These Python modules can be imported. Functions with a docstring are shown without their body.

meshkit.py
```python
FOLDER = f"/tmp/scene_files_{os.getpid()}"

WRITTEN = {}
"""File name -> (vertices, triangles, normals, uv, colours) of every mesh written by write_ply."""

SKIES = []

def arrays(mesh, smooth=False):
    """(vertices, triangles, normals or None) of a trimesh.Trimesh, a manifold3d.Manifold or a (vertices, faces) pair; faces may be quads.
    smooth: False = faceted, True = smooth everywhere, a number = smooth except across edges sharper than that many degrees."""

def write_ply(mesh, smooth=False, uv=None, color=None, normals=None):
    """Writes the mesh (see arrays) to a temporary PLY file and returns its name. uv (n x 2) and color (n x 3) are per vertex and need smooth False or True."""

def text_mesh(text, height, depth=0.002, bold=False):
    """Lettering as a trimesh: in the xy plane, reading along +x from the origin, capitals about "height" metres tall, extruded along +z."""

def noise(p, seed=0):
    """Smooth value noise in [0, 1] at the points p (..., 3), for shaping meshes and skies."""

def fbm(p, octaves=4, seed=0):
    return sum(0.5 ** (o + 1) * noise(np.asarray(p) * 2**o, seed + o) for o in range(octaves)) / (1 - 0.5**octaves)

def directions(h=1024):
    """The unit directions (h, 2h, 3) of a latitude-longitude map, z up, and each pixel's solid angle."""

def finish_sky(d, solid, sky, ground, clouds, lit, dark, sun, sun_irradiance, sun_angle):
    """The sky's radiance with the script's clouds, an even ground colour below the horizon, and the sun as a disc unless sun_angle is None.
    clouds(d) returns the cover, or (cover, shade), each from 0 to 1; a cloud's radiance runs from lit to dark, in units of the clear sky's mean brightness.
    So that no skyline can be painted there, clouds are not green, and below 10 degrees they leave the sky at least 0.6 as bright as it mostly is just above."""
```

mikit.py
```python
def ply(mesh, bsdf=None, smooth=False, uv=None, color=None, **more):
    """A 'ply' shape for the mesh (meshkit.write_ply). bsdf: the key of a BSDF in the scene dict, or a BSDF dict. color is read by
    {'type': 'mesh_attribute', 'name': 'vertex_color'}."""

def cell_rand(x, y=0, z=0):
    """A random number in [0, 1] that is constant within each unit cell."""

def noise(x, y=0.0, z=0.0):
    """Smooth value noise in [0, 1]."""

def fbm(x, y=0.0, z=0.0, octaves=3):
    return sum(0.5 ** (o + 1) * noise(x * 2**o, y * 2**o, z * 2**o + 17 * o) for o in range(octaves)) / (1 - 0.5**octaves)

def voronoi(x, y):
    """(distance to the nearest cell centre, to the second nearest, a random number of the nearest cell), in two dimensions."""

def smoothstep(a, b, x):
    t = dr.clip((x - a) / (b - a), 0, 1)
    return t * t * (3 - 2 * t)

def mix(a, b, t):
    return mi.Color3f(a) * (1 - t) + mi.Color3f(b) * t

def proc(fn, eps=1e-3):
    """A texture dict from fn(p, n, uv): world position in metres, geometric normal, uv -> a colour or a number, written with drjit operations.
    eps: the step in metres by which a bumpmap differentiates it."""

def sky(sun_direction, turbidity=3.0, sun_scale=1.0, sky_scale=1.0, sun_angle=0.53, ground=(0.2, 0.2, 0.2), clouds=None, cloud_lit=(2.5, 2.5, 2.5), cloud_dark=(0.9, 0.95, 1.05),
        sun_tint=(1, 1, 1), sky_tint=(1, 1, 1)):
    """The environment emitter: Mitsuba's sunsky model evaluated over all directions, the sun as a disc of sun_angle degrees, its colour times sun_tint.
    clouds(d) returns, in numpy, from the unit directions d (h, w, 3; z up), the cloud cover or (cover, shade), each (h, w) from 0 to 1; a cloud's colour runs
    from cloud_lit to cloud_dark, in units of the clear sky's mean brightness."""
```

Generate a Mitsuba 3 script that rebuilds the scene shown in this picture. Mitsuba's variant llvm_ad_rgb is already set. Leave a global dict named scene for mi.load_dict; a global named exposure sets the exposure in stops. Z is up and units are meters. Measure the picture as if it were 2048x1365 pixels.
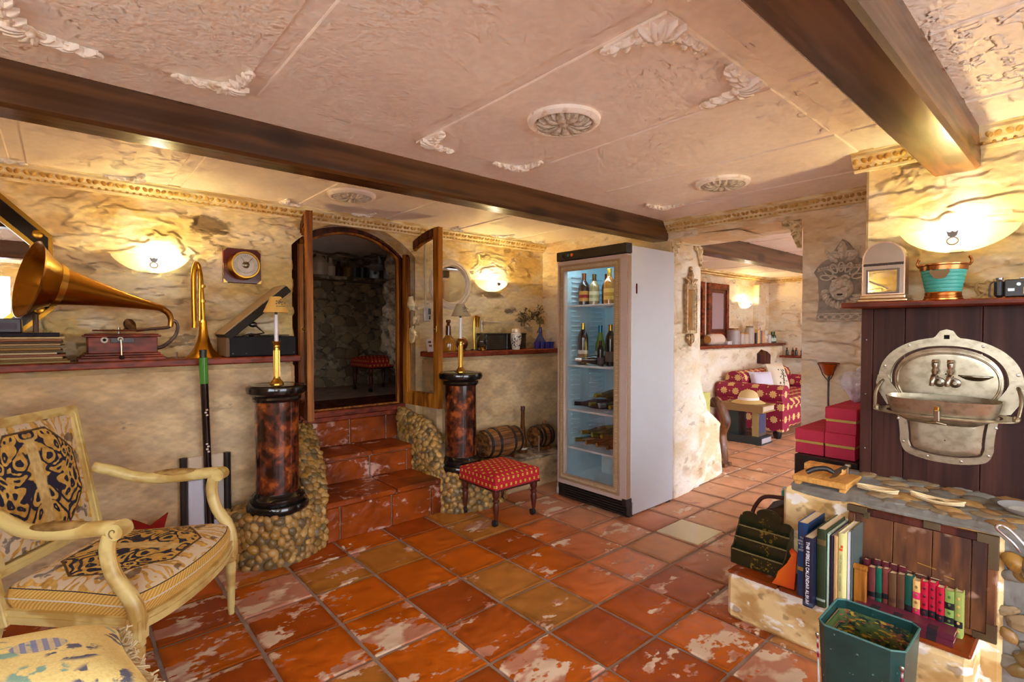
import math, random
import numpy as np, trimesh, drjit as dr, mitsuba as mi
from shapely.geometry import Polygon, Point, box as sbox
from shapely import affinity
from shapely.ops import unary_union
import manifold3d as m3
import mikit, meshkit
from mikit import proc, noise, fbm, voronoi, cell_rand, smoothstep, mix

# ---------------------------------------------------------------- camera, sky, exposure
T = mi.ScalarTransform4f
exposure = 0.34
scene, labels = {}, {}
YAW, PITCH, EYE = math.radians(48.8), math.radians(-1.33), (0.0, 0.0, 1.30)
_d = np.array([math.cos(YAW) * math.cos(PITCH), math.sin(YAW) * math.cos(PITCH), math.sin(PITCH)])
scene['camera'] = {'type': 'perspective', 'fov_axis': 'x', 'fov': 2 * math.degrees(math.atan(1024 / 1033)), 'near_clip': 0.05, 'far_clip': 100,
                   'to_world': T().look_at(origin=list(EYE), target=[float(a + b) for a, b in zip(EYE, _d)], up=[0, 0, 1])}


def clouds(d):
    return 0.35 + 0.5 * meshkit.fbm(d * 3.0, 4, 5), 0.15 + 0 * d[..., 0]


SKY_GAIN, LAMP, LAMP_GAIN = 35.0, (1.0, 0.65, 0.25), 520.0
scene['sky'] = mikit.sky((-0.5, -0.55, 0.67), turbidity=3.0, sun_scale=0.0, sky_scale=SKY_GAIN, ground=(0.45, 0.42, 0.38), clouds=clouds,
                         cloud_lit=(2.2, 2.15, 2.1), cloud_dark=(1.2, 1.2, 1.25), sky_tint=(0.95, 0.99, 1.06))

# ---------------------------------------------------------------- helpers
rng = np.random.default_rng(7)
PI = math.pi


def lin(c):
    """'#rrggbb' or 0..255 triple -> linear rgb."""
    if isinstance(c, str):
        c = [int(c[i:i + 2], 16) for i in (1, 3, 5)]
    c = np.asarray(c, float) / 255
    return np.where(c <= 0.04045, c / 12.92, ((c + 0.055) / 1.055) ** 2.4)


def L(c):
    return mi.Color3f(*[float(x) for x in lin(c)])


def rgb(c):
    return {'type': 'rgb', 'value': [float(x) for x in lin(c)]}


def bsdf(key, d, two=True):
    scene[key] = {'type': 'twosided', 'b': d} if two and d['type'] in ('principled', 'bumpmap', 'conductor') else d
    return key


VC = {'type': 'mesh_attribute', 'name': 'vertex_color'}
bsdf('vc_matte', {'type': 'principled', 'base_color': VC, 'roughness': 0.75, 'specular': 0.25}, True)
bsdf('vc_satin', {'type': 'principled', 'base_color': VC, 'roughness': 0.38, 'specular': 0.5}, True)
bsdf('vc_gloss', {'type': 'principled', 'base_color': VC, 'roughness': 0.12, 'specular': 0.6}, True)
bsdf('vc_metal', {'type': 'principled', 'base_color': VC, 'roughness': 0.24, 'metallic': 1.0}, True)
bsdf('vc_roughmetal', {'type': 'principled', 'base_color': VC, 'roughness': 0.42, 'metallic': 1.0}, True)
bsdf('mirror', {'type': 'conductor', 'specular_reflectance': {'type': 'rgb', 'value': [0.82, 0.83, 0.84]}}, True)
bsdf('pane', {'type': 'thindielectric', 'int_ior': 1.5})
bsdf('clear_glass', {'type': 'dielectric', 'int_ior': 1.5})
bsdf('lamp_glass', {'type': 'principledthin', 'base_color': {'type': 'rgb', 'value': [0.36, 0.335, 0.29]}, 'roughness': 0.4, 'diff_trans': 1.0, 'spec_trans': 0.0, 'eta': 1.5})

used = {}


def num(name):
    k = used.get(name, 0)
    used[name] = k + 1
    return name if k == 0 else f'{name}_{k:03d}'


def thing(name, label, cat, group=None):
    key = num(name)
    labels[key] = {'label': label, 'category': cat}
    if group:
        labels[key]['group'] = group
    return key


def plydict(mesh, mat, color=None, smooth=30, uv=None):
    if uv is not None:
        v, f, n = meshkit.arrays(mesh, True if smooth else False)
        path = meshkit.write_ply((v, f), False, uv, None, normals=n)
    else:
        v, f, n = meshkit.arrays(mesh, smooth)
        if color is not None:
            c = color(v) if callable(color) else np.tile(lin(color) if isinstance(color, str) or max(color) > 1.5 else np.asarray(color, float), (len(v), 1))
        else:
            c = None
        path = meshkit.write_ply((v, f), False, None, c, normals=n)
    return {'type': 'ply', 'filename': path, 'face_normals': n is None, 'bsdf': {'type': 'ref', 'id': mat}}


def obj(name, mesh, mat='vc_matte', color=None, parent=None, label=None, cat=None, group=None, kind=None, smooth=30, uv=None, **more):
    key = num((parent + '__' if parent else '') + name)
    scene[key] = {**plydict(mesh, mat, color, smooth, uv), **more}
    l = {}
    if label: l['label'] = label
    if cat: l['category'] = cat
    if group: l['group'] = group
    if kind: l['kind'] = kind
    if l: labels[key] = l
    return key


def shared(name, pl, mtx, parent=None, **more):
    key = num((parent + '__' if parent else '') + name)
    scene[key] = {**pl, 'to_world': T(np.asarray(mtx, float).tolist())}
    if more: labels[key] = more
    return key


def cat(*ms):
    fl = []
    for m in ms:
        fl += list(m) if isinstance(m, (list, tuple)) else [m]
    return trimesh.util.concatenate([trimesh.Trimesh(m.vertices, m.faces, process=False) for m in fl])


def hull(pts):
    return trimesh.Trimesh(np.asarray(pts, float)).convex_hull if False else trimesh.convex.convex_hull(np.asarray(pts, float))


def box(x0, x1, y0, y1, z0, z1, b=0.0):
    if b <= 0:
        m = trimesh.creation.box(extents=(x1 - x0, y1 - y0, z1 - z0))
        m.apply_translation(((x0 + x1) / 2, (y0 + y1) / 2, (z0 + z1) / 2))
        return m
    b = min(b, (x1 - x0) * .45, (y1 - y0) * .45, (z1 - z0) * .45)
    P = []
    for sx, X in ((1, x0), (-1, x1)):
        for sy, Y in ((1, y0), (-1, y1)):
            for sz, Z in ((1, z0), (-1, z1)):
                P += [(X, Y + sy * b, Z + sz * b), (X + sx * b, Y, Z + sz * b), (X + sx * b, Y + sy * b, Z)]
    return hull(P)


def cbox(c, s, b=0.0):
    return box(c[0] - s[0] / 2, c[0] + s[0] / 2, c[1] - s[1] / 2, c[1] + s[1] / 2, c[2] - s[2] / 2, c[2] + s[2] / 2, b)


def lathe(prof, n=32, c=(0, 0, 0)):
    """profile [(r,z)...] revolved about z; open ends are left open unless r is 0."""
    prof = np.asarray(prof, float)
    a = np.arange(n) * 2 * PI / n
    v = np.stack([np.outer(prof[:, 0], np.cos(a)), np.outer(prof[:, 0], np.sin(a)), np.repeat(prof[:, 1:2], n, 1)], -1).reshape(-1, 3)
    f = []
    for i in range(len(prof) - 1):
        for j in range(n):
            k = (j + 1) % n
            f += [(i * n + j, i * n + k, (i + 1) * n + k), (i * n + j, (i + 1) * n + k, (i + 1) * n + j)]
    m = trimesh.Trimesh(v + np.asarray(c, float), f, process=False)
    m.merge_vertices()
    m.update_faces(m.nondegenerate_faces())
    return m


def cyl(p0, p1, r0, r1=None, n=20):
    return tube([p0, p1], [r0, r0 if r1 is None else r1], n)


def tube(pts, r, n=10, closed=False, flat=None):
    """swept round tube with caps; r number or list; flat=(scale along the second frame axis)."""
    pts = np.asarray(pts, float)
    r = np.full(len(pts), r) if np.isscalar(r) else np.asarray(r, float)
    t = np.gradient(pts, axis=0) if not closed else np.roll(pts, -1, 0) - np.roll(pts, 1, 0)
    t /= np.linalg.norm(t, axis=1, keepdims=True) + 1e-12
    u = np.cross(t[0], [0, 0, 1] if abs(t[0][2]) < .9 else [1, 0, 0]); u /= np.linalg.norm(u)
    V = []
    for i in range(len(pts)):
        u = u - t[i] * (u @ t[i]); u /= np.linalg.norm(u) + 1e-12
        w = np.cross(t[i], u)
        a = np.arange(n) * 2 * PI / n
        V.append(pts[i] + r[i] * (np.outer(np.cos(a), u) + (flat or 1) * np.outer(np.sin(a), w)))
    V = np.vstack(V)
    f, m = [], len(pts)
    for i in range(m if closed else m - 1):
        i2 = (i + 1) % m
        for j in range(n):
            k = (j + 1) % n
            f += [(i * n + j, i * n + k, i2 * n + k), (i * n + j, i2 * n + k, i2 * n + j)]
    if not closed:
        V = np.vstack([V, pts[0], pts[-1]])
        for j in range(n):
            k = (j + 1) % n
            f += [(len(V) - 2, k, j), (len(V) - 1, (m - 1) * n + j, (m - 1) * n + k)]
    return trimesh.Trimesh(V, f, process=False)


def bez(pts, n=24):
    """Catmull-Rom through the points."""
    P = np.asarray(pts, float); P = np.vstack([2 * P[0] - P[1], P, 2 * P[-1] - P[-2]])
    out = []
    segs = len(P) - 3
    for i in range(segs):
        for t in np.linspace(0, 1, max(2, n // segs), endpoint=False):
            a, b, c, d = P[i:i + 4]
            out.append(.5 * (2 * b + (c - a) * t + (2 * a - 5 * b + 4 * c - d) * t * t + (3 * b - a - 3 * c + d) * t ** 3))
    out.append(P[-2])
    return np.array(out)


def extr(poly, h):
    """polygon in local xy, extruded along +z by h."""
    gs = [g for g in getattr(poly, 'geoms', [poly]) if g.geom_type == 'Polygon' and g.area > 1e-8]
    return cat([trimesh.creation.extrude_polygon(g, h, engine='earcut') for g in gs])


def place(m, M):
    m = m.copy(); m.apply_transform(np.asarray(M, float)); return m


def frame(o, x, y, z=None):
    x = np.asarray(x, float) / np.linalg.norm(x); y = np.asarray(y, float) / np.linalg.norm(y)
    z = np.cross(x, y) if z is None else np.asarray(z, float)
    M = np.eye(4); M[:3, 0], M[:3, 1], M[:3, 2], M[:3, 3] = x, y, z, o
    return M


def trans(x, y, z): return frame((x, y, z), (1, 0, 0), (0, 1, 0))


def rotz(a, o=(0, 0, 0)): return frame(o, (math.cos(a), math.sin(a), 0), (-math.sin(a), math.cos(a), 0))


# faces of the room as drawing planes: local x to the viewer's right, local y up, local z out of the wall
def on_back(o): return frame(o, (1, 0, 0), (0, 0, 1))                # wall facing -Y
def on_side(o): return frame(o, (0, -1, 0), (0, 0, 1))               # wall facing -X
def on_ceil(o, a=0.0): return frame(o, (math.cos(a), math.sin(a), 0), (math.sin(a), -math.cos(a), 0))   # local z downward


def blob(c, s, sub=2, seed=0, amp=.0):
    m = trimesh.creation.icosphere(subdivisions=sub)
    v = m.vertices.copy()
    if amp:
        v *= (1 + amp * (meshkit.noise(v * 2.1 + seed * 7.3, seed) - .5) * 2)[:, None]
    m.vertices = v * np.asarray(s) + np.asarray(c)
    return m


def rot(m, axis, a, o=(0, 0, 0)):
    m = m.copy(); m.apply_transform(trimesh.transformations.rotation_matrix(a, axis, o)); return m
# ---------------------------------------------------------------- procedural materials
P, X0, Y0 = 0.322, 1.240, 0.903      # tile pitch and one grout crossing


def f_tile(p, n, uv):
    i, j = dr.floor((p.x - X0) / P), dr.floor((p.y - Y0) / P)
    r1, r2, r3 = cell_rand(i, j, 5), cell_rand(i, j, 9), cell_rand(i, j, 13)
    c = mix(L('#b6560c'), L('#943f0e'), smoothstep(.3, .9, r1))
    c = mix(c, L('#a8702f'), smoothstep(.80, .84, r2) * .8)
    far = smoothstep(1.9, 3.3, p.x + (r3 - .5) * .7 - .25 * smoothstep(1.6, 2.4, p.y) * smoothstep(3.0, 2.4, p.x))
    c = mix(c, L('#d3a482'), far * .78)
    cloud = fbm(p.x * 6 + r1 * 40, p.y * 6, 3 * r2, 4)
    c = c * (0.66 + 0.68 * cloud)
    ex, ey = dr.abs((p.x - X0) / P - i - .5), dr.abs((p.y - Y0) / P - j - .5)
    rim = smoothstep(.36, .48, dr.maximum(ex, ey) + .10 * (fbm(p.x * 12, p.y * 12, 5.0, 3) - .5))
    c = mix(c, c * .62, rim * .7)
    # lime-worn patches, many by the stair and the left wall
    zone = smoothstep(1.7, .8, p.x) * .14 + smoothstep(2.4, 3.1, p.y) * smoothstep(2.2, 1.2, p.x) * .06 + smoothstep(1.72, 2.1, p.x) * smoothstep(1.6, 1.1, p.y) * .085 + (r3 - .5) * .12 - .065
    w = fbm(p.x * 5 + 31 * r2, p.y * 9.5 + 17 * r1, 8.0, 5) * .8 + .2 * fbm(p.x * 40, p.y * 60, 3.0, 3) + zone
    worn = smoothstep(.585, .64, w)
    pink = mix(L('#b87f66'), L('#ddc6a8'), smoothstep(.42, .62, fbm(p.x * 9, p.y * 14 + 4, 1.0, 4)))
    return mix(c, pink, worn * .9)


def f_tile_rough(p, n, uv):
    i, j = dr.floor((p.x - X0) / P), dr.floor((p.y - Y0) / P)
    return .24 + .25 * fbm(p.x * 8, p.y * 8, 0.5, 3) + .1 * cell_rand(i, j, 3)


def f_tile_bump(p, n, uv):
    return fbm(p.x * 16, p.y * 16, p.z * 16, 3)


bsdf('tile', {'type': 'bumpmap', 'arbitrary': proc(f_tile_bump, 2e-3), 'scale': 0.012, 'b': {'type': 'principled', 'base_color': proc(f_tile), 'roughness': proc(f_tile_rough), 'specular': 0.24}})


def f_stair(p, n, uv):
    cloud = fbm(p.x * 7, p.y * 7, p.z * 7, 4)
    c = mix(L('#86390c'), L('#5c240c'), smoothstep(.35, .65, fbm(p.x * 3, p.y * 3, p.z * 3 + 4, 3))) * (.6 + .8 * cloud)
    worn = smoothstep(.56, .68, fbm(p.x * 6 + 3, p.y * 9, p.z * 10, 5) * .8 + .2 * fbm(p.x * 50, p.y * 50, p.z * 50, 3) + .0)
    return mix(c, mix(L('#b27662'), L('#d9c4b4'), cloud), worn * .8)


bsdf('stair_tile', {'type': 'bumpmap', 'arbitrary': proc(f_tile_bump, 2e-3), 'scale': 0.012, 'b': {'type': 'principled', 'base_color': proc(f_stair), 'roughness': 0.34, 'specular': 0.25}})


def f_grout(p, n, uv):
    return mix(L('#6e5648'), L('#a08b7c'), fbm(p.x * 18, p.y * 18, p.z * 18, 4))


bsdf('grout', {'type': 'principled', 'base_color': proc(f_grout), 'roughness': 0.85})


def spot(p, x, z, rx, rz): return dr.exp(-dr.square((p.x - x) / rx) - dr.square((p.z - z) / rz))


def f_plaster(p, n, uv):
    big = fbm(p.x * 2.2, p.y * 2.2, p.z * 2.6, 3)
    mid = fbm(p.x * 7 + 5, p.y * 7, p.z * 9, 4)
    fine = fbm(p.x * 38, p.y * 38, p.z * 60, 3)
    c = mix(L('#ecdcae'), L('#d2b470'), smoothstep(.38, .68, big))
    c = mix(c, L('#f2e8d0'), smoothstep(.48, .66, mid) * .55)
    c = mix(c, L('#a8834c'), smoothstep(.56, .72, fbm(p.x * 4.2 + 11, p.y * 4.2, p.z * 6.5, 5)) * .6)
    c = c * (.80 + .4 * fine)
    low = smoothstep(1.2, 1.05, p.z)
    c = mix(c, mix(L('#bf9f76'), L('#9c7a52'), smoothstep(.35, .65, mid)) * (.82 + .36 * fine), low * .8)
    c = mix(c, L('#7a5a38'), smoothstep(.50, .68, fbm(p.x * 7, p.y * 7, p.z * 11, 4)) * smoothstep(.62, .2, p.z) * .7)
    marks = spot(p, .62, 1.93, .16, .09) + spot(p, .60, 1.42, .12, .12) + spot(p, .18, 1.66, .16, .07) + spot(p, .72, 1.86, .08, .12) + spot(p, 3.25, 1.46, .25, .05) + spot(p, 2.85, 1.6, .2, .04)
    back = smoothstep(3.4, 3.5, p.y) * smoothstep(3.6, 3.5, p.x)
    wd = fbm(p.x * 7.1 + 2.3, p.y * 7.1 + 7, p.z * 13, 5)
    dark = smoothstep(.50, .58, wd) * smoothstep(.25, .8, marks) * back + smoothstep(.655, .70, wd) * smoothstep(.50, .64, fbm(p.x * 1.9 + 8, p.y * 1.9, p.z * 2.4 + 1, 2)) * smoothstep(.5, .9, p.z) * .7
    return mix(c, L('#4f3d2a'), dr.minimum(dark, 1) * .85)


def f_plaster_bump(p, n, uv):
    warp = fbm(p.x * 3, p.y * 3, p.z * 3, 2) * 3
    low = .25 + .75 * smoothstep(1.0, 1.2, p.z)
    return (.6 * fbm(p.x * 5 + warp, p.y * 5 + warp, p.z * 9, 4) + .4 * smoothstep(.42, .58, fbm(p.x * 9 + warp, p.y * 9 - warp, p.z * 16, 3))) * low + .05 * noise(p.x * 70, p.y * 70, p.z * 90)


bsdf('plaster', {'type': 'bumpmap', 'arbitrary': proc(f_plaster_bump, 4e-3), 'scale': 0.030, 'b': {'type': 'principled', 'base_color': proc(f_plaster), 'roughness': 0.6, 'specular': 0.35}})


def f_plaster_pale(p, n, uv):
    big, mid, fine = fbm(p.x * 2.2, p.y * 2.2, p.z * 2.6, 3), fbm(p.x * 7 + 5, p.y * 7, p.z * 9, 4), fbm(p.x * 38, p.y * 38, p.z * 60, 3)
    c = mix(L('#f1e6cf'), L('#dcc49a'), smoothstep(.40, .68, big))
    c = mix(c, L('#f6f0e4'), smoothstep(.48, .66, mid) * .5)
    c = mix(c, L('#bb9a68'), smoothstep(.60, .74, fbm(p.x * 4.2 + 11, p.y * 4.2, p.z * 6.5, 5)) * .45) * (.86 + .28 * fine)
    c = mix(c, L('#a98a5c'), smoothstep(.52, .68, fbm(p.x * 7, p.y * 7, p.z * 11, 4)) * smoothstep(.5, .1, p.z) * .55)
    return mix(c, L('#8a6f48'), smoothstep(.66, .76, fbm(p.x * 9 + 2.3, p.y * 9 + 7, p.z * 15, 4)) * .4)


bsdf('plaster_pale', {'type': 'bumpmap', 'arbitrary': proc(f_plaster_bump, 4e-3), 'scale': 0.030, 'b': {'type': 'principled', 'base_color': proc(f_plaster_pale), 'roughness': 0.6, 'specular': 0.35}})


def f_ceiling(p, n, uv):
    return mix(L('#fbf6ef'), L('#f3e7da'), fbm(p.x * 3, p.y * 3, 1.0, 4)) * (.94 + .12 * fbm(p.x * 50, p.y * 50, 2.0, 2))


def f_ceiling_bump(p, n, uv):
    drops = smoothstep(.60, .72, fbm(p.x * 26, p.y * 34, 2.0, 3)) * smoothstep(.42, .58, fbm(p.x * 4, p.y * 4, 7.0, 2))
    return .8 * drops + .22 * noise(p.x * 120, p.y * 120, 1.0) + .18 * fbm(p.x * 40, p.y * 40, 3.0, 2)


bsdf('ceiling_paint', {'type': 'bumpmap', 'arbitrary': proc(f_ceiling_bump, 2e-3), 'scale': 0.011, 'b': {'type': 'principled', 'base_color': proc(f_ceiling), 'roughness': 0.5, 'specular': 0.4}})


def f_beam(p, n, uv):
    g = fbm(p.x * 1.6, p.y * 26, p.z * 26, 4)
    g2 = noise(p.x * 3.5, p.y * 110, p.z * 110)
    c = mix(L('#35200f'), L('#5f3d1e'), smoothstep(.25, .75, g)) * (.86 + .28 * g2)
    kx = p.x * 1.3
    k = voronoi(kx, (p.z + p.y) * 3.4)
    return mix(c, L('#150a05'), smoothstep(.17, .05, k[0]) * .8)


bsdf('beam_wood', {'type': 'principled', 'base_color': proc(f_beam), 'roughness': 0.24, 'specular': 0.6, 'clearcoat': 0.5, 'clearcoat_gloss': 0.85})


def f_panelwood(p, n, uv):
    s = dr.floor(p.y * 6.2)
    g = fbm(p.y * 34 + s * 3, p.z * 1.7, p.x * 34, 4)
    g2 = noise(p.y * 190, p.z * 6, p.x * 190)
    return mix(L('#2e1814'), L('#46271f'), smoothstep(.25, .75, g)) * (.9 + .2 * g2)


bsdf('panel_wood', {'type': 'principled', 'base_color': proc(f_panelwood), 'roughness': 0.45, 'specular': 0.2})


def f_shelfwood(p, n, uv):
    g = fbm(p.x * 2.2, p.y * 14, p.z * 30, 4)
    g2 = fbm(p.x * 20, p.y * 2, p.z * 30, 2)
    return mix(L('#481a0d'), L('#86351c'), smoothstep(.3, .7, .5 * (g + g2)))


bsdf('shelf_wood', {'type': 'principled', 'base_color': proc(f_shelfwood), 'roughness': 0.42, 'specular': 0.3})


def f_doorwood(p, n, uv):
    g = fbm(p.x * 40, p.y * 40, p.z * 2.2, 4)
    return mix(L('#5a2a0c'), L('#a8681f'), smoothstep(.28, .72, g))


bsdf('door_wood', {'type': 'principled', 'base_color': proc(f_doorwood), 'roughness': 0.5, 'specular': 0.25})
bsdf('frame_wood', {'type': 'principled', 'base_color': proc(lambda p, n, uv: mix(L('#2a0d06'), L('#541f10'), smoothstep(.3, .7, fbm(p.x * 40, p.y * 40, p.z * 3, 3)))), 'roughness': 0.5, 'specular': .3})
bsdf('old_wood', {'type': 'principled', 'base_color': proc(lambda p, n, uv: mix(mix(L('#3a1c0a'), L('#74441d'), smoothstep(.28, .72, fbm(p.x * 30, p.y * 30, p.z * 4, 4))), L('#a98670'), smoothstep(.62, .75, fbm(p.x * 14, p.y * 14, p.z * 14, 4)) * .6)), 'roughness': 0.45})
bsdf('barrel_wood', {'type': 'principled', 'base_color': proc(lambda p, n, uv: mix(L('#4c2b12'), L('#87572c'), smoothstep(.3, .7, fbm(p.x * 4, p.y * 40, p.z * 40, 3)))), 'roughness': 0.5})


def f_bamboo(p, n, uv):
    s = cell_rand(dr.floor(p.y * 90), dr.floor(p.x * 7), dr.floor(p.z * 40))
    return mix(L('#b9762b'), L('#dca556'), .35 + .5 * s) * (.85 + .3 * noise(p.y * 240, p.x * 9, p.z * 50))


bsdf('bamboo', {'type': 'principled', 'base_color': proc(f_bamboo), 'roughness': 0.4})


def f_burl(p, n, uv):
    w = fbm(p.x * 14, p.y * 14, p.z * 9, 3) * 2.5
    g = fbm(p.x * 22 + w, p.y * 22 + w, p.z * 16, 4)
    c = mix(L('#1c0703'), L('#54200b'), smoothstep(.36, .56, g))
    return mix(c, L('#93481a'), smoothstep(.56, .74, g))


bsdf('burl', {'type': 'principled', 'base_color': proc(f_burl), 'roughness': 0.1, 'specular': 0.6, 'clearcoat': 0.6, 'clearcoat_gloss': 0.95})


def f_rock(p, n, uv):
    g = fbm(p.x * 16, p.y * 16, p.z * 16, 5)
    c = mix(L('#4f4336'), L('#a08c70'), smoothstep(.3, .7, g))
    return mix(c, L('#b9ab98'), smoothstep(.6, .75, fbm(p.x * 31, p.y * 31, p.z * 31 + 4, 3)) * .6)


bsdf('rock', {'type': 'bumpmap', 'arbitrary': proc(lambda p, n, uv: fbm(p.x * 30, p.y * 30, p.z * 30, 4), 2e-3), 'scale': 0.02, 'b': {'type': 'principled', 'base_color': proc(f_rock), 'roughness': 0.6, 'specular': 0.4}})


def f_stone_vc(p, n, uv):
    return .55 + .75 * fbm(p.x * 36, p.y * 36, p.z * 46, 4)


bsdf('mortar', {'type': 'bumpmap', 'arbitrary': proc(lambda p, n, uv: fbm(p.x * 40, p.y * 40, p.z * 40, 3), 2e-3), 'scale': 0.012, 'b': {'type': 'principled', 'base_color': proc(lambda p, n, uv: mix(L('#5d5a54'), L('#918f86'), fbm(p.x * 14, p.y * 14, p.z * 14, 4))), 'roughness': 0.75}})
bsdf('pebble_mortar', {'type': 'principled', 'base_color': proc(lambda p, n, uv: mix(L('#4a3a26'), L('#7b664a'), fbm(p.x * 24, p.y * 24, p.z * 24, 3))), 'roughness': 0.8})


def f_cornice_strip(p, n, uv):
    return mix(L('#eadcb4'), L('#cdb27a'), smoothstep(.35, .65, fbm(p.x * 12, p.y * 12, p.z * 40, 3)))


bsdf('cornice_strip', {'type': 'principled', 'base_color': proc(f_cornice_strip), 'roughness': 0.45, 'specular': 0.5})


def f_plaster_gold(p, n, uv):
    c = mix(L('#d2ae5c'), L('#ab8238'), smoothstep(.35, .65, fbm(p.x * 12, p.y * 12, p.z * 18, 3)))
    return mix(c, L('#8a6a30'), smoothstep(.6, .8, fbm(p.x * 60, p.y * 60, p.z * 60, 2)) * .35)


bsdf('cornice_paint', {'type': 'principled', 'base_color': proc(f_plaster_gold), 'roughness': 0.45, 'specular': 0.5})
bsdf('moulding_paint', {'type': 'principled', 'base_color': proc(lambda p, n, uv: mix(L('#fbf8f2'), L('#d9c9b0'), smoothstep(.55, .8, fbm(p.x * 34, p.y * 34, p.z * 34, 3)))), 'roughness': 0.5})
bsdf('corbel_paint', {'type': 'principled', 'base_color': proc(lambda p, n, uv: mix(L('#ddcda6'), L('#9c875a'), smoothstep(.45, .72, fbm(p.x * 50, p.y * 50, p.z * 50, 3)))), 'roughness': 0.6})
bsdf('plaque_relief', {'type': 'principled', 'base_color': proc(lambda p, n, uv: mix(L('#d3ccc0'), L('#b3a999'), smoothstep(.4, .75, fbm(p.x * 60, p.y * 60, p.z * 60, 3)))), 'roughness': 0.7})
bsdf('plaque_stone', {'type': 'principled', 'base_color': proc(lambda p, n, uv: mix(L('#958c80'), L('#7f766a'), smoothstep(.4, .75, fbm(p.x * 40, p.y * 40, p.z * 40, 4)))), 'roughness': 0.75})  # slab darker than the relief: recess shade put into the colour
bsdf('gilt', {'type': 'principled', 'base_color': proc(lambda p, n, uv: mix(L('#b2946a'), L('#8a6c48'), smoothstep(.4, .7, fbm(p.x * 50, p.y * 50, p.z * 50, 3)))), 'roughness': 0.4, 'metallic': 0.45})


# ---------------------------------------------------------------- the setting
CEIL = 2.115
fl = obj('floor', box(-1.3, 8.9, -1.9, 3.9, -0.20, -0.008), 'grout', kind='structure')
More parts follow.
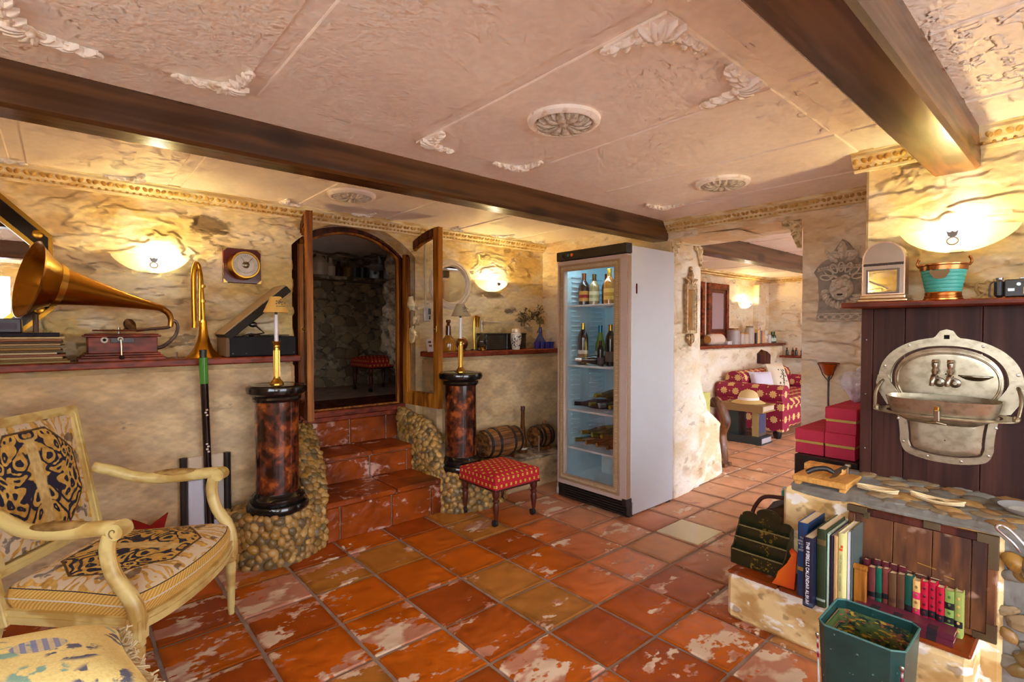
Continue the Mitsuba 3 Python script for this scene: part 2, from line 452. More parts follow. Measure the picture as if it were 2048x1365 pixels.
# tiles: one mesh per slightly different cut, shared by the copies
tiles_pl = []
for k in range(6):
    r = np.random.default_rng(100 + k)
    h = P / 2 - .0085
    q = np.array([(-1, -1), (1, -1), (1, 1), (-1, 1)]) * h + r.normal(0, .0014, (4, 2))
    ring = []
    for s, z in ((1.0, -0.02), (1.0, -0.0045), (.965, 0.0)):
        ring.append(np.c_[q * s, np.full(4, z) + (r.normal(0, .0007, 4) if z == 0 else 0)])
    tiles_pl.append(plydict(hull(np.vstack(ring)), 'tile', smooth=False))
cells = []
for i in range(-8, 24):
    for j in range(-9, 9):
        x, y = X0 + (i + .5) * P, Y0 + (j + .5) * P
        if y > 3.3 or x > 8.6 or x < -1.1 or y < -1.5:
            continue
        d = x * math.cos(YAW) + y * math.sin(YAW); l = x * math.sin(YAW) - y * math.cos(YAW)
        seen = d > .3 and abs(l / d) < 1.02 and 1.3 / d < .75
        if x > 2.83 and y < .75 and x < 3.5: continue
        if x > 3.5 and not (1.0 * x / 3.5 * 1.1 < y < 2.5 * x / 3.5): seen = False
        cells.append((0 if seen else 1, d if seen else abs(x) + abs(y), x, y, i, j))
cells.sort()
rest = []
for k, (s, d, x, y, i, j) in enumerate(cells):
    if 1.02 < x < 2.02 and y > 3.25: continue
    if s == 0 and k < 300:
        shared('tile', tiles_pl[(i * 7 + j * 3) % 6], trans(x, y, rng.normal(0, .0008)), fl)
    else:
        rest.append(place(box(-P / 2 + .008, P / 2 - .008, -P / 2 + .008, P / 2 - .008, -.02, 0), trans(x, y, 0)))
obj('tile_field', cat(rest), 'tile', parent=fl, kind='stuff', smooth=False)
# a paler pane let into the floor near the doorway
obj('floor_pane', box(2.865, 3.17, 1.575, 1.865, -0.01, 0.004, .003), 'vc_gloss', '#cdbf8e', parent=fl, label='pale yellowish pane let into the tiled floor')

# ceiling: base slab, raised boards between flat strips
cl = obj('ceiling', box(-1.3, 8.9, -1.9, 5.9, CEIL, CEIL + .1), 'ceiling_paint', kind='structure')
xs = [-1.3, -.78, -.14, .50, 1.15, 1.785, 2.42, 3.06, 3.7]
ys = [-1.85, -.54, .72, 1.985]
g = .028
for a, b in zip(xs[:-1], xs[1:]):
    for c, d in zip(ys[:-1], ys[1:]):
        obj('ceiling_board', box(a + g, min(b - g, 3.49), c + g, d - g, CEIL - .006, CEIL + .02, .004), 'ceiling_paint', parent=cl, smooth=False)
    obj('ceiling_board', box(a + g, min(b - g, 3.49), 2.33, 3.5, CEIL - .006, CEIL + .02, .004), 'ceiling_paint', parent=cl, smooth=False)
for a in (3.98, 4.9, 5.8, 6.7, 7.6):
    obj('ceiling_board', box(a, a + .85, -1.0, 3.5, CEIL - .006, CEIL + .02, .004), 'ceiling_paint', parent=cl, smooth=False)


def sheet(x0, x1, z0, z1, fn, n=60, m=30):
    """uneven plaster skin facing -Y at depth fn(x, z)."""
    X, Z = np.meshgrid(np.linspace(x0, x1, n), np.linspace(z0, z1, m))
    V = np.stack([X, fn(X, Z), Z], -1).reshape(-1, 3)
    f = []
    for i in range(m - 1):
        for j in range(n - 1):
            a = i * n + j
            f += [(a, a + 1, a + n + 1), (a, a + n + 1, a + n)]
    return trimesh.Trimesh(V, f, process=False)


def arch(x0, x1, z0, zs, rise, n=24):
    xc, hw = (x0 + x1) / 2, (x1 - x0) / 2
    R = (hw * hw + rise * rise) / (2 * rise); a0 = math.asin(hw / R)
    return [(x0, z0)] + [(xc + R * math.sin(a), zs + rise - R + R * math.cos(a)) for a in np.linspace(-a0, a0, n)] + [(x1, z0)]


YB = 3.55
# back wall: upper wall with the arched opening
opening = Polygon(arch(1.165, 2.10, -.1, 1.86, .20))
wallp = sbox(-1.3, -.0, 3.5, CEIL).difference(opening)
w = extr(wallp, .18)
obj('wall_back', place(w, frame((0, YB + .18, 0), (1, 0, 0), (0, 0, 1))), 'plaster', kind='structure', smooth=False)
# low wall before it that carries the counters, ends rounded by the stair
obj('wall_back_low', cat(box(-1.3, 1.10, 3.29, 3.55, 0, 1.10, .03), box(2.145, 3.5, 3.29, 3.55, 0, 1.08, .03)), 'plaster', kind='structure')
lw = sbox(-1.9, 0, 3.9, CEIL).difference(sbox(-1.5, .9, 1.1, 1.93))  # unseen opening added to light the surfaces facing it
obj('wall_left', place(extr(lw, .12), frame((-1.42, 0, 0), (0, 1, 0), (0, 0, 1))), 'plaster', kind='structure', smooth=False)
# daylight side behind the camera: unseen unglazed openings sized for the light they let in
front = sbox(-1.3, 0, 2.83, CEIL).difference(sbox(.4, .25, 2.5, 1.95)).difference(sbox(-1.2, .9, -.45, 1.95))
obj('wall_front', place(extr(front, .12), frame((0, -1.78, 0), (1, 0, 0), (0, 0, 1))), 'plaster', kind='structure', smooth=False)
# side pier (right) and the doorway wall
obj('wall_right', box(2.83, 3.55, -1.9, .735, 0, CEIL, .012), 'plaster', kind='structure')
dw = sbox(0, 0, 4.0, CEIL).difference(unary_union([sbox(1.24, -.1, 2.17, 1.98), Polygon([(1.95, 1.995), (1.24, 1.96), (1.24, 1.99)])]))
dw = dw.intersection(sbox(.70, 0, 3.70, CEIL))
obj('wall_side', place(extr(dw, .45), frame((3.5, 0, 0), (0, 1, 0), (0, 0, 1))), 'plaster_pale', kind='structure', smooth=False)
# bulging plaster jamb with its low stub
jamb = []
V = []
for z, w_, o in ((-.0, .20, 1.06), (.12, .17, 1.04), (.3, .15, .99), (.46, .13, .96), (.62, .10, .70), (.9, .05, .50), (1.2, .01, .46), (1.98, .0, .44)):
    V.append([(3.49, 2.32, z), (3.51, 2.172 - w_ * .15, z), (3.75, 2.168 - w_ * .05, z), (3.5 + o * .93, 2.172 + w_ * .35, z), (3.5 + o, 2.24 + w_ * .3, z), (3.5 + o, 2.6, z)])
V = np.array(V); nl, nc = V.shape[:2]
F = [(i * nc + j, i * nc + j + 1, (i + 1) * nc + j + 1) for i in range(nl - 1) for j in range(nc - 1)] + [(i * nc + j, (i + 1) * nc + j + 1, (i + 1) * nc + j) for i in range(nl - 1) for j in range(nc - 1)]
jm = trimesh.Trimesh(V.reshape(-1, 3), F, process=False).subdivide().subdivide()
v = jm.vertices.copy(); v[:, 1] += (meshkit.fbm(v * 5, 3, 2) - .5) * .05 * (v[:, 1] < 2.3); v[:, 0] += (meshkit.fbm(v * 6, 3, 9) - .5) * .04 * (v[:, 0] > 3.6)
jm.vertices = v
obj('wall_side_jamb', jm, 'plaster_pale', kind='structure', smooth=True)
# room beyond
fr = sbox(3.5, 0, 8.9, CEIL).difference(sbox(3.75, .12, 7.6, 2.04))
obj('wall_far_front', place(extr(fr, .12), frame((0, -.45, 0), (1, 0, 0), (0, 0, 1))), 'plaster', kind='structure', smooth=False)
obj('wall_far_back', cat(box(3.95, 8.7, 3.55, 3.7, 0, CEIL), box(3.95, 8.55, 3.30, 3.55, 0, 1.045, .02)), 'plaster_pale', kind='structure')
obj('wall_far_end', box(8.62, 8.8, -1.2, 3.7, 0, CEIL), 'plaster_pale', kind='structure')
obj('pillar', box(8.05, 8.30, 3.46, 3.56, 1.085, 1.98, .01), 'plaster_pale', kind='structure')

# counters
obj('counter_shelf', box(-1.28, 1.125, 3.265, 3.549, 1.10, 1.137, .006), 'shelf_wood', cat='shelf', label='long red-brown counter board on the low wall under the gramophone, left of the stair', smooth=False)
obj('counter_shelf', box(2.14, 3.49, 3.265, 3.549, 1.083, 1.123, .006), 'shelf_wood', cat='shelf', label='red-brown counter board holding the amber decanter and blue vase, right of the arched doorway', smooth=False)
obj('counter_shelf', box(4.6, 8.60, 3.275, 3.549, 1.045, 1.085, .006), 'shelf_wood', cat='shelf', label='dark counter board with stoneware jars in the room beyond the doorway', smooth=False)

# beams
def beam(x0, x1, y0, y1, z0, label, sh='beam_wood'):
    pr = Polygon([(y0 + .012, z0), (y1 - .012, z0), (y1, z0 + .012), (y1, CEIL + .01), (y0, CEIL + .01), (y0, z0 + .012)])
    return obj('ceiling_beam', place(extr(pr, x1 - x0), frame((x0, 0, 0), (0, 1, 0), (0, 0, 1))), sh, cat='beam', label=label, smooth=False)


beam(-1.3, 3.52, 2.19, 2.325, 1.972, 'dark brown wooden ceiling beam crossing the whole room before the arched doorway')
beam(-1.3, 2.84, .337, .492, 1.952, 'broad brown wooden ceiling beam ending above the wall lamp and teal bucket')
beam(3.9, 8.62, 2.20, 2.34, 1.95, 'brown wooden ceiling beam in the room beyond the plaster doorway')

# cornices: moulded strip plus a running leaf relief
CP = [(0, 0), (.012, 0), (.018, .012), (.014, .018), (.03, .024), (.05, .05), (.062, .062), (.062, .074), (.07, .078), (.07, .086), (0, .086)]


def cornice(o, M, length, label, leaf=True, s=1.0):
    pr = Polygon([(a * s, (b - .086) * s) for a, b in CP])
    # local: x along wall, y up, z out of the wall
    b = place(extr(pr, length), np.array([[0, 0, 1, 0], [0, 1, 0, 0], [1, 0, 0, 0], [0, 0, 0, 1.]]))
    b.fix_normals()
    key = thing('cornice', label, 'cornice')
    obj('strip', place(b, M), 'cornice_strip', parent=key, smooth=False)
    if leaf:
        n = int(length / .03)
        one = blob((0, 0, 0), (.012, .020, .013), 1)
        two = blob((0, 0, 0), (.007, .007, .009), 1)
        ms = []
        for i in range(n):
            x = (i + .5) * length / n
            ms.append(place(rot(one, (0, 0, 1), .5 if i % 2 else -.5), trans(x, -.036 * s, .042 * s)))
            ms.append(place(two, trans(x + .015, -.068 * s, .022 * s)))
        obj('leaf_relief', place(cat(ms), M), 'cornice_paint', parent=key, kind='stuff', smooth=True)
    return key


cornice(None, on_back((-1.3, YB, CEIL)), 4.8, 'gilded leaf cornice along the top of the back wall above the arched doorway')
cornice(None, on_side((3.5, 2.19, CEIL)), 1.455, 'grey-gold leaf cornice above the plaster doorway on the side wall')
cornice(None, on_side((2.83, .78, CEIL)), 2.6, 'bright yellow cornice at the top of the pier above the wall lamp')
cornice(None, on_back((3.95, YB, CEIL)), 4.65, 'golden cornice along the back wall of the room beyond')
cornice(None, on_side((8.62, 3.5, CEIL)), 4.4, 'golden cornice along the end wall of the room beyond')
# ---------------------------------------------------------------- wall lamps
def boat(a, D, H, n=28, m=10, p1=.7, p2=.75):
    V = []
    for s in np.linspace(-1, 1, n):
        w, h = D * max(1e-4, (1 - s * s)) ** p1, H * max(1e-4, (1 - s * s)) ** p2
        for t in np.linspace(0, PI / 2, m):
            V.append((a * s, -h * math.sin(t), w * math.cos(t)))
    f = []
    for i in range(n - 1):
        for j in range(m - 1):
            q = i * m + j
            f += [(q, q + m, q + m + 1), (q, q + m + 1, q + 1)]
    return trimesh.Trimesh(np.array(V), f, process=False)


def sconce(M, a, label, gain=1.0, lx=0.0):
    k = thing('wall_lamp', label, 'wall lamp', )
    obj('glass_bowl', place(boat(a, .115, .095), M), 'lamp_glass', parent=k, smooth=True)
    obj('bracket', place(cat(cbox((0, -.05, .006), (.05, .09, .012), .004), tube([(0, -.04, .008), (0, -.05, .05)], .007)), M), 'vc_metal', '#8a7350', parent=k)
    lf = Polygon([(-.019, .012), (-.008, .006), (0, .012), (.008, .006), (.019, .012), (.014, -.008), (0, -.016), (-.014, -.008)])
    obj('leaf_clip', place(place(extr(lf, .006), trans(0, -.03, .108)), M), 'vc_metal', '#77706a', parent=k)
    a_ = np.linspace(0, 2 * PI, 25)[:-1]
    obj('ring', place(tube(np.c_[.018 * np.cos(a_), -.058 + .015 * np.sin(a_), np.full(24, .107)], .0022, 8, True), M), 'vc_metal', '#b09a78', parent=k)
    b = blob((lx, .0, .055), (.024, .03, .024), 2)
    obj('bulb', place(b, M), 'vc_matte', '#fff2d8', parent=k, smooth=True, emitter={'type': 'area', 'radiance': {'type': 'rgb', 'value': [LAMP_GAIN * gain * c for c in LAMP]}})
    return k


sconce(on_back((.395, YB, 1.71)), .185, 'glowing boat-shaped glass wall lamp above the gramophone', 1.0, .03)
sconce(on_back((2.86, YB, 1.72)), .185, 'glowing boat-shaped glass wall lamp beside the round white mirror', 1.0)
sconce(on_side((2.83, .405, 1.715)), .195, 'glowing boat-shaped glass wall lamp above the teal bucket', 1.15)
sconce(frame((-.02, -1.66, 1.70), (-1, 0, 0), (0, 0, 1)), .185, 'glass wall lamp between the two windows behind the viewer', .9)
sconce(frame((-1.30, 1.75, 1.70), (0, 1, 0), (0, 0, 1)), .185, 'added glass wall lamp on the left side wall out of view, warming the ceiling', .7)  # added lamp, never in view, for a warm glow on the ceiling
sconce(on_back((7.72, YB, 1.70)), .19, 'glowing glass wall lamp in the room beyond the plaster doorway', 1.6)
# ---------------------------------------------------------------- stair, pebbled banks, arched doors, cave
st = thing('tiled_stair', 'three terracotta tiled steps rising to the arched doorway', 'stairs')
obj('core', cat(box(1.20, 2.0, 3.075, 3.80, -.01, .225), box(1.30, 1.985, 3.435, 3.80, .2, .415), box(1.36, 2.03, 3.735, 3.80, .4, .62)), 'grout', parent=st, smooth=False)


def stile(x0, x1, y0, y1, z0, z1): obj('tile', box(x0, x1, y0, y1, z0, z1, .006), 'stair_tile', parent=st, smooth=False)


for x0, x1 in ((1.195, 1.275), (1.285, 1.625), (1.635, 1.925), (1.935, 2.012)): stile(x0, x1, 3.058, 3.08, .0, .205)
for x0, x1 in ((1.195, 1.66), (1.67, 2.012)):
    stile(x0, x1, 3.055, 3.25, .208, .243); stile(x0 + .08 if x0 < 1.3 else x0, x1, 3.255, 3.45, .215, .243)
for x0, x1 in ((1.30, 1.645), (1.655, 1.945), (1.955, 1.995)): stile(x0, x1, 3.42, 3.44, .245, .395)
for x0, x1 in ((1.30, 1.66), (1.67, 1.995)): stile(x0, x1, 3.415, 3.74, .400, .432)
for x0, x1 in ((1.345, 1.63), (1.64, 1.93), (1.94, 2.03)): stile(x0, x1, 3.72, 3.74, .434, .62)

# pebbled banks ---------------------------------------------------------------
PEB = ['#9c7433', '#80602c', '#aa8242', '#6e5830', '#8f6a3a', '#645234', '#b08a4c', '#7a6a4c']
peb_pl = [plydict(blob((0, 0, 0), (1, .78, .62), 1, k, .16), 'vc_satin', c, True) for k, c in enumerate(PEB)]


def pebbles(key, solids, keep, r0, seed, nmax=290):
    R = np.random.default_rng(seed)
    m = cat(solids)
    tri = m.triangles; nrm = m.face_normals
    area = m.area_faces
    fi = R.choice(len(tri), 45000, p=area / area.sum())
    u, v = R.random(45000), R.random(45000)
    s = u + v > 1; u[s], v[s] = 1 - u[s], 1 - v[s]
    P_ = tri[fi, 0] + (tri[fi, 1] - tri[fi, 0]) * u[:, None] + (tri[fi, 2] - tri[fi, 0]) * v[:, None]
    N = nrm[fi]
    to = np.array(EYE) - P_; to /= np.linalg.norm(to, axis=1, keepdims=True)
    ok = ((N * to).sum(1) > -.05) & keep(P_)
    P_, N = P_[ok], N[ok]
    chosen = []
    grid = {}
    for p, n in zip(P_, N):
        r = r0 * R.uniform(.8, 1.25)
        c = tuple((p / (r0 * 1.3)).astype(int))
        if all(np.linalg.norm(p - q) > (r + rr) * .44 for dx in (-1, 0, 1) for dy in (-1, 0, 1) for dz in (-1, 0, 1) for q, rr in grid.get((c[0] + dx, c[1] + dy, c[2] + dz), ())):
            grid.setdefault(c, []).append((p, r)); chosen.append((p, n, r))
    rest = []
    for k, (p, n, r) in enumerate(chosen):
        a = np.cross(n, [0, 0, 1] if abs(n[2]) < .9 else [1, 0, 0]); a /= np.linalg.norm(a)
        th = R.uniform(-.9, .9) + (PI / 2 if R.random() < .6 else 0); b = np.cross(n, a); a2 = a * math.cos(th) + b * math.sin(th)
        M = frame(p + n * .001, a2, np.cross(n, a2), n); M[:3, :3] *= r * .76
        kk = int(R.choice(len(PEB), p=[.2, .16, .14, .12, .14, .08, .1, .06]))
        if k < nmax: shared('pebble', peb_pl[kk], M, key)
        else: rest.append(place(blob((0, 0, 0), (1, .78, .62), 1), M))
    if rest: obj('pebble_fill', cat(rest), 'vc_satin', '#97753f', parent=key, kind='stuff', smooth=True)
    return len(chosen)


def bank(outline, top, inset=.03):
    p = Polygon(outline); q = p.buffer(-inset)
    return hull(np.vstack([np.c_[np.array(p.exterior.coords), np.full(len(p.exterior.coords), -.01)], np.c_[np.array(q.exterior.coords), np.full(len(q.exterior.coords), top)]]))


bl = thing('pebble_bank', 'rounded pebble-set bank under the left pedestal, left of the steps', 'stonework')
A1 = bank([(1.19, 3.05), (1.05, 2.955), (.93, 2.915), (.82, 2.93), (.73, 3.0), (.67, 3.12), (.655, 3.30), (1.19, 3.30)], .268)
A2 = hull([(1.085, 3.10, 0), (1.195, 3.06, 0), (1.085, 3.10, .30), (1.195, 3.07, .27), (1.30, 3.40, .43), (1.30, 3.40, 0), (1.13, 3.40, .52), (1.13, 3.74, 0), (1.345, 3.74, 0), (1.13, 3.74, .66), (1.345, 3.74, .635)])
obj('bank', cat(A1, A2), 'pebble_mortar', parent=bl, smooth=False)
pebbles(bl, [A1, A2], lambda p: (p[:, 2] > .012) & (p[:, 1] < 3.7) & ((p[:, 0] < 1.185 + (p[:, 1] - 3.06) * .42) | (p[:, 1] < 3.05)) & ~((np.hypot(p[:, 0] - .928, p[:, 1] - 3.10) < .15) & (p[:, 2] > .255)), .036, 3)
br = thing('pebble_bank', 'pebble-set bank under the right pedestal, behind the red stool', 'stonework')
B1 = bank([(2.018, 3.06), (2.05, 2.985), (2.18, 2.925), (2.32, 2.90), (2.46, 2.93), (2.57, 3.0), (2.62, 3.12), (2.62, 3.30), (2.018, 3.30)], .268)
B2 = hull([(2.018, 3.07, 0), (2.018, 3.07, .25), (2.22, 3.05, .26), (2.33, 3.27, .28), (2.33, 3.27, 0), (2.0, 3.42, .46), (2.10, 3.285, .54), (2.0, 3.5, .60), (2.065, 3.3, .60), (2.035, 3.74, .67), (2.035, 3.74, 0), (2.12, 3.74, .66), (2.0, 3.45, 0)])
obj('bank', cat(B1, B2), 'pebble_mortar', parent=br, smooth=False)
pebbles(br, [B1, B2], lambda p: (p[:, 2] > .012) & (p[:, 1] < 3.70) & (p[:, 0] > 2.0) & ~((p[:, 0] > 2.08) & (p[:, 1] > 3.285)) & ~((np.hypot(p[:, 0] - 2.212, p[:, 1] - 3.10) < .15) & (p[:, 2] > .255) & (p[:, 1] < 3.2)) & (p[:, 0] < 2.6), .037, 4)
lg = thing('stone_ledge', 'low stone ledge carrying the barrels behind the red stool', 'ledge')
obj('block', box(2.60, 3.215, 3.03, 3.30, 0, .245, .015), 'plaster', parent=lg, smooth=False)
obj('slab', box(2.585, 3.225, 3.01, 3.30, .245, .272, .01), 'rock', parent=lg, smooth=False)

# arched frame and two glazed leaves ------------------------------------------
df = thing('arched_door_frame', 'dark wooden arched frame set in the back wall above the steps', 'door frame')
o_ = Polygon(arch(1.185, 2.125, .62, 1.885, .195)); i_ = Polygon(arch(1.255, 2.075, .69, 1.865, .165))
obj('frame', place(extr(o_.difference(i_), .07), frame((0, 3.80, 0), (1, 0, 0), (0, 0, 1))), 'frame_wood', parent=df, smooth=False)
obj('stop_bead', place(extr(i_.difference(Polygon(arch(1.275, 2.055, .71, 1.86, .155))), .03), frame((0, 3.79, 0), (1, 0, 0), (0, 0, 1))), 'door_wood', parent=df, smooth=False)
obj('threshold', cat(box(1.26, 2.10, 3.705, 3.82, .655, .70, .006), box(1.28, 2.08, 3.712, 3.80, .622, .655, .004)), 'shelf_wood', parent=df, smooth=False)


def door_leaf(hinge, free, label, flip):
    key = thing('glazed_door', label, 'door')
    hx, fx = np.array(hinge), np.array(free)
    d = (fx - hx) / np.linalg.norm(fx - hx); W = np.linalg.norm(fx - hx)

    def curve(u0, u1, k, z0):
        xs_ = np.linspace(u0, u1, 12)
        R = ((W + .02) ** 2 + .185 ** 2) / (2 * .185)
        return [(u0, z0)] + [(x, 2.055 - k - R + math.sqrt(R * R - (W - x) ** 2)) for x in xs_] + [(u1, z0)]
    out = Polygon(curve(0, W, 0, .705)); inn = Polygon(curve(.055, W - .06, .06, .80))
    M = frame((hx[0], hx[1], 0), (d[0], d[1], 0), (0, 0, 1))
    nz = M[:3, 2]

    def ob(name, poly, z0, th, mat): return obj(name, place(extr(poly, th), M @ trans(0, 0, z0)), mat, parent=key, smooth=False)
    stiles = out.difference(inn)
    ob('stile', stiles.intersection(sbox(0, 0, .055, 3)), -.02, .04, 'door_wood')
    ob('stile', stiles.intersection(sbox(W - .06, 0, W, 3)), -.02, .04, 'door_wood')
    ob('bottom_rail', stiles.intersection(sbox(.055, 0, W - .06, .80)), -.018, .036, 'door_wood')
    ob('arched_rail', stiles.intersection(sbox(.055, .81, W - .06, 3)), -.018, .036, 'frame_wood')
    ob('glazing_bead', inn.difference(inn.buffer(-.012)), -.012, .024, 'door_wood')
    ob('glass', inn.buffer(-.004), -.002, .003, 'clear_glass')
    obj('catch', place(cat(cbox((W - .03, 1.30, .022), (.018, .05, .006), .002), blob((W - .03, 1.30, .034), (.01, .01, .01), 1)), M), 'vc_metal', '#8c6a30', parent=key)
    return key


door_leaf((1.262, 3.69), (1.205, 3.335), 'arched glazed door leaf seen edge-on, swung open left of the stair', 1)
door_leaf((2.085, 3.69), (2.128, 3.235), 'arched glazed door leaf swung open before the white device, right of the stair', -1)

# cave-like cellar behind ------------------------------------------------------
obj('floor_cellar', box(.6, 4.6, 3.80, 5.9, .55, .655), 'grout', kind='structure')
obj('step_cellar', box(.9, 3.4, 3.84, 4.5, .64, .672, .01), 'frame_wood', cat='step', label='dark flat board floor just inside the arched doorway')
wc = obj('wall_cellar_back', box(.6, 4.6, 5.66, 5.85, .6, 2.3), 'rock', kind='structure', smooth=False)
obj('wall_cellar_side', cat(box(.5, .8, 3.75, 5.9, .6, 2.3), box(4.4, 4.7, 3.75, 5.9, .6, 2.3), box(.5, 1.18, 3.73, 3.95, 0, 2.3), box(2.1, 4.7, 3.73, 3.8, 0, 2.3)), 'rock', kind='structure', smooth=False)
R = np.random.default_rng(21)
STONE = ['#8a7458', '#9a8160', '#77654e', '#a38a66', '#8d7a62']
stone_pl = [plydict(blob((0, 0, 0), (1, .32, .8), 1, k + 3, .42), 'vc_matte', c, True) for k, c in enumerate(STONE)]
pts = []
for _ in range(9000):
    p = (R.uniform(1.75, 3.55), R.uniform(.68, 2.0)); r = R.uniform(.045, .085)
    if all(math.hypot(p[0] - q[0], (p[1] - q[1]) * 1.15) > (r + q[2]) * .86 for q in pts): pts.append((*p, r))
for k, (x, z, r) in enumerate(pts[:290]):
    M = frame((x, 5.66 + R.uniform(-.012, .012), z), (1, R.normal(0, .1), R.normal(0, .25)), (R.normal(0, .1), 1, 0)); M[:3, 2] = np.cross(M[:3, 0], M[:3, 1]); M[:3, :3] *= r * 1.05
    shared('stone', stone_pl[k % 5], M, wc)
obj('ledge_cellar', box(1.5, 3.9, 5.36, 5.66, 1.828, 1.868, .01), 'rock', cat='ledge', label='rough stone ledge carrying the jugs and mugs in the dark cellar')
V = blob((0, 0, 0), (1, 1, 1), 4)
vv = V.vertices * np.array([.20, .22, .72]) + np.array([2.36, 4.02, 1.36])
vv += V.vertices * ((meshkit.fbm(V.vertices * 3.2, 4, 3) - .5) * .42)[:, None] * np.array([.8, .8, .9]) + V.vertices * ((meshkit.fbm(V.vertices * 11, 3, 8) - .5) * .13)[:, None]
V.vertices = vv
obj('wall_cellar_jamb', V, 'rock', kind='structure', smooth=True)
# rough stone lining of the opening's left side and lower right
for (x, y, z, s) in ((1.155, 3.62, 1.25, .07), (1.15, 3.60, 1.42, .06), (1.15, 3.61, 1.58, .07), (1.16, 3.62, 1.73, .055), (1.15, 3.6, .95, .07), (1.15, 3.6, .82, .06)):
    obj('jamb_stone', blob((x, y, z), (s * .55, s * .9, s * 1.05), 2, int(z * 50), .3), 'plaster', parent='wall_back', smooth=True)
for (x, y, z, s) in ((2.115, 3.60, 1.25, .07), (2.12, 3.58, 1.38, .06), (2.10, 3.6, 1.50, .06)):
    obj('jamb_stone', blob((x, y, z), (s * .55, s * .9, s * 1.05), 2, int(z * 50), .3), 'plaster', parent='wall_back', smooth=True)


def mug(x, y, z, r, h, color, label, handle=True, mat='vc_satin', c2=None):
    k = thing('mug', label, 'mug')
    obj('cup', lathe([(0, 0), (r * .92, 0), (r, .006), (r, h), (r * .9, h), (r * .88, .008), (0, .008)], 20, (x, y, z)), mat, color, parent=k)
    if handle:
        a = np.linspace(-1.3, 1.3, 10)
        obj('handle', tube(np.c_[x + r + .022 * np.cos(a), np.full(10, y), z + h * .5 + h * .33 * np.sin(a)], .006, 8), mat, c2 or color, parent=k)
    if c2: obj('emblem', place(lathe([(0, 0), (r * .35, 0), (r * .35, .003), (0, .003)], 12), frame((x - .3 * r, y - r * .99, z + h * .5), (1, -.3, 0), (0, 0, 1))), mat, c2, parent=k)
    return k


MZ = 1.868
mug(2.70, 5.46, MZ, .055, .13, '#dfe3ea', 'white mug with a dark emblem on the cellar ledge, third from right end', True, 'vc_satin', '#39425c')
mug(2.87, 5.46, MZ, .05, .12, '#c9ccd2', 'greyish white mug with an emblem at the right end of the cellar ledge', True, 'vc_satin', '#6a5d50')
mug(2.565, 5.48, MZ, .055, .12, '#23262f', 'near-black mug left of the white mug on the cellar ledge', True)
mug(2.485, 5.50, MZ, .045, .11, '#3a4250', 'slate grey mug on the cellar ledge between dark and brown vessels', False)
k = thing('stoneware_jug', 'large pale stoneware jug at the left end of the cellar ledge', 'jug')
obj('body', lathe([(0, 0), (.085, 0), (.095, .02), (.095, .13), (.07, .17), (.03, .20), (.028, .225), (.036, .23), (.036, .24), (0, .24)], 24, (2.07, 5.46, MZ)), 'vc_satin', '#b79d80', parent=k)
obj('handle', tube(bez([(2.09, 5.44, MZ + .215), (2.13, 5.43, MZ + .215), (2.14, 5.43, MZ + .16)], 8), .009, 8), 'vc_satin', '#b79d80', parent=k)
k = thing('stoneware_bottle', 'small pale bottle standing beside the large jug on the cellar ledge', 'bottle')
obj('body', lathe([(0, 0), (.05, 0), (.052, .10), (.02, .14), (.018, .19), (.024, .195), (0, .2)], 20, (2.19, 5.45, MZ)), 'vc_satin', '#c0a890', parent=k)
k = thing('brown_bottle', 'dark brown squat bottle on the cellar ledge beside the pale bottle', 'bottle')
obj('body', lathe([(0, 0), (.045, 0), (.047, .09), (.02, .12), (.018, .17), (0, .175)], 20, (2.30, 5.50, MZ)), 'vc_gloss', '#3b2412', parent=k)
k = thing('ochre_pot', 'ochre lidded pot on the cellar ledge between bottle and mugs', 'pot')
obj('body', lathe([(0, 0), (.05, 0), (.055, .05), (.05, .10), (.055, .11), (.02, .125), (.012, .14), (0, .145)], 20, (2.40, 5.48, MZ)), 'vc_satin', '#7c6126', parent=k)
k = thing('hanging_bag', 'pale bag hanging from the cellar ceiling above the mugs', 'bag')
obj('sack', blob((2.55, 5.1, 1.96), (.11, .08, .035), 2, 3, .3), 'vc_matte', '#8d8378', parent=k, smooth=True)
obj('cord', tube(bez([(2.56, 5.1, 1.98), (2.585, 5.1, 2.03), (2.565, 5.1, 2.12)], 10), .014, 8), 'vc_matte', '#a89d92', parent=k)
obj('ceiling_cellar', box(.5, 4.7, 3.73, 5.9, 2.12, 2.2), 'rock', kind='structure', smooth=False)
rb = thing('root_branches', 'tangle of thin crooked branches under the dark cellar ceiling', 'branches')
for q in range(7):
    a = np.array([1.9 + .28 * q, 5.25 - .1 * (q % 3), 2.09 - .02 * (q % 2)])
    obj('root_branch', tube(bez([a, a + (.18, -.05, -.03), a + (.33, .06, .01), a + (.5, 0, -.02)], 14), .011, 6), 'vc_matte', '#5f4d38', parent=rb)

# red dotted fabric shared by stools
def f_dots(p, n, uv):
    u, v = uv.x / .042, uv.y / .042
    off = .5 * (dr.floor(v) - 2 * dr.floor(dr.floor(v) * .5))
    uu = u + off
    a, b = dr.abs(uu - dr.floor(uu) - .5), dr.abs(v - dr.floor(v) - .5)
    d = dr.maximum(a * 1.1, b * .9)
    weave = .85 + .3 * noise(uv.x * 900, uv.y * 900, 0.0)
    c = mix(L('#a3141f'), L('#c9a23c'), smoothstep(.22, .17, d))
    return mix(c, L('#8f5d20'), smoothstep(.07, .04, dr.abs(a - .04) + dr.abs(b - .03))) * weave


bsdf('red_dots', {'type': 'principled', 'base_color': proc(f_dots), 'roughness': 0.8, 'sheen': 0.3})


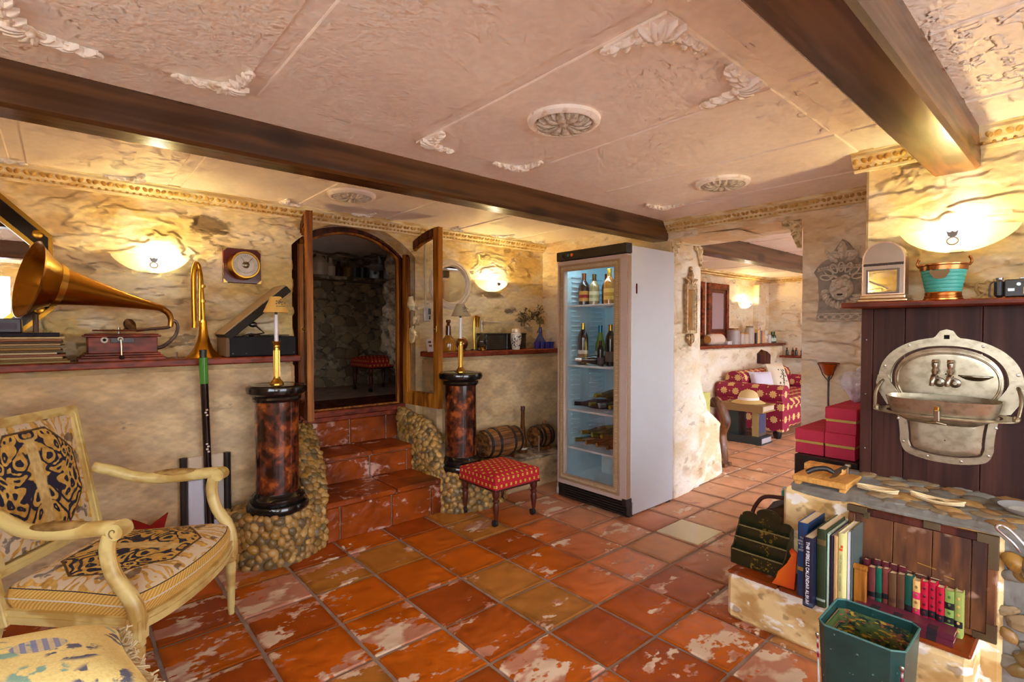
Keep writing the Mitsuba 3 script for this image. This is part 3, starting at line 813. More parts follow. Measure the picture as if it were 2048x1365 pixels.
def tri_uv(m):
    """box-mapped uv in metres: vertices split per face; returns (mesh, uv)."""
    m = m.copy(); m.unmerge_vertices()
    fn = np.repeat(m.face_normals, 3, 0); v = m.vertices
    uv = np.where((np.abs(fn[:, 2]) > .6)[:, None], v[:, :2], np.where((np.abs(fn[:, 0]) > np.abs(fn[:, 1]))[:, None], v[:, [1, 2]], v[:, [0, 2]]))
    return m, uv


LEG = [(.0, 0), (.011, .0), (.013, .02), (.018, .06), (.021, .10), (.016, .125), (.022, .135), (.022, .145), (.015, .155), (.024, .175), (.024, .215), (.0, .215)]


def stool(cx, cy, z0, a, label, legs=None):
    k = thing('footstool', label, 'stool')
    M = trans(cx, cy, z0) @ rotz(a)
    s = .197
    g = np.linspace(-1, 1, 11); X, Y = np.meshgrid(g, g)
    top = .335 + .028 * np.clip(1 - np.maximum(np.abs(X), np.abs(Y)) ** 4, 0, 1)
    V = np.c_[(X * s).ravel(), (Y * s).ravel(), top.ravel()]
    lo = np.c_[(X * (s + .004)).ravel(), (Y * (s + .004)).ravel(), np.full(121, .252)]
    cush = hull(np.vstack([V, lo[[0, 10, 110, 120]]]))
    cm, uv = tri_uv(cush)
    obj('cushion', place(cm, M), 'red_dots', parent=k, smooth=False, uv=uv)
    obj('rail', place(box(-.203, .203, -.203, .203, .238, .254, .004), M), 'vc_satin', '#3c160d', parent=k, smooth=False)
    for sx in (-1, 1):
        for sy in (-1, 1):
            l = obj('leg', place(lathe([(r, z * .88 + .05) for r, z in LEG], 16, (sx * .17, sy * .17, 0)), M), 'vc_satin', '#46180e', parent=k)
            obj('castor', place(cat(tube([(sx * .17 - .011, sy * .17 + .01, .022), (sx * .17 + .011, sy * .17 + .01, .022)], .022, n=16), cbox((sx * .17, sy * .17, .045), (.016, .016, .02), .003)), M), 'vc_satin', '#1b1c1e', parent=l)
    return k


stool(2.302, 2.765, 0, 0, 'red footstool with gold squares on castors before the pebble bank')
stool(2.54, 5.08, .6551, .05, 'red dotted stool standing inside the dark cellar')

# pedestals with candlestick lamps --------------------------------------------
def pedestal(x, y, z, label):
    k = thing('pedestal', label, 'pedestal')
    obj('base', lathe([(0, 0), (.15, 0), (.163, .012), (.166, .03), (.158, .048), (.142, .055), (.148, .066), (.146, .082), (.128, .092), (.118, .11), (0, .11)], 48, (x, y, z)), 'vc_gloss', '#0b0b0c', parent=k, smooth=40)
    obj('shaft', lathe([(.1145, .10), (.1145, .635)], 48, (x, y, z)), 'burl', parent=k, smooth=True)
    obj('cap', lathe([(0, .625), (.125, .625), (.132, .64), (.128, .652), (.14, .66), (.156, .672), (.16, .69), (.156, .708), (.145, .716), (0, .716)], 48, (x, y, z)), 'vc_gloss', '#0b0b0c', parent=k, smooth=40)
    return k


def candle_lamp(x, y, z, shade, label):
    k = thing('candlestick_lamp', label, 'lamp')
    pr = [(0, 0), (.038, 0), (.038, .006), (.033, .012), (.03, .02), (.022, .027), (.019, .035), (.017, .042), (.017, .20), (.0165, .21), (.02, .215), (.02, .222), (.016, .225), (.022, .238), (.026, .246), (.0, .246)]
    obj('column', lathe(pr, 24, (x, y, z)), 'vc_metal', '#c79b45', parent=k)
    fl_ = [tube([(x + .017 * math.cos(a), y + .017 * math.sin(a), z + .045), (x + .017 * math.cos(a), y + .017 * math.sin(a), z + .195)], .0018, 5) for a in np.arange(14) * 2 * PI / 14]
    obj('fluting', cat(fl_), 'vc_metal', '#d9b462', parent=k)
    obj('candle', lathe([(0, .24), (.0115, .24), (.0115, .398), (0, .398)], 16, (x, y, z)), 'vc_satin', '#e9e6ee', parent=k)
    obj('holder', lathe([(0, .396), (.007, .396), (.007, .43), (0, .43)], 12, (x, y, z)), 'vc_satin', '#15120e', parent=k)
    sh = obj('lamp_shade', lathe([(.068, .41), (.028, .50), (.0265, .50), (.0665, .41)], 40, (x, y, z)), 'vc_matte', shade, parent=k, label='tapered printed paper shade')
    tree = [blob((.03 * math.cos(q * 2.4) * (q / 14), .014 + .022 * (q / 14) * math.sin(q * 2.4), 0), (.006, .004, .0012), 1) for q in range(14)] + [cbox((0, -.012, 0), (.05, .004, .0012))]
    tilt = math.atan2(.04, .09)
    Mx = frame((x + .2 * .047, y - .047, z + .455), (1, .2, 0), (-.0, math.sin(tilt), math.cos(tilt)))
    Mx[:3, 2] = np.cross(Mx[:3, 0], Mx[:3, 1])
    obj('print', place(cat(tree), Mx), 'vc_matte', '#6e6250', parent=sh)
    return k


pedestal(.928, 3.10, .268, 'dark burl wood pedestal with black rims on the left pebble bank')
candle_lamp(.928, 3.10, .984, '#d9ad5c', 'brass candlestick lamp with amber shade on the left pedestal')
pedestal(2.212, 3.10, .268, 'dark burl wood pedestal with black rims behind the red stool')
candle_lamp(2.212, 3.10, .984, '#9d8f70', 'brass candlestick lamp with greyish shade on the right pedestal')
# ---------------------------------------------------------------- left counter
CT = 1.137
ry = np.random.default_rng(5)
SL = ['#8a7448', '#6c5330', '#a58e66', '#7c4f38', '#b7a27c', '#5a4632', '#93703c', '#75664c', '#a0835a', '#4c3c2c', '#8d5c40', '#b29b70']
z = CT + .001
for q in range(12):
    h = .0105
    dx = ry.uniform(-.018, .018) + (.02 if q < 4 else 0)
    obj('record_sleeve', box(-.40 + dx, .005 + dx, 3.275 + ry.uniform(0, .012), 3.535, z, z + h - .0008, .002), 'vc_matte', SL[q], cat='record sleeve', group='worn record sleeves piled on the counter', label=f"worn {['ochre', 'brown', 'pale tan', 'reddish brown', 'beige', 'dark brown', 'mustard', 'olive grey', 'sandy', 'blackish brown', 'rust brown', 'light tan'][q]} record sleeve, {['lowest', 'second', 'third', 'fourth', 'fifth', 'sixth', 'seventh', 'eighth', 'ninth', 'tenth', 'eleventh', 'twelfth'][q]} from the bottom of the pile by the gramophone", smooth=False)
    z += h
obj('record_sleeve', box(-.40, .0, 3.28, 3.53, z, z + .018, .003), 'vc_matte', '#1d1a22', cat='record sleeve', label='thick near-black sleeve, topmost of the record pile left of the gramophone', smooth=False)
k = thing('dark_box', 'small dark box lying on the record pile at the left edge', 'box')
obj('body', box(-.36, -.135, 3.34, 3.50, z + .019, z + .085, .004), 'vc_satin', '#2a2430', parent=k, smooth=False)
obj('label_strip', box(-.30, -.15, 3.338, 3.341, z + .035, z + .065), 'vc_matte', '#57505c', parent=k, smooth=False)

g_ = thing('gramophone', 'antique gramophone with a big brass horn on the left counter', 'gramophone')
gw = '#4f2415'
obj('plinth', cat(box(.063, .425, 3.272, 3.53, CT, CT + .017, .003), box(.075, .413, 3.282, 3.525, CT + .017, CT + .028, .003), box(.088, .402, 3.29, 3.52, CT + .028, CT + .04, .003)), 'shelf_wood', parent=g_, smooth=False)
obj('case', box(.103, .390, 3.30, 3.515, CT + .04, CT + .122, .003), 'shelf_wood', parent=g_, smooth=False)
obj('lid', cat(box(.085, .405, 3.285, 3.52, CT + .122, CT + .132, .003), box(.095, .395, 3.292, 3.515, CT + .132, CT + .139, .003)), 'shelf_wood', parent=g_, smooth=False)
obj('turntable', lathe([(0, 0), (.108, 0), (.112, .004), (.108, .008), (0, .008)], 40, (.235, 3.41, CT + .152)), 'vc_satin', '#5a2a1c', parent=g_)
obj('spindle', tube([(.235, 3.41, CT + .135), (.235, 3.41, CT + .172)], .006), 'vc_metal', '#8d8378', parent=g_)
obj('grommet', place(lathe([(.007, 0), (.0155, 0), (.0155, .005), (.007, .005)], 24), on_back((.168, 3.301, CT + .108))), 'vc_satin', '#a59a84', parent=g_)
obj('grommet_hole', place(lathe([(0, 0), (.008, 0), (.008, .002), (0, .002)], 16), on_back((.168, 3.30, CT + .108))), 'vc_matte', '#0a0806', parent=g_)
obj('nameplate', box(.193, .29, 3.2975, 3.301, CT + .093, CT + .117, .001), 'vc_satin', '#2a1812', parent=g_, smooth=False)
cr = obj('crank', tube(bez([(.232, 3.30, CT + .112), (.232, 3.268, CT + .112), (.233, 3.262, CT + .10), (.234, 3.26, CT + .03)], 14), .0042, 8), 'vc_metal', '#b09a7c', parent=g_)
obj('knob', lathe([(0, 0), (.009, .002), (.012, .012), (.007, .022), (0, .024)], 14, (.2345, 3.26, CT + .008)), 'vc_satin', '#1a100c', parent=cr)
obj('crank_eye', place(lathe([(.006, 0), (.012, 0), (.012, .006), (.006, .006)], 16), on_back((.232, 3.299, CT + .112))), 'vc_roughmetal', '#8a8274', parent=g_)
arm = bez([(.392, 3.43, CT + .055), (.435, 3.43, CT + .07), (.483, 3.42, CT + .12), (.497, 3.41, CT + .17), (.487, 3.405, CT + .205), (.462, 3.40, CT + .21)], 22)
obj('bracket', tube(arm, np.linspace(.019, .012, len(arm)), 10, flat=.6), 'vc_roughmetal', '#8a8186', parent=g_)
ta = obj('tone_arm', tube(bez([(.462, 3.40, CT + .185), (.44, 3.395, CT + .172), (.36, 3.38, CT + .165), (.305, 3.37, CT + .158)], 14), .011, 10), 'vc_roughmetal', '#7d6a60', parent=g_)
obj('sound_box', cat(place(lathe([(0, 0), (.03, 0), (.033, .006), (.03, .014), (.012, .018), (0, .018)], 28), frame((.272, 3.355, CT + .182), (.5, .5, .4), (-.4, 0, .6))), tube([(.262, 3.352, CT + .172), (.25, 3.35, CT + .161)], .004), tube([(.305, 3.37, CT + .158), (.29, 3.364, CT + .172)], .009)), 'vc_metal', '#77665c', parent=ta)
obj('elbow', tube(bez([(.462, 3.40, CT + .175), (.464, 3.40, CT + .215), (.452, 3.395, CT + .25), (.425, 3.388, CT + .272)], 14), np.linspace(.013, .017, 15 if False else len(bez([(0, 0, 0)] * 4, 14))), 12), 'vc_metal', '#a87a36', parent=g_)
tip, mouth = np.array([.43, 3.39, 1.412]), np.array([-.105, 3.235, 1.528])
ax = mouth - tip; Lh = np.linalg.norm(ax); ax /= Lh
sx_ = np.cross([0, 0, 1], ax); sx_ /= np.linalg.norm(sx_)
Mh = frame(tip, sx_, np.cross(ax, sx_), ax)
hp = [(.016, 0), (.019, .04), (.03, .12), (.046, .22), (.066, .33), (.084, .41), (.095, .455), (.104, .478), (.118, .50), (.138, .525), (.160, .55), (.178, Lh - .002), (.184, Lh), (.180, Lh + .001), (.158, .547), (.135, .520), (.114, .493), (.10, .470), (.09, .45), (.06, .33), (.03, .15)]
obj('horn', place(lathe(hp, 56), Mh), 'vc_metal', '#a8752c', parent=g_, smooth=40)
obj('horn_seam', place(lathe([(.0955, .452), (.099, .452), (.1065, .478), (.1035, .479)], 56), Mh), 'vc_metal', '#d9b25c', parent=g_)
obj('horn_rest', tube([(-.085, 3.33, 1.285), (-.085, 3.33, 1.37)], .011), 'vc_satin', '#4b3020', parent=g_)

k = thing('bugle', 'tall brass bugle standing on its bell beside the gramophone', 'horn')
bx, by = .612, 3.40
obj('bell', lathe([(.018, .21), (.0205, .17), (.025, .13), (.034, .09), (.05, .05), (.07, .022), (.088, .006), (.092, .0), (.086, .002), (.066, .022), (.045, .05), (.03, .09)], 40, (bx + .008, by, CT)), 'vc_metal', '#d19a32', parent=k, smooth=40)
obj('tubing', tube(bez([(bx + .008, by, CT + .20), (bx + .004, by, CT + .33), (bx - .004, by, CT + .48), (bx - .018, by, CT + .535), (bx - .034, by, CT + .50), (bx - .038, by, CT + .40), (bx - .036, by, CT + .17)], 60), .0125, 12), 'vc_metal', '#c9922e', parent=k)
obj('tubing', tube(bez([(bx - .012, by - .018, CT + .21), (bx - .010, by - .016, CT + .36), (bx - .008, by - .014, CT + .47), (bx - .018, by - .006, CT + .505), (bx - .03, by + .004, CT + .47), (bx - .03, by + .012, CT + .25)], 46), .0085, 10), 'vc_metal', '#d8a640', parent=k)
for zz in (.20, .315, .40): obj('ferrule', lathe([(.0, 0), (.018, 0), (.0185, .008), (.018, .016), (0, .016)], 18, (bx + .004, by, CT + zz)), 'vc_metal', '#e2b654', parent=k)
obj('screw_peg', cat(tube([(.485, 3.36, CT), (.485, 3.36, CT + .035)], .0035), tube([(.485, 3.36, CT), (.485, 3.36, CT + .006)], .007)), 'vc_satin', '#6b3a1c', cat='peg', label='tiny upright peg on the counter between gramophone and bugle')

k = thing('record_player', 'portable black record player with its lid propped open', 'record player')
obj('case', box(.735, 1.105, 3.30, 3.53, CT + .002, CT + .118, .006), 'vc_matte', '#191a1e', parent=k, smooth=False)
obj('side', box(.715, .735, 3.30, 3.53, CT + .002, CT + .115, .004), 'vc_matte', '#6b5640', parent=k, smooth=False)
a = math.radians(41)
Ml = frame((.70, 3.30, CT + .132), (math.cos(a), 0, math.sin(a)), (0, 1, 0))
obj('lid', place(box(0, .46, 0, .23, -.05, -.006, .005), Ml), 'vc_matte', '#26231f', parent=k, smooth=False)
obj('lid_cover', place(box(0.002, .458, .003, .227, -.006, .003, .003), Ml), 'vc_matte', '#a08a66', parent=k, smooth=False)
obj('turntable', lathe([(0, 0), (.095, 0), (.097, .005), (.09, .007), (0, .007)], 40, (1.0, 3.415, CT + .122)), 'vc_metal', '#b9b6b4', parent=k)
obj('lid_stay', cat(tube([(.80, 3.31, CT + .122), (.85, 3.31, CT + .135), (.90, 3.31, CT + .125)], .004), tube([(.84, 3.32, CT + .122), (.925, 3.32, CT + .14), (.87, 3.32, CT + .19)], .006), blob((.865, 3.33, CT + .19), (.025, .02, .018), 1)), 'vc_metal', '#55555a', parent=k)
for x in (.75, .82, 1.09): obj('stud', blob((x, 3.299, CT + .02), (.004, .003, .004), 1), 'vc_metal', '#8d8d90', parent=k)

# on the wall above
k = thing('barometer', 'brass ship barometer on a dark red square board', 'barometer')
M = on_back((.862, YB, 1.692))
obj('board', place(cbox((0, 0, .009), (.215, .215, .018), .004), M), 'vc_gloss', '#4a0f0e', parent=k, smooth=False)
for sx in (-1, 1):
    for sy in (-1, 1): obj('corner_plate', place(extr(Polygon([(sx * .107, sy * .107), (sx * .082, sy * .107), (sx * .107, sy * .082)]), .002), M @ trans(0, 0, .018)), 'vc_metal', '#b08c48', parent=k, smooth=False)
obj('housing', place(lathe([(.088, .0), (.088, .02), (.078, .035), (.074, .07), (.082, .078), (.080, .085), (.072, .085), (.068, .076), (0, .076)], 48), M @ trans(.0, .0, .016)), 'vc_metal', '#b98a35', parent=k, smooth=40)
dl = obj('dial', place(lathe([(0, .0), (.069, 0), (.069, .003), (0, .003)], 40), M @ trans(0, 0, .092)), 'vc_matte', '#cfcac2', parent=k)
tick = [place(box(-.0008, .0008, .054, .064, 0, .0012), rotz(q * PI / 18)) for q in range(36) if abs(q - 18) > 3]
obj('scale', place(cat(tick + [lathe([(.049, 0), (.050, 0), (.050, .0012), (.049, .0012)], 40)]), M @ trans(0, 0, .095)), 'vc_matte', '#3a3632', parent=dl)
obj('hub', place(lathe([(0, 0), (.02, 0), (.02, .004), (.012, .008), (0, .009)], 24), M @ trans(0, 0, .095)), 'vc_metal', '#7d7260', parent=dl)
obj('needle', place(cat(place(box(-.001, .001, -.02, .055, 0, .001), rotz(-.7)), place(box(-.0008, .0008, -.015, .05, 0.001, .002), rotz(.5))), M @ trans(0, 0, .1)), 'vc_matte', '#221f1c', parent=dl)

k = thing('octagonal_mirror', 'large octagonal mirror with black and gold frame at the left edge', 'mirror')
oc = lambda s: Polygon([(-.33 + s, .39 - .0 - s * 0 - s), (.33 - s - .0, .39 - s), (.33 - s, .39 - s)])


def octa(w, h, c): return Polygon([(-w + c, -h), (w - c, -h), (w, -h + c), (w, h - c), (w - c, h), (-w + c, h), (-w, h - c), (-w, -h + c)])


M = on_back((-.375, YB, 1.585))
obj('outer_rim', place(extr(octa(.355, .385, .20).difference(octa(.338, .368, .193)), .045), M), 'vc_metal', '#b5842f', parent=k, smooth=False)
obj('frame', place(extr(octa(.338, .368, .193).difference(octa(.285, .315, .17)), .032), M), 'vc_gloss', '#17130f', parent=k, smooth=False)
obj('inner_rim', place(extr(octa(.285, .315, .17).difference(octa(.268, .298, .163)), .036), M), 'vc_metal', '#c39338', parent=k, smooth=False)
obj('mirror_glass', place(extr(octa(.27, .30, .164), .012), M), 'mirror', parent=k, smooth=False)
for sx in (-1, 1):
    for sy in (-1, 1):
        obj('corner_boss', place(blob((sx * .30, sy * .19, .030), (.024, .024, .006), 2), M), 'vc_metal', '#b5842f', parent=k)

# on the floor by the low wall
k = thing('tall_pole', 'tall dark pole with a green glass top against the low wall', 'pole')
tl = lambda s: np.array([.618, 3.245, 0]) * (1 - s) + np.array([.582, 3.21, 1.187]) * s
obj('shaft', tube([tl(0.0), tl(.845)], .0195, 20), 'vc_gloss', '#15090b', parent=k)
obj('green_sleeve', tube([tl(.845), tl(.965)], .0215, 20), 'vc_gloss', '#3f7d2c', parent=k, label='translucent green glass sleeve')
obj('cap', tube([tl(.965), tl(1.0)], .017, 20), 'vc_satin', '#1b211c', parent=k)
for s, n_ in ((.70, 3), (.53, 4)):
    for q in range(n_): obj('mark', blob(tl(s + q * .012) + np.array([.004 - .006 * (q % 2), -.0185, 0]), (.007, .0035, .006), 1), 'vc_matte', '#c9b7a4', parent=k)
k = thing('slatted_sled', 'dark framed board with rounded posts and whitish panels behind the pole', 'sled')
for x in (.492, .705): obj('rail', hull(np.vstack([tube([(x, 3.262, .0), (x, 3.262, .60)], .018, 10).vertices])), 'vc_satin', '#191411', parent=k, smooth=30)
obj('top_panel', box(.512, .686, 3.255, 3.272, .52, .60, .006), 'vc_matte', '#c8b49a', parent=k, smooth=False)
obj('panel', box(.512, .59, 3.258, 3.272, .05, .47, .004), 'vc_matte', '#b9b4bb', parent=k, smooth=False)
obj('panel', box(.60, .686, 3.258, 3.272, .24, .47, .004), 'vc_matte', '#9c938c', parent=k, smooth=False)
obj('panel', box(.60, .686, 3.258, 3.272, .05, .23, .004), 'vc_matte', '#b7b4ba', parent=k, smooth=False)
obj('crossbar', cat(box(.505, .69, 3.254, 3.274, .475, .512, .004), box(.59, .60, 3.254, 3.272, .05, .475)), 'vc_satin', '#201a16', parent=k, smooth=False)
k = thing('red_star', 'small dark red pointed star shape behind the armchair', 'ornament')
st5 = Polygon([(r * math.sin(q * PI / 5), r * math.cos(q * PI / 5)) for q, r in zip(range(10), [.13, .055] * 5)])
obj('star', place(extr(affinity.rotate(st5, 36, origin=(0, 0)), .02), frame((.335, 3.20, .235), (1, 0, 0), (0, .12, 1))), 'vc_matte', '#8e1a14', parent=k, smooth=False)
obj('stand', box(.30, .37, 3.17, 3.24, 0, .13, .01), 'vc_matte', '#5b1a12', parent=k, smooth=False)


# ---------------------------------------------------------------- armchair
def f_tapestry(p, n, uv):
    a, v = dr.abs(uv.x), uv.y
    wx, wy = fbm(a * 9, v * 9, 1.0, 2) * .16, fbm(a * 9, v * 9, 5.0, 2) * .16
    vd = voronoi((a + wx) * 15, (v + wy) * 15)
    rings = dr.sin((vd[0] * 14 + fbm(a * 34, v * 34, 2.0, 2) * 5))
    gold = smoothstep(-.35, .05, rings)
    goldc = mix(L('#8f6326'), L('#d2a650'), fbm(a * 60, v * 60, 3.0, 3) * 1.1)
    field = mix(L('#14142a'), goldc, gold)
    d = dr.maximum(dr.maximum(a / .285, dr.abs(v) / .265), (a + dr.abs(v)) / .40)
    border = mix(L('#cbb594'), goldc, smoothstep(.1, .5, dr.sin(vd[0] * 13 + fbm(a * 18, v * 18, 8.0, 2) * 7)))
    border = mix(border, L('#2a2230'), smoothstep(.62, .70, fbm(a * 30, v * 30, 6.0, 3)) * .7)
    c = mix(field, border, smoothstep(.735, .75, d))
    c = mix(c, L('#4a3016'), smoothstep(.02, .008, dr.abs(d - .74)))
    col = smoothstep(.03, .022, a) * smoothstep(.17, .16, dr.abs(v))
    return mix(c, mix(L('#a5803a'), L('#d9bd80'), fbm(a * 70, v * 50, 9.0, 2)), col)


def f_seat_side(p, n, uv):
    t = uv.y      # 0 at the rail .. 1 at the top edge
    rope = .5 + .5 * dr.sin(uv.x * 420 + t * 30)
    c = mix(L('#b28434'), L('#d3ac5a'), rope)
    c = mix(c, L('#17172c'), smoothstep(.30, .33, t) * smoothstep(.50, .47, t) * smoothstep(.9, 1.0, uv.x / 10))
    c = mix(c, L('#cfc0a4'), smoothstep(.5, .52, t) * smoothstep(.60, .58, t))
    return mix(c, L('#1b1b33'), smoothstep(.93, .95, t) * smoothstep(.99, .97, t))


bsdf('tapestry', {'type': 'principled', 'base_color': proc(f_tapestry), 'roughness': 0.85, 'sheen': 0.3})
bsdf('seat_border', {'type': 'principled', 'base_color': proc(f_seat_side), 'roughness': 0.85, 'sheen': 0.3})
CREAM = '#cdb778'


def f_cream(p, n, uv):
    return mix(L('#cdb673'), L('#b08e4c'), smoothstep(.45, .7, fbm(p.x * 14, p.y * 14, p.z * 14, 3)))


bsdf('cream_paint', {'type': 'principled', 'base_color': proc(f_cream), 'roughness': 0.35, 'specular': 0.5})
ch = thing('armchair', 'cream painted armchair with navy and gold tapestry upholstery at the left edge', 'armchair')
Fd, Ld = np.array([.79, -.613, 0]), np.array([.613, .79, 0])
MC = frame((.382, 2.337, 0), Fd, Ld)
# plan of the seat, bowed to the front
plan = [(-.50, -.245), (-.25, -.285), (-.04, -.325), (.015, -.27), (.045, -.15), (.055, 0), (.045, .15), (.015, .27), (-.04, .325), (-.25, .285), (-.50, .245)]
pl_ = Polygon(np.vstack([bez(plan, 60)]))


def co(name, mesh, mat='cream_paint', parent=ch, smooth=30, color=None, **kw): return obj(name, place(mesh, MC), mat, color, parent=parent, smooth=smooth, **kw)


co('seat_rail', cat(extr(pl_.buffer(.0).difference(pl_.buffer(-.05)), .05).apply_translation((0, 0, .295)), extr(pl_.buffer(.006).difference(pl_.buffer(-.03)), .012).apply_translation((0, 0, .312)), extr(pl_.buffer(.004).difference(pl_.buffer(-.03)), .01).apply_translation((0, 0, .335))))
ring = np.array(pl_.buffer(-.012).exterior.coords)[:-1]
ring = ring[::max(1, len(ring) // 72)]
cen = np.array([-.22, 0])
V, UV = [], []
sr = np.r_[0, np.cumsum(np.linalg.norm(np.diff(ring, axis=0), axis=1))]
for s, z_, t in ((1.0, .345, 0), (1.025, .365, .3), (1.03, .385, .6), (1.01, .405, .85), (.985, .415, 1.0)):
    V.append(np.c_[cen + (ring - cen) * s, np.full(len(ring), z_)]); UV.append(np.c_[sr, np.full(len(ring), t)])
nr = len(ring)
Fq = [(i * nr + j, i * nr + (j + 1) % nr, (i + 1) * nr + (j + 1) % nr) for i in range(4) for j in range(nr)] + [(i * nr + j, (i + 1) * nr + (j + 1) % nr, (i + 1) * nr + j) for i in range(4) for j in range(nr)]
co('seat_border', trimesh.Trimesh(np.vstack(V), Fq, process=False), 'seat_border', smooth=True, uv=np.vstack(UV))
V = []
for s, z_ in ((.985, .415), (.95, .423), (.85, .436), (.65, .448), (.4, .455), (.15, .457), (.001, .457)):
    V.append(np.c_[cen + (ring - cen) * s, np.full(len(ring), z_)])
V = np.vstack(V)
Fq = [(i * nr + j, i * nr + (j + 1) % nr, (i + 1) * nr + (j + 1) % nr) for i in range(6) for j in range(nr)] + [(i * nr + j, (i + 1) * nr + (j + 1) % nr, (i + 1) * nr + j) for i in range(6) for j in range(nr)]
co('seat', trimesh.Trimesh(V, Fq, process=False), 'tapestry', smooth=True, uv=np.c_[V[:, 1], V[:, 0] + .22])
FL = [(0, 0), (.011, 0), (.013, .008), (.0125, .02), (.0145, .03), (.017, .10), (.0205, .20), (.022, .235), (.017, .242), (.0235, .25), (.0235, .262), (.018, .268)]
for sy in (-1, 1):
    co('front_leg', cat(lathe(FL, 20, (-.01, sy * .318, 0)), cbox((-.01, sy * .318, .305), (.05, .05, .08), .006)))
    co('back_leg', tube(bez([(-.60, sy * .25, 0), (-.55, sy * .248, .15), (-.51, sy * .245, .33)], 10), [.016] * 4 + [.02] * 7 if False else np.linspace(.015, .024, len(bez([(0, 0, 0)] * 3, 10))), 10))
# raked back
tb = math.atan2(.15, .62)
MB = frame((-.50, 0, .345), (0, 1, 0), (-math.sin(tb), 0, math.cos(tb)))   # local x left, y up the back, z to the front


def back_poly(i): return Polygon([(-.245 + i, .10 + i), (-.275 + i, .625 - i), (-.262 + i, .64 - i), (.262 - i, .64 - i), (.275 - i, .625 - i), (.245 - i, .10 + i)])


co('back_frame', place(cat(extr(back_poly(0).difference(back_poly(.035)), .034).apply_translation((0, 0, -.017)), extr(back_poly(.008).difference(back_poly(.022)), .042).apply_translation((0, 0, -.02)), box(-.262, -.232, -.06, .12, -.018, .016, .004), box(.232, .262, -.06, .12, -.018, .016, .004)), MB), smooth=False)
g = np.linspace(-1, 1, 21); X, Y = np.meshgrid(g, g)
bw = .215 + .027 * (Y + 1) / 2
pv = np.c_[(X * bw).ravel(), (.3775 + Y * .235).ravel(), (.004 + .022 * np.clip((1 - X ** 4) * (1 - Y ** 4), 0, 1)).ravel()]
pf = [(i * 21 + j, i * 21 + j + 1, (i + 1) * 21 + j + 1) for i in range(20) for j in range(20)] + [(i * 21 + j, (i + 1) * 21 + j + 1, (i + 1) * 21 + j) for i in range(20) for j in range(20)]
co('back_cushion', place(trimesh.Trimesh(pv, pf, process=False), MB), 'tapestry', smooth=True, uv=np.c_[pv[:, 0] * 1.1, pv[:, 1] - .3775])
co('back_cover', place(extr(back_poly(.03), .006).apply_translation((0, 0, -.012)), MB), 'vc_matte', color='#8f7440', smooth=False)
for sy in (-1, 1):
    pth = bez([(-.555, sy * .262, .70), (-.48, sy * .278, .675), (-.38, sy * .30, .638), (-.26, sy * .318, .632), (-.13, sy * .326, .645), (-.06, sy * .328, .648)], 40)
    arm_ = co('armrest', cat(tube(pth, np.linspace(.023, .026, len(pth)), 12), tube([(-.055, sy * .328 - .027, .642), (-.055, sy * .328 + .027, .642)], .027, n=24)))
    co('scroll', tube([(-.055 + .004 * q * math.cos(q * .9), sy * .328 + sy * .028, .642 + .004 * q * math.sin(q * .9)) for q in np.linspace(0, 5, 30)], .002, 5), 'vc_matte', parent=arm_, color='#7a6334')
    co('arm_pad', place(blob((0, 0, 0), (.105, .024, .017), 3), frame((-.24, sy * .32, .654), (1, .04 * sy, .03), (0, 1, 0))), 'vc_matte', parent=arm_, color=lambda v: lin('#6a4a22') + (lin('#a8864a') - lin('#6a4a22')) * np.clip((meshkit.fbm(v * 40, 3, 2) - .35) * 3, 0, 1)[:, None], smooth=True)
    sp = bez([(-.085, sy * .328, .63), (-.095, sy * .328, .57), (-.075, sy * .327, .49), (-.025, sy * .324, .41), (-.008, sy * .321, .35), (-.01, sy * .319, .30)], 30)
    co('arm_support', tube(sp, np.linspace(.022, .027, len(sp)), 12))
    co('support_bead', tube(sp + np.array([.023, 0, 0]), .005, 6), 'vc_satin', color='#b08a48')

# yellow cushion on a footrest at the very front
k = thing('footrest', 'low upholstered footrest under the yellow cushion', 'footrest')
obj('body', box(-.42, .03, 1.22, 1.62, .10, .485, .03), 'vc_matte', '#6b2a22', parent=k)
for x in (-.38, -.01):
    for y in (1.26, 1.58): obj('leg', box(x - .02, x + .02, y - .02, y + .02, 0, .10, .004), 'vc_satin', '#2a1710', parent=k)
pk = thing('cushion', 'pale yellow cushion with blue print and cream fringe at the bottom left corner', 'cushion')


def f_toile(p, n, uv):
    c = mix(L('#e3cd85'), L('#d6ba6e'), noise(uv.x * 300, uv.y * 300, 0.0))
    cell = voronoi(uv.x * 7.5 + 1.3, uv.y * 7.5)
    ink = smoothstep(.5, .60, fbm(uv.x * 46, uv.y * 46, 1.0, 4)) * smoothstep(.42, .30, cell[0])
    vase = smoothstep(.05, .046, dr.sqrt(dr.square(uv.x - .05) + dr.square((uv.y - .02) * 1.2))) * (.35 + .5 * smoothstep(-.2, .2, dr.sin(uv.x * 330)))
    c = mix(c, mix(L('#2c3a63'), L('#6d9a8a'), smoothstep(.4, .7, cell[2])), ink * .9)
    return mix(c, L('#66719c'), vase)


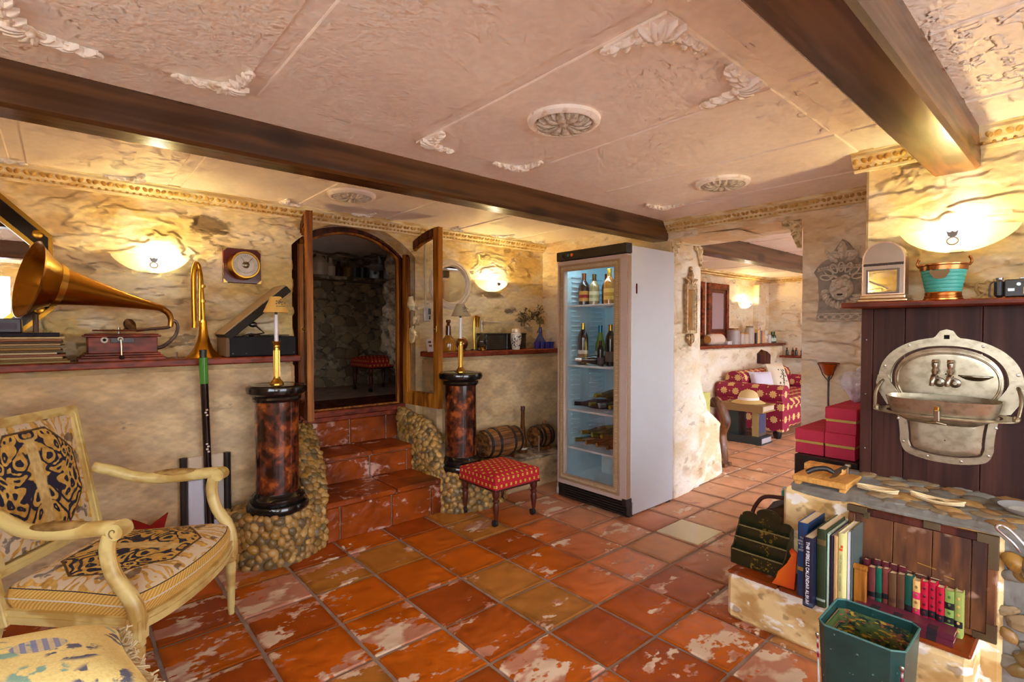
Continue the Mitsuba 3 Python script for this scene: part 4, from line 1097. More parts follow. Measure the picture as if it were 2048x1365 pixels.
bsdf('toile', {'type': 'principled', 'base_color': proc(f_toile), 'roughness': 0.85, 'sheen': 0.3})
e1, e2 = np.array([-.955, .295, .0]), np.array([.09, -.99, .10])
MP = frame((-.092, 1.455, .565), -e1, -e2)
N = 33
g = np.linspace(-1, 1, N); X, Y = np.meshgrid(g, g)
sh_ = 1 - .05 * (np.abs(X * Y) < 2) * (1 - X ** 2) * 0
edge = np.clip((1 - X ** 4) * (1 - Y ** 4), 0, 1) ** .6
pin = 1 - .06 * (1 - np.abs(Y)) * np.abs(X)
px_, py_ = X * .225 * (1 - .07 * (1 - Y ** 2)), Y * .225 * (1 - .07 * (1 - X ** 2))
for s, nm in ((1, 'cover'), (-1, 'underside')):
    pv = np.c_[px_.ravel(), py_.ravel(), (s * .075 * edge).ravel()]
    pf = [(i * N + j, i * N + j + 1, (i + 1) * N + j + 1)[::s] for i in range(N - 1) for j in range(N - 1)] + [(i * N + j, (i + 1) * N + j + 1, (i + 1) * N + j)[::s] for i in range(N - 1) for j in range(N - 1)]
    obj(nm, place(trimesh.Trimesh(pv, pf, process=False), MP), 'toile', parent=pk, smooth=True, uv=np.c_[px_.ravel(), py_.ravel()])
rim = [(px_[0, j], py_[0, j]) for j in range(N)] + [(px_[j, -1], py_[j, -1]) for j in range(N)] + [(px_[-1, j], py_[-1, j]) for j in range(N - 1, -1, -1)] + [(px_[j, 0], py_[j, 0]) for j in range(N - 1, -1, -1)]
tuft = []
rim = np.array(rim); Rf = np.random.default_rng(9)
seg = np.r_[0, np.cumsum(np.linalg.norm(np.diff(rim, axis=0), axis=1))]
for s in np.arange(0, seg[-1], .0042):
    q = np.array([np.interp(s, seg, rim[:, 0]), np.interp(s, seg, rim[:, 1])]); o = q / np.linalg.norm(q)
    tuft.append(tube([np.r_[q - o * .004, Rf.normal(0, .004)], np.r_[q + o * .010 + Rf.normal(0, .003, 2), Rf.normal(0, .006)], np.r_[q + o * .019 + Rf.normal(0, .005, 2), Rf.normal(0, .008)]], [.0032, .003, .0018], 5))
obj('fringe', place(cat(tuft), MP), 'vc_matte', '#d8cba4', parent=pk, kind='stuff', smooth=True)
# ---------------------------------------------------------------- display fridge
fg = thing('display_fridge', 'tall white glass-door bottle fridge beside the plaster doorway', 'fridge')
WH = '#c9cdd4'
obj('cabinet', cat(box(2.935, 3.465, 2.116, 2.136, .10, 1.865, .003), box(2.935, 3.465, 2.746, 2.766, .10, 1.865, .003), box(2.935, 3.465, 2.116, 2.766, 1.85, 1.872, .003), box(3.445, 3.465, 2.116, 2.766, .02, 1.865), box(2.96, 3.465, 2.116, 2.766, .012, .115, .004)), 'vc_satin', WH, parent=fg, smooth=False)
obj('liner', cat(box(2.937, 3.43, 2.138, 2.165, .12, 1.82), box(2.937, 3.43, 2.717, 2.744, .12, 1.82), box(3.41, 3.443, 2.14, 2.744, .12, 1.82), box(2.937, 3.43, 2.14, 2.744, 1.80, 1.845), box(2.937, 3.43, 2.14, 2.744, .118, .165)), 'vc_satin', '#b4d3dd', parent=fg, smooth=False)
rb = []
for q in range(34):
    zz = .44 + q * .038
    for y0, y1 in ((2.165, 2.178), (2.704, 2.717)): rb += [box(2.99, 3.09, y0, y1, zz, zz + .014, .004), box(3.20, 3.36, y0, y1, zz, zz + .014, .004)]
obj('shelf_runners', cat(rb), 'vc_satin', '#b9d6df', parent=fg, kind='stuff', smooth=False)
obj('evaporator_box', box(3.19, 3.41, 2.17, 2.58, .165, .33, .008), 'vc_satin', '#c8dfe2', parent=fg, smooth=False)
added_tube = tube([(2.965, 2.24, 1.785), (2.965, 2.64, 1.785)], .011, 10)  # added tube hidden above the door glass to brighten the inside
obj('added_interior_lamp', added_tube, 'vc_matte', '#ffffff', parent=fg, smooth=True, emitter={'type': 'area', 'radiance': {'type': 'rgb', 'value': [24.0, 32.0, 35.0]}})
cb = obj('control_panel', box(2.876, 2.94, 2.114, 2.768, 1.816, 1.884, .004), 'vc_satin', '#15110f', parent=fg, smooth=False)
obj('lamp_button', place(lathe([(0, 0), (.012, 0), (.012, .004), (0, .005)], 20), on_side((2.876, 2.61, 1.852))), 'vc_gloss', '#e0672a', parent=cb)
obj('switch', place(lathe([(0, 0), (.011, 0), (.011, .003), (0, .004)], 20), on_side((2.876, 2.645, 1.852))), 'vc_gloss', '#2c7a7c', parent=cb)
obj('knob', place(lathe([(0, 0), (.012, 0), (.011, .008), (0, .008)], 20), on_side((2.876, 2.71, 1.852))), 'vc_satin', '#0b0a0a', parent=cb)
yz = lambda y0, y1, z0, z1: sbox(-y1, z0, -y0, z1)
S0 = frame((0, 0, 0), (0, -1, 0), (0, 0, 1))
dr_ = obj('door_frame', place(extr(yz(2.118, 2.764, .118, 1.812).difference(yz(2.215, 2.70, .19, 1.738)), .042), np.array(S0) @ trans(0, 0, -2.93)), 'vc_satin', '#b39f96', parent=fg, smooth=False)
obj('edge_strip', box(2.893, 2.93, 2.1145, 2.118, .14, 1.80), 'vc_satin', '#97795a', parent=dr_, smooth=False)
obj('gilt_moulding', place(cat(extr(yz(2.172, 2.738, .15, 1.782).difference(yz(2.184, 2.726, .162, 1.77)), .012), extr(yz(2.184, 2.726, .162, 1.77).difference(yz(2.212, 2.70, .19, 1.74)), .006), extr(yz(2.208, 2.704, .186, 1.744).difference(yz(2.22, 2.694, .198, 1.732)), .012)), np.array(S0) @ trans(0, 0, -2.888)), 'vc_satin', '#94785a', parent=dr_, smooth=False)
bd = []
for zz in np.arange(.17, 1.765, .0115):
    for y in (2.198, 2.712): bd.append(box(2.876, 2.883, y - .012, y + .012, zz, zz + .007, .002))
for y in np.arange(2.20, 2.71, .0115):
    for zz in (.176, 1.756): bd.append(box(2.876, 2.883, y, y + .007, zz - .012, zz + .012, .002))
obj('ribbing', cat(bd), 'vc_satin', '#b39a78', parent=dr_, kind='stuff', smooth=False)
obj('glass', box(2.902, 2.905, 2.22, 2.695, .195, 1.735), 'pane', parent=dr_, smooth=False)
gr = obj('base_grille', box(2.90, 2.96, 2.12, 2.765, .012, .112, .003), 'vc_satin', '#0e0d0e', parent=fg, smooth=False)
for q in range(5): obj('slat', box(2.889, 2.902, 2.14, 2.70, .022 + q * .018, .032 + q * .018, .002), 'vc_satin', '#19171a', parent=gr, smooth=False)
obj('hinge_bracket', box(2.88, 2.945, 2.112, 2.15, .085, .135, .003), 'vc_satin', '#171417', parent=fg, smooth=False)
obj('foot', cat(box(2.93, 2.98, 2.125, 2.165, -.001, .014), box(3.40, 3.45, 2.125, 2.165, -.001, .014), box(2.93, 2.98, 2.71, 2.76, -.001, .014), box(3.40, 3.45, 2.71, 2.76, -.001, .014)), 'vc_satin', '#111111', parent=fg, smooth=False)
obj('tape_mark', box(2.985, 2.999, 2.1135, 2.1165, 1.545, 1.612), 'vc_matte', '#5a1f1c', parent=fg, smooth=False)
obj('key_tag', cat(box(2.882, 2.886, 2.745, 2.768, .03, .078, .001), tube([(2.884, 2.757, .078), (2.884, 2.757, .115)], .0025, 6)), 'vc_satin', '#aeb7bd', parent=fg)
SHZ = (1.478, 1.022, .682, .392)
for q, zz in enumerate(SHZ):
    w = [tube([(2.95, y, zz), (3.40, y, zz)], .0022, 5) for y in np.arange(2.185, 2.70, .022)]
    sh = obj('wire_shelf', cat(w + [tube([(x, 2.168, zz - .003), (x, 2.714, zz - .003)], .0035, 6) for x in (2.95, 3.1, 3.25, 3.40)] + [box(2.945, 2.955, 2.168, 2.714, zz - .010, zz + .004, .002)]), 'vc_satin', '#dfe5e8', parent=fg)

BORD = [(0, 0), (.034, 0), (.0375, .004), (.0375, .19), (.034, .215), (.018, .245), (.0145, .26), (.0145, .30), (0, .30)]
SLOPE = [(0, 0), (.037, 0), (.040, .004), (.040, .125), (.036, .16), (.022, .215), (.0155, .25), (.0145, .30), (0, .30)]
FLASK = [(0, 0), (.036, 0), (.038, .004), (.038, .135), (.034, .155), (.017, .18), (.0145, .19), (.0145, .235), (0, .235)]


def bottle(M, prof, glass, foil, lab, label, group=None, lab2=None, s=1.0):
    k = thing('bottle', label, 'bottle', group)
    pr = np.array(prof) * s; top = pr[-1, 1]
    obj('glass_body', place(lathe(pr, 22), M), 'vc_gloss', glass, parent=k, smooth=40)
    rn = pr[-2, 0] + .0012
    obj('foil', place(lathe([(rn, top - .055 * s), (rn, top - .012), (rn + .001, top - .010), (rn + .001, top + .001), (0, top + .002)], 18), M), 'vc_metal', foil, parent=k, smooth=40)
    if lab is not None:
        r = pr[2, 0] + .0008
        lp = obj('label', place(lathe([(r, .03 * s), (r, .105 * s)], 22), M), 'vc_matte', lab, parent=k, smooth=True)
        if lab2: obj('label_band', place(lathe([(r + .0006, .055 * s), (r + .0006, .078 * s)], 22), M), 'vc_matte', lab2, parent=lp, smooth=True)
    return k


S = [z_ + .004 for z_ in SHZ]
bottle(trans(3.06, 2.648, S[0]), FLASK, '#2a1208', '#7d4a28', '#b07a3a', 'brown bottle with a gaudy label at the left of the top fridge shelf', None, '#7f1f1a', 1.05)
bottle(trans(3.08, 2.563, S[0]), FLASK, '#8d7a55', '#5a4a2a', '#cfc39d', 'pale bottle with a cream label, second on the top fridge shelf', None, '#a79a6c', 1.0)
bottle(trans(3.14, 2.49, S[0]), FLASK, '#33150c', '#3a2014', None, 'dark bottle set back on the top fridge shelf')
bottle(trans(3.07, 2.41, S[0]), FLASK, '#9a5d1c', '#c79b45', '#d1a04e', 'big golden whisky bottle at the right of the top fridge shelf', None, '#b67a2c', 1.12)
bottle(trans(3.05, 2.648, S[1]), BORD, '#140a08', '#c7a44c', '#cfcabb', 'dark bottle with white label and gold foil at the left of the second fridge shelf', None, '#7a5b40', 1.06)
bottle(trans(3.14, 2.55, S[1]), SLOPE, '#56702a', '#2f6a86', '#a9c3c6', 'green bottle with pale blue label in the middle of the second fridge shelf')
bottle(trans(3.08, 2.405, S[1]), BORD, '#170c08', '#b98d3a', '#5c4a3c', 'dark bottle with gold foil at the right of the second fridge shelf', None, None, 1.02)
bottle(trans(2.99, 2.428, S[1]), BORD, '#120b0a', '#4b3028', '#3f3a3a', 'small dark bottle at the front of the second fridge shelf', None, None, .62)


def lying(x, y, z_, a, pitch=0.0): return frame((x, y, z_), (0, 0, 1), (-math.sin(a), -math.cos(a), 0) if False else np.cross((-math.cos(a), -math.sin(a), pitch), (0, 0, 1)), None) if False else _ly(x, y, z_, a, pitch)


def _ly(x, y, z_, a, pitch):
    zax = np.array([-math.cos(a), math.sin(a), pitch]); zax /= np.linalg.norm(zax)
    xax = np.cross([0, 0, 1], zax); xax /= np.linalg.norm(xax)
    return frame((x, y, z_), xax, np.cross(zax, xax), zax)


bottle(_ly(3.12, 2.43, S[1] + .042, .75, 0), SLOPE, '#241b0e', '#cfc8b8', None, 'dark bottle lying between the upright ones on the second fridge shelf', None, None, .9)
bottle(_ly(3.16, 2.44, S[2] + .042, 1.0, -.02), SLOPE, '#1d1520', '#16101a', None, 'very dark bottle lying aslant at the left of the third fridge shelf', None, None, .98)
for (y, zz, f_, a, lb) in ((2.52, .042, '#c29a3a', .3, 'leftmost, with gold foil'), (2.43, .042, '#c9b2b4', .28, 'with pinkish foil'), (2.34, .042, '#b98d3a', .25, 'rightmost, with gold foil'), (2.47, .115, '#c7a03c', .28, 'topmost, with gold foil')):
    bottle(_ly(3.30, y - .06, S[2] + zz, a, 0), SLOPE, '#2b2412', f_, '#3a2f1c', 'dark green bottle lying on the third fridge shelf, ' + lb, 'lying bottles on the third fridge shelf')
for (y, zz, f_, a, lb) in ((2.61, .042, '#9c7a34', .55, 'lower row, leftmost'), (2.53, .042, '#ab8440', .4, 'lower row, second from left'), (2.44, .042, '#b08a40', .32, 'lower row, third from left'), (2.35, .042, '#8d6234', .28, 'lower row, rightmost'), (2.57, .112, '#c9ac4c', .42, 'upper row, leftmost'), (2.48, .112, '#bd9a3c', .35, 'upper row, middle'), (2.40, .112, '#b79436', .3, 'upper row, rightmost')):
    bottle(_ly(3.27, y - .08, S[3] + zz, a, 0), SLOPE, '#3a3716', f_, '#6b6434', 'olive green bottle lying neck forward on the lowest fridge shelf, ' + lb, 'lying bottles on the lowest fridge shelf')

# ---------------------------------------------------------------- right counter
CR = 1.1235
bsdf('amber_glass', two=False, d={'type': 'principled', 'base_color': rgb('#c9882a'), 'roughness': .08, 'spec_trans': 0.55, 'specular': .6})
bsdf('blue_glass', two=False, d={'type': 'principled', 'base_color': rgb('#27347e'), 'roughness': .08, 'spec_trans': 0.25, 'specular': .6})
k = thing('amber_decanter', 'amber glass decanter with stopper on the right counter beside the glazed door', 'decanter')
obj('body', lathe([(0, 0), (.055, 0), (.06, .008), (.06, .06), (.054, .085), (.03, .115), (.021, .13), (.019, .20), (.023, .205), (0, .207)], 32, (2.315, 3.41, CR)), 'amber_glass', parent=k, smooth=40)
obj('neck_sleeve', lathe([(.022, .128), (.0205, .165), (.0205, .2)], 24, (2.315, 3.41, CR)), 'vc_gloss', '#4a170c', parent=k)
obj('stopper', lathe([(0, .205), (.014, .207), (.011, .222), (.02, .235), (.018, .248), (0, .252)], 20, (2.315, 3.41, CR)), 'vc_gloss', '#57260f', parent=k)
k = thing('copper_ball', 'dark copper ball-shaped vessel on the counter right of the amber decanter', 'vessel')
obj('body', blob((2.455, 3.42, CR + .058), (.048, .048, .052), 3), 'vc_metal', '#7a4a34', parent=k, smooth=True)
obj('foot', lathe([(0, 0), (.035, 0), (.03, .012), (0, .012)], 20, (2.455, 3.42, CR)), 'vc_satin', '#2e1a14', parent=k)
k = thing('glass_vase', 'clear round glass vase with slim neck on a brass foot', 'vase')
obj('foot', lathe([(0, 0), (.034, 0), (.032, .01), (.022, .016), (.03, .026), (0, .026)], 24, (2.65, 3.41, CR)), 'vc_metal', '#c79a3e', parent=k)
obj('bulb', lathe([(0, .024), (.03, .03), (.049, .06), (.05, .08), (.037, .11), (.016, .128), (.0095, .15), (.009, .25), (.0075, .25), (.0078, .15), (.014, .13), (.035, .109), (.048, .08), (.047, .061), (.029, .033), (0, .027)], 32, (2.65, 3.41, CR)), 'clear_glass', parent=k, smooth=True)
k = thing('brass_trumpet', 'small brass trumpet-shaped ornament standing behind the glass vase', 'ornament')
obj('tubing', tube(bez([(2.618, 3.47, CR), (2.612, 3.47, CR + .16), (2.618, 3.47, CR + .27), (2.64, 3.47, CR + .285), (2.662, 3.47, CR + .27), (2.655, 3.47, CR + .19)], 40), .0055, 8), 'vc_metal', '#cf9f3a', parent=k)
obj('bell', lathe([(.012, .19), (.016, .24), (.026, .28), (.024, .28), (.012, .235)], 20, (2.648, 3.47, CR)), 'vc_metal', '#b5812a', parent=k)
obj('stand', lathe([(0, 0), (.03, 0), (.03, .006), (0, .006)], 16, (2.62, 3.47, CR)), 'vc_satin', '#2a1a10', parent=k)
obj('small_stone', blob((2.575, 3.34, CR + .012), (.022, .016, .012), 2, 3, .3), 'vc_gloss', '#2b1d14', cat='stone', label='small dark pebble-like stone at the front of the counter beside the vase', smooth=True)
for q, (a, b, lb) in enumerate(((2.69, 2.915, 'left black ribbed storage box behind the blue and white jar'), (2.92, 3.145, 'right black ribbed storage box behind the blue and white jar'))):
    k = thing('storage_box', lb, 'box')
    obj('body', box(a, b, 3.40, 3.53, CR, CR + .132, .004), 'vc_satin', '#1a1712', parent=k, smooth=False)
    obj('lid', box(a - .004, b + .002, 3.394, 3.534, CR + .128, CR + .141, .003), 'vc_satin', '#14120e', parent=k, smooth=False)
    for w in range(7): obj('rib', box(a + .004, b - .004, 3.396, 3.401, CR + .01 + w * .016, CR + .018 + w * .016), 'vc_satin', '#26221a', parent=k, smooth=False)
k = thing('glass_tank', 'small clear glass tank standing on the black boxes', 'glass tank')
obj('walls', cat(box(2.72, 3.10, 3.42, 3.423, CR + .142, CR + .235), box(2.72, 2.723, 3.42, 3.52, CR + .142, CR + .235), box(3.097, 3.10, 3.42, 3.52, CR + .142, CR + .235)), 'pane', parent=k, smooth=False)
obj('rim', tube([(2.72, 3.42, CR + .236), (3.10, 3.42, CR + .236), (3.10, 3.52, CR + .236), (2.72, 3.52, CR + .236)], .003, 6, True), 'vc_gloss', '#d8cfba', parent=k)
k = thing('painted_jar', 'white ceramic jar painted with dark blue flowers before the black boxes', 'jar')
JP = [(0, 0), (.034, 0), (.034, .006), (.036, .02), (.046, .075), (.049, .11), (.045, .135), (.033, .145), (.033, .15), (0, .15)]
obj('body', lathe(JP, 32, (2.965, 3.335, CR)), 'vc_gloss', '#d9d2c4', parent=k, smooth=40)
obj('cover', lathe([(.035, .148), (.038, .152), (.037, .172), (.03, .18), (0, .182)], 28, (2.965, 3.335, CR)), 'vc_gloss', '#d9bf9a', parent=k)
ms = []
Rj = np.random.default_rng(3)
for q in range(70):
    a, zz = Rj.uniform(-PI, PI), Rj.uniform(.015, .13)
    r = np.interp(zz, [p_[1] for p_ in JP[3:7]], [p_[0] for p_ in JP[3:7]])
    ms.append(place(blob((0, 0, 0), (Rj.uniform(.004, .011), Rj.uniform(.003, .007), .0012), 1), frame((2.965 + r * math.sin(a), 3.335 - r * math.cos(a), CR + zz), (math.cos(a), math.sin(a), Rj.normal(0, .8)), (0, 0, 1) if True else None, None)))
for m_ in ms: m_.vertices += 0
obj('blue_painting', cat(ms), 'vc_gloss', '#1b2140', parent=k, kind='stuff', smooth=True)
k = thing('blue_vase', 'cobalt blue glass vase holding a dark dried branch', 'vase')
obj('body', lathe([(0, 0), (.042, 0), (.052, .03), (.05, .06), (.03, .10), (.015, .13), (.0145, .185), (.019, .192), (.014, .19), (.011, .13), (0, .12)], 32, (3.36, 3.44, CR)), 'blue_glass', parent=k, smooth=40)
bc = thing('dried_branch', 'dark dried twig reaching leftwards from the cobalt blue vase', 'branch')
main = bez([(3.36, 3.44, CR + .12), (3.355, 3.44, CR + .22), (3.30, 3.43, CR + .30), (3.20, 3.42, CR + .27), (3.10, 3.42, CR + .24)], 26)
obj('twig', tube(main, np.linspace(.004, .0022, len(main)), 6), 'vc_matte', '#2a2118', parent=bc)
Rb = np.random.default_rng(11); tw = []; lf = []
for q in range(60):
    b0 = main[Rb.integers(6, len(main))]; d0 = Rb.normal(0, 1, 3) * (.05, .015, .045) + (0, 0, .03)
    tw.append(tube([b0, b0 + d0 * .6, b0 + d0], .0013, 4))
    for w in range(4): lf.append(blob(b0 + d0 * Rb.uniform(.5, 1.1) + Rb.normal(0, .006, 3), (.006, .003, .004), 1))
for q in range(14):
    x = 3.30 + q * .007; tw.append(tube([(x, 3.43, CR + .29 - .004 * abs(q - 7)), (x + .012, 3.43, CR + .22)], .0022, 4))
obj('twiglets', cat(tw), 'vc_matte', '#32271c', parent=bc, kind='stuff', smooth=True)
obj('dry_buds', cat(lf), 'vc_matte', '#241c14', parent=bc, kind='stuff', smooth=True)
for q in range(4):
    k = thing('blue_cup', ['small cobalt blue cup', 'small cobalt blue cup', 'small cobalt blue cup', 'small cobalt blue cup'][q] + ', ' + ['leftmost', 'second from left', 'third from left', 'rightmost'][q] + ' of the row before the blue vase', 'cup', 'cobalt cups before the blue vase')
    obj('body', lathe([(0, 0), (.02, 0), (.027, .06), (.0255, .06), (.019, .004), (0, .004)], 22, (3.225 + q * .062, 3.345, CR)), 'vc_gloss', '#1c2878', parent=k)
k = thing('paper_fan', 'cream paper fan with dark brush marks leaning behind the blue vase', 'fan')
fan = Polygon([(0, 0)] + [(.15 * math.sin(a), .15 * math.cos(a)) for a in np.linspace(-1.0, 1.15, 20)])
obj('leaf', place(extr(fan, .003), frame((3.43, 3.50, CR + .03), (1, 0, 0), (0, .15, 1))), 'vc_matte', '#c9ad82', parent=k, smooth=False)
for q in range(4): obj('brush_mark', place(extr(affinity.rotate(sbox(-.03, -.003, .03, .003), 30 * q), .002), frame((3.425 + .008 * q, 3.51, CR + .12 + .008 * q), (1, 0, 0), (0, .15, 1))), 'vc_matte', '#2c241c', parent=k, smooth=False)
# device, cards, round mirror
k = thing('thermostat', 'white handheld device hanging on the wall behind the glazed door leaf', 'thermostat')
obj('housing', box(2.155, 2.215, 3.50, 3.525, 1.36, 1.47, .006), 'vc_satin', '#cfd2d4', parent=k, smooth=False)
obj('screen', box(2.19, 2.212, 3.497, 3.501, 1.415, 1.462, .001), 'vc_gloss', '#20262a', parent=k, smooth=False)
obj('keypad', box(2.194, 2.208, 3.497, 3.501, 1.375, 1.405, .001), 'vc_satin', '#41484c', parent=k, smooth=False)
a = np.linspace(0, PI, 9)
obj('cord', tube(np.c_[2.19 + .02 * np.cos(a), np.full(9, 3.515), 1.468 + .04 * np.sin(a)], .003, 6), 'vc_satin', '#d3d3cf', parent=k)
obj('wall_cable', tube([(2.19, 3.54, 1.50), (2.185, 3.54, 2.03)], .006, 6), 'vc_satin', '#cfc5ae', parent=k)
k = thing('white_card', 'white tilted card with two brown rectangles behind the glazed door leaf', 'card')
Mc = frame((2.165, 3.42, CR), (1, .1, 0), (-.05, .25, 1)); Mc[:3, 2] = np.cross(Mc[:3, 0], Mc[:3, 1])
obj('card', place(box(-.03, .03, 0, .105, -.012, 0, .002), Mc), 'vc_matte', '#dcdce4', parent=k, smooth=False)
for z_ in (.048, .078): obj('brown_field', place(box(-.013, .014, z_ - .008, z_ + .008, 0, .0012), Mc), 'vc_matte', '#6a4428', parent=k, smooth=False)
k = thing('cream_card', 'narrow cream card standing beside the white card behind the door leaf', 'card')
obj('card', box(2.245, 2.285, 3.44, 3.448, CR, CR + .085, .001), 'vc_matte', '#cdbd98', parent=k, smooth=False)
k = thing('round_mirror', 'round mirror in a thick white frame on the back wall', 'mirror')
M = on_back((2.43, YB, 1.667))
obj('frame', place(lathe([(.148, .0), (.205, 0), (.207, .012), (.195, .03), (.178, .034), (.172, .028), (.160, .034), (.150, .026), (.146, .012)], 64), M), 'vc_satin', '#d6ccb8', parent=k, smooth=40)
obj('mirror_glass', place(lathe([(0, 0), (.15, 0), (.15, .012), (0, .012)], 48), M), 'mirror', parent=k, smooth=False)

# ---------------------------------------------------------------- barrels on the ledge
def barrel(c, L_, r0, r1, label, n=16):
    k = thing('barrel', label, 'barrel')
    M = frame(c, (0, -1, 0), (0, 0, 1), (-1, 0, 0))      # local z = towards -X
    zs = np.linspace(-L_ / 2, L_ / 2, 7); rs = r1 - (r1 - r0) * (2 * zs / L_) ** 2
    for q in range(n):
        a0, a1 = (q + .04) * 2 * PI / n, (q + .96) * 2 * PI / n
        V = []
        for z_, r in zip(zs, rs):
            for rr, a_ in ((r, a0), (r + .0015, (a0 + a1) / 2), (r, a1), (r - .012, a1), (r - .012, a0)): V.append((rr * math.cos(a_), rr * math.sin(a_), z_))
        V = np.array(V); f = []
        for i in range(6):
            for j in range(5):
                p0, p1, p2, p3 = i * 5 + j, i * 5 + (j + 1) % 5, (i + 1) * 5 + (j + 1) % 5, (i + 1) * 5 + j
                f += [(p0, p1, p2), (p0, p2, p3)]
        for e, o in ((0, 1), (30, -1)): f += [(e, e + 1 + (o < 0), e + 1 + (o > 0))[::1], (e, e + 2 + (o < 0), e + 2 + (o > 0)), (e, e + 3 + (o < 0), e + 3 + (o > 0))]
        obj('stave', place(trimesh.Trimesh(V, f, process=False), M), 'barrel_wood', parent=k, smooth=40)
    for z_ in (-.42, -.2, .2, .42):
        zz = z_ * L_; r = r1 - (r1 - r0) * (2 * zz / L_) ** 2
        obj('hoop', place(lathe([(r - .002, zz - .011), (r + .004, zz - .011), (r + .004, zz + .011), (r - .002, zz + .011)], 40), M), 'vc_satin', '#1f1a17', parent=k)
    for s in (-1, 1): obj('head', place(lathe([(0, s * (L_ / 2 - .018)), (r0 - .010, s * (L_ / 2 - .018)), (r0 - .010, s * (L_ / 2 - .026)), (0, s * (L_ / 2 - .026))][::s], 32), M), 'barrel_wood', parent=k, smooth=False)
    return k, M


k, M = barrel((2.635, 3.155, .402), .36, .098, .117, 'larger wooden barrel with dark hoops on the ledge behind the red stool')
obj('tap', place(cat(tube([(0, -.05, .16), (0, -.05, .21)], .007), tube([(0, -.05, .20), (0, -.075, .205)], .006), tube([(0, -.05, .2), (0, -.015, .2)], .004), cbox((0, -.012, .2), (.03, .006, .006), .001)), M), 'vc_metal', '#9a958c', parent=k)
obj('cradle', cat(box(2.53, 2.56, 3.07, 3.24, .272, .295, .003), box(2.71, 2.74, 3.07, 3.24, .272, .295, .003)), 'old_wood', parent=k, smooth=False)
k, M = barrel((3.105, 3.165, .385), .165, .082, .093, 'smaller wooden barrel at the ledge end beside the fridge', 12)
obj('bung', lathe([(0, 0), (.014, 0), (.012, .03), (0, .03)], 14, (3.14, 3.165, .475)), 'barrel_wood', parent=k)
obj('cradle', box(3.05, 3.17, 3.10, 3.23, .272, .298, .003), 'old_wood', parent=k, smooth=False)
k = thing('spigot_stand', 'small grey round-footed stand before the smaller barrel', 'stand')
obj('foot', lathe([(0, 0), (.05, 0), (.05, .006), (.012, .012), (0, .012)], 28, (2.985, 3.07, .272)), 'vc_satin', '#6b5a50', parent=k)
obj('post', tube([(2.985, 3.07, .28), (2.985, 3.07, .40)], .008, 10), 'vc_satin', '#6b5548', parent=k)
obj('knob', blob((2.985, 3.07, .405), (.012, .012, .012), 2), 'vc_satin', '#6b5548', parent=k, smooth=True)
k = thing('brown_bottle', 'tall slender brown bottle between the two barrels', 'bottle')
obj('glass_body', lathe([(0, 0), (.038, 0), (.04, .006), (.037, .05), (.026, .14), (.017, .24), (.0155, .37), (0, .37)], 24, (2.885, 3.16, .272)), 'vc_gloss', '#4b270d', parent=k, smooth=40)
obj('cap', lathe([(.0165, .345), (.018, .35), (.018, .385), (0, .387)], 18, (2.885, 3.16, .272)), 'vc_satin', '#3a160e', parent=k)
obj('paper_label', lathe([(.0395, .03), (.0375, .045)], 24, (2.885, 3.16, .272)), 'vc_matte', '#a79a8a', parent=k)
k = thing('black_speaker', 'tall narrow black cabinet half hidden behind the fridge', 'cabinet')
obj('body', box(3.235, 3.485, 2.80, 3.06, 0, 1.062, .008), 'vc_satin', '#0a090a', parent=k, smooth=False)
obj('port', place(lathe([(.02, 0), (.032, 0), (.03, .006), (.02, .006)], 24), on_side((3.235, 2.985, .33))), 'vc_satin', '#23201f', parent=k)
k = thing('orange_hat', 'bright orange-red felt hat lying on the tall black cabinet', 'hat')
obj('crown', blob((3.32, 2.97, 1.095), (.075, .075, .055), 3, 4, .08), 'vc_matte', '#d13a17', parent=k, smooth=True)
obj('brim', blob((3.27, 3.02, 1.07), (.06, .05, .008), 2), 'vc_matte', '#c0330f', parent=k, smooth=True)
# ---------------------------------------------------------------- doorway wall ornaments
def scroll(turns, r0, r1, th, n=40):
    t = np.linspace(0, 1, n); a = t * turns * 2 * PI; r = r0 + (r1 - r0) * t
    return tube(np.c_[r * np.cos(a), r * np.sin(a), np.full(n, th * .6)], th * (1 - .35 * t[::-1]), 7)


def leaf(L_, W, th, bend=.3):
    t = np.linspace(0, 1, 9); ms = []
    V, f = [], []
    for i, q in enumerate(t):
        w = W * math.sin(PI * min(1, q * 1.02)) ** .7 * (1 + .18 * math.sin(q * 22))
        y = bend * L_ * q * q
        for s in (-1, -.45, 0, .45, 1): V.append((q * L_, y + s * w, th * (1 - s * s) * (.6 + .6 * math.sin(q * PI)) + (.25 * th if abs(s) == .45 else 0)))
    for i in range(8):
        for j in range(4):
            a = i * 5 + j; f += [(a, a + 1, a + 6), (a, a + 6, a + 5)]
    return trimesh.Trimesh(V, f, process=False)


def corbel(M, s, label):
    k = thing('corner_corbel', label, 'corbel')
    obj('backing', place(extr(Polygon([(0, 0), (.11 * s, 0), (.10 * s, -.03 * s), (.06 * s, -.05 * s), (.045 * s, -.10 * s), (.02 * s, -.16 * s), (0, -.165 * s)]), .014), M), 'corbel_paint', parent=k, smooth=False)
    ms = [place(scroll(1.4, .006 * s, .03 * s, .007 * s), trans(.035 * s, -.035 * s, .012)), place(scroll(-1.3, .004 * s, .02 * s, .006 * s), trans(.083 * s, -.018 * s, .012)), place(scroll(1.3, .004 * s, .016 * s, .006 * s), trans(.018 * s, -.10 * s, .012))]
    ms += [place(leaf(.08 * s, .018 * s, .012 * s), trans(.01 * s, -.015 * s, .012) @ rotz(-1.3)), place(leaf(.07 * s, .016 * s, .012 * s), trans(.02 * s, -.012 * s, .014) @ rotz(-.15)), blob((.012 * s, -.14 * s, .014), (.009 * s, .018 * s, .009 * s), 1)]
    obj('scrollwork', place(cat(ms), M), 'corbel_paint', parent=k, smooth=True)


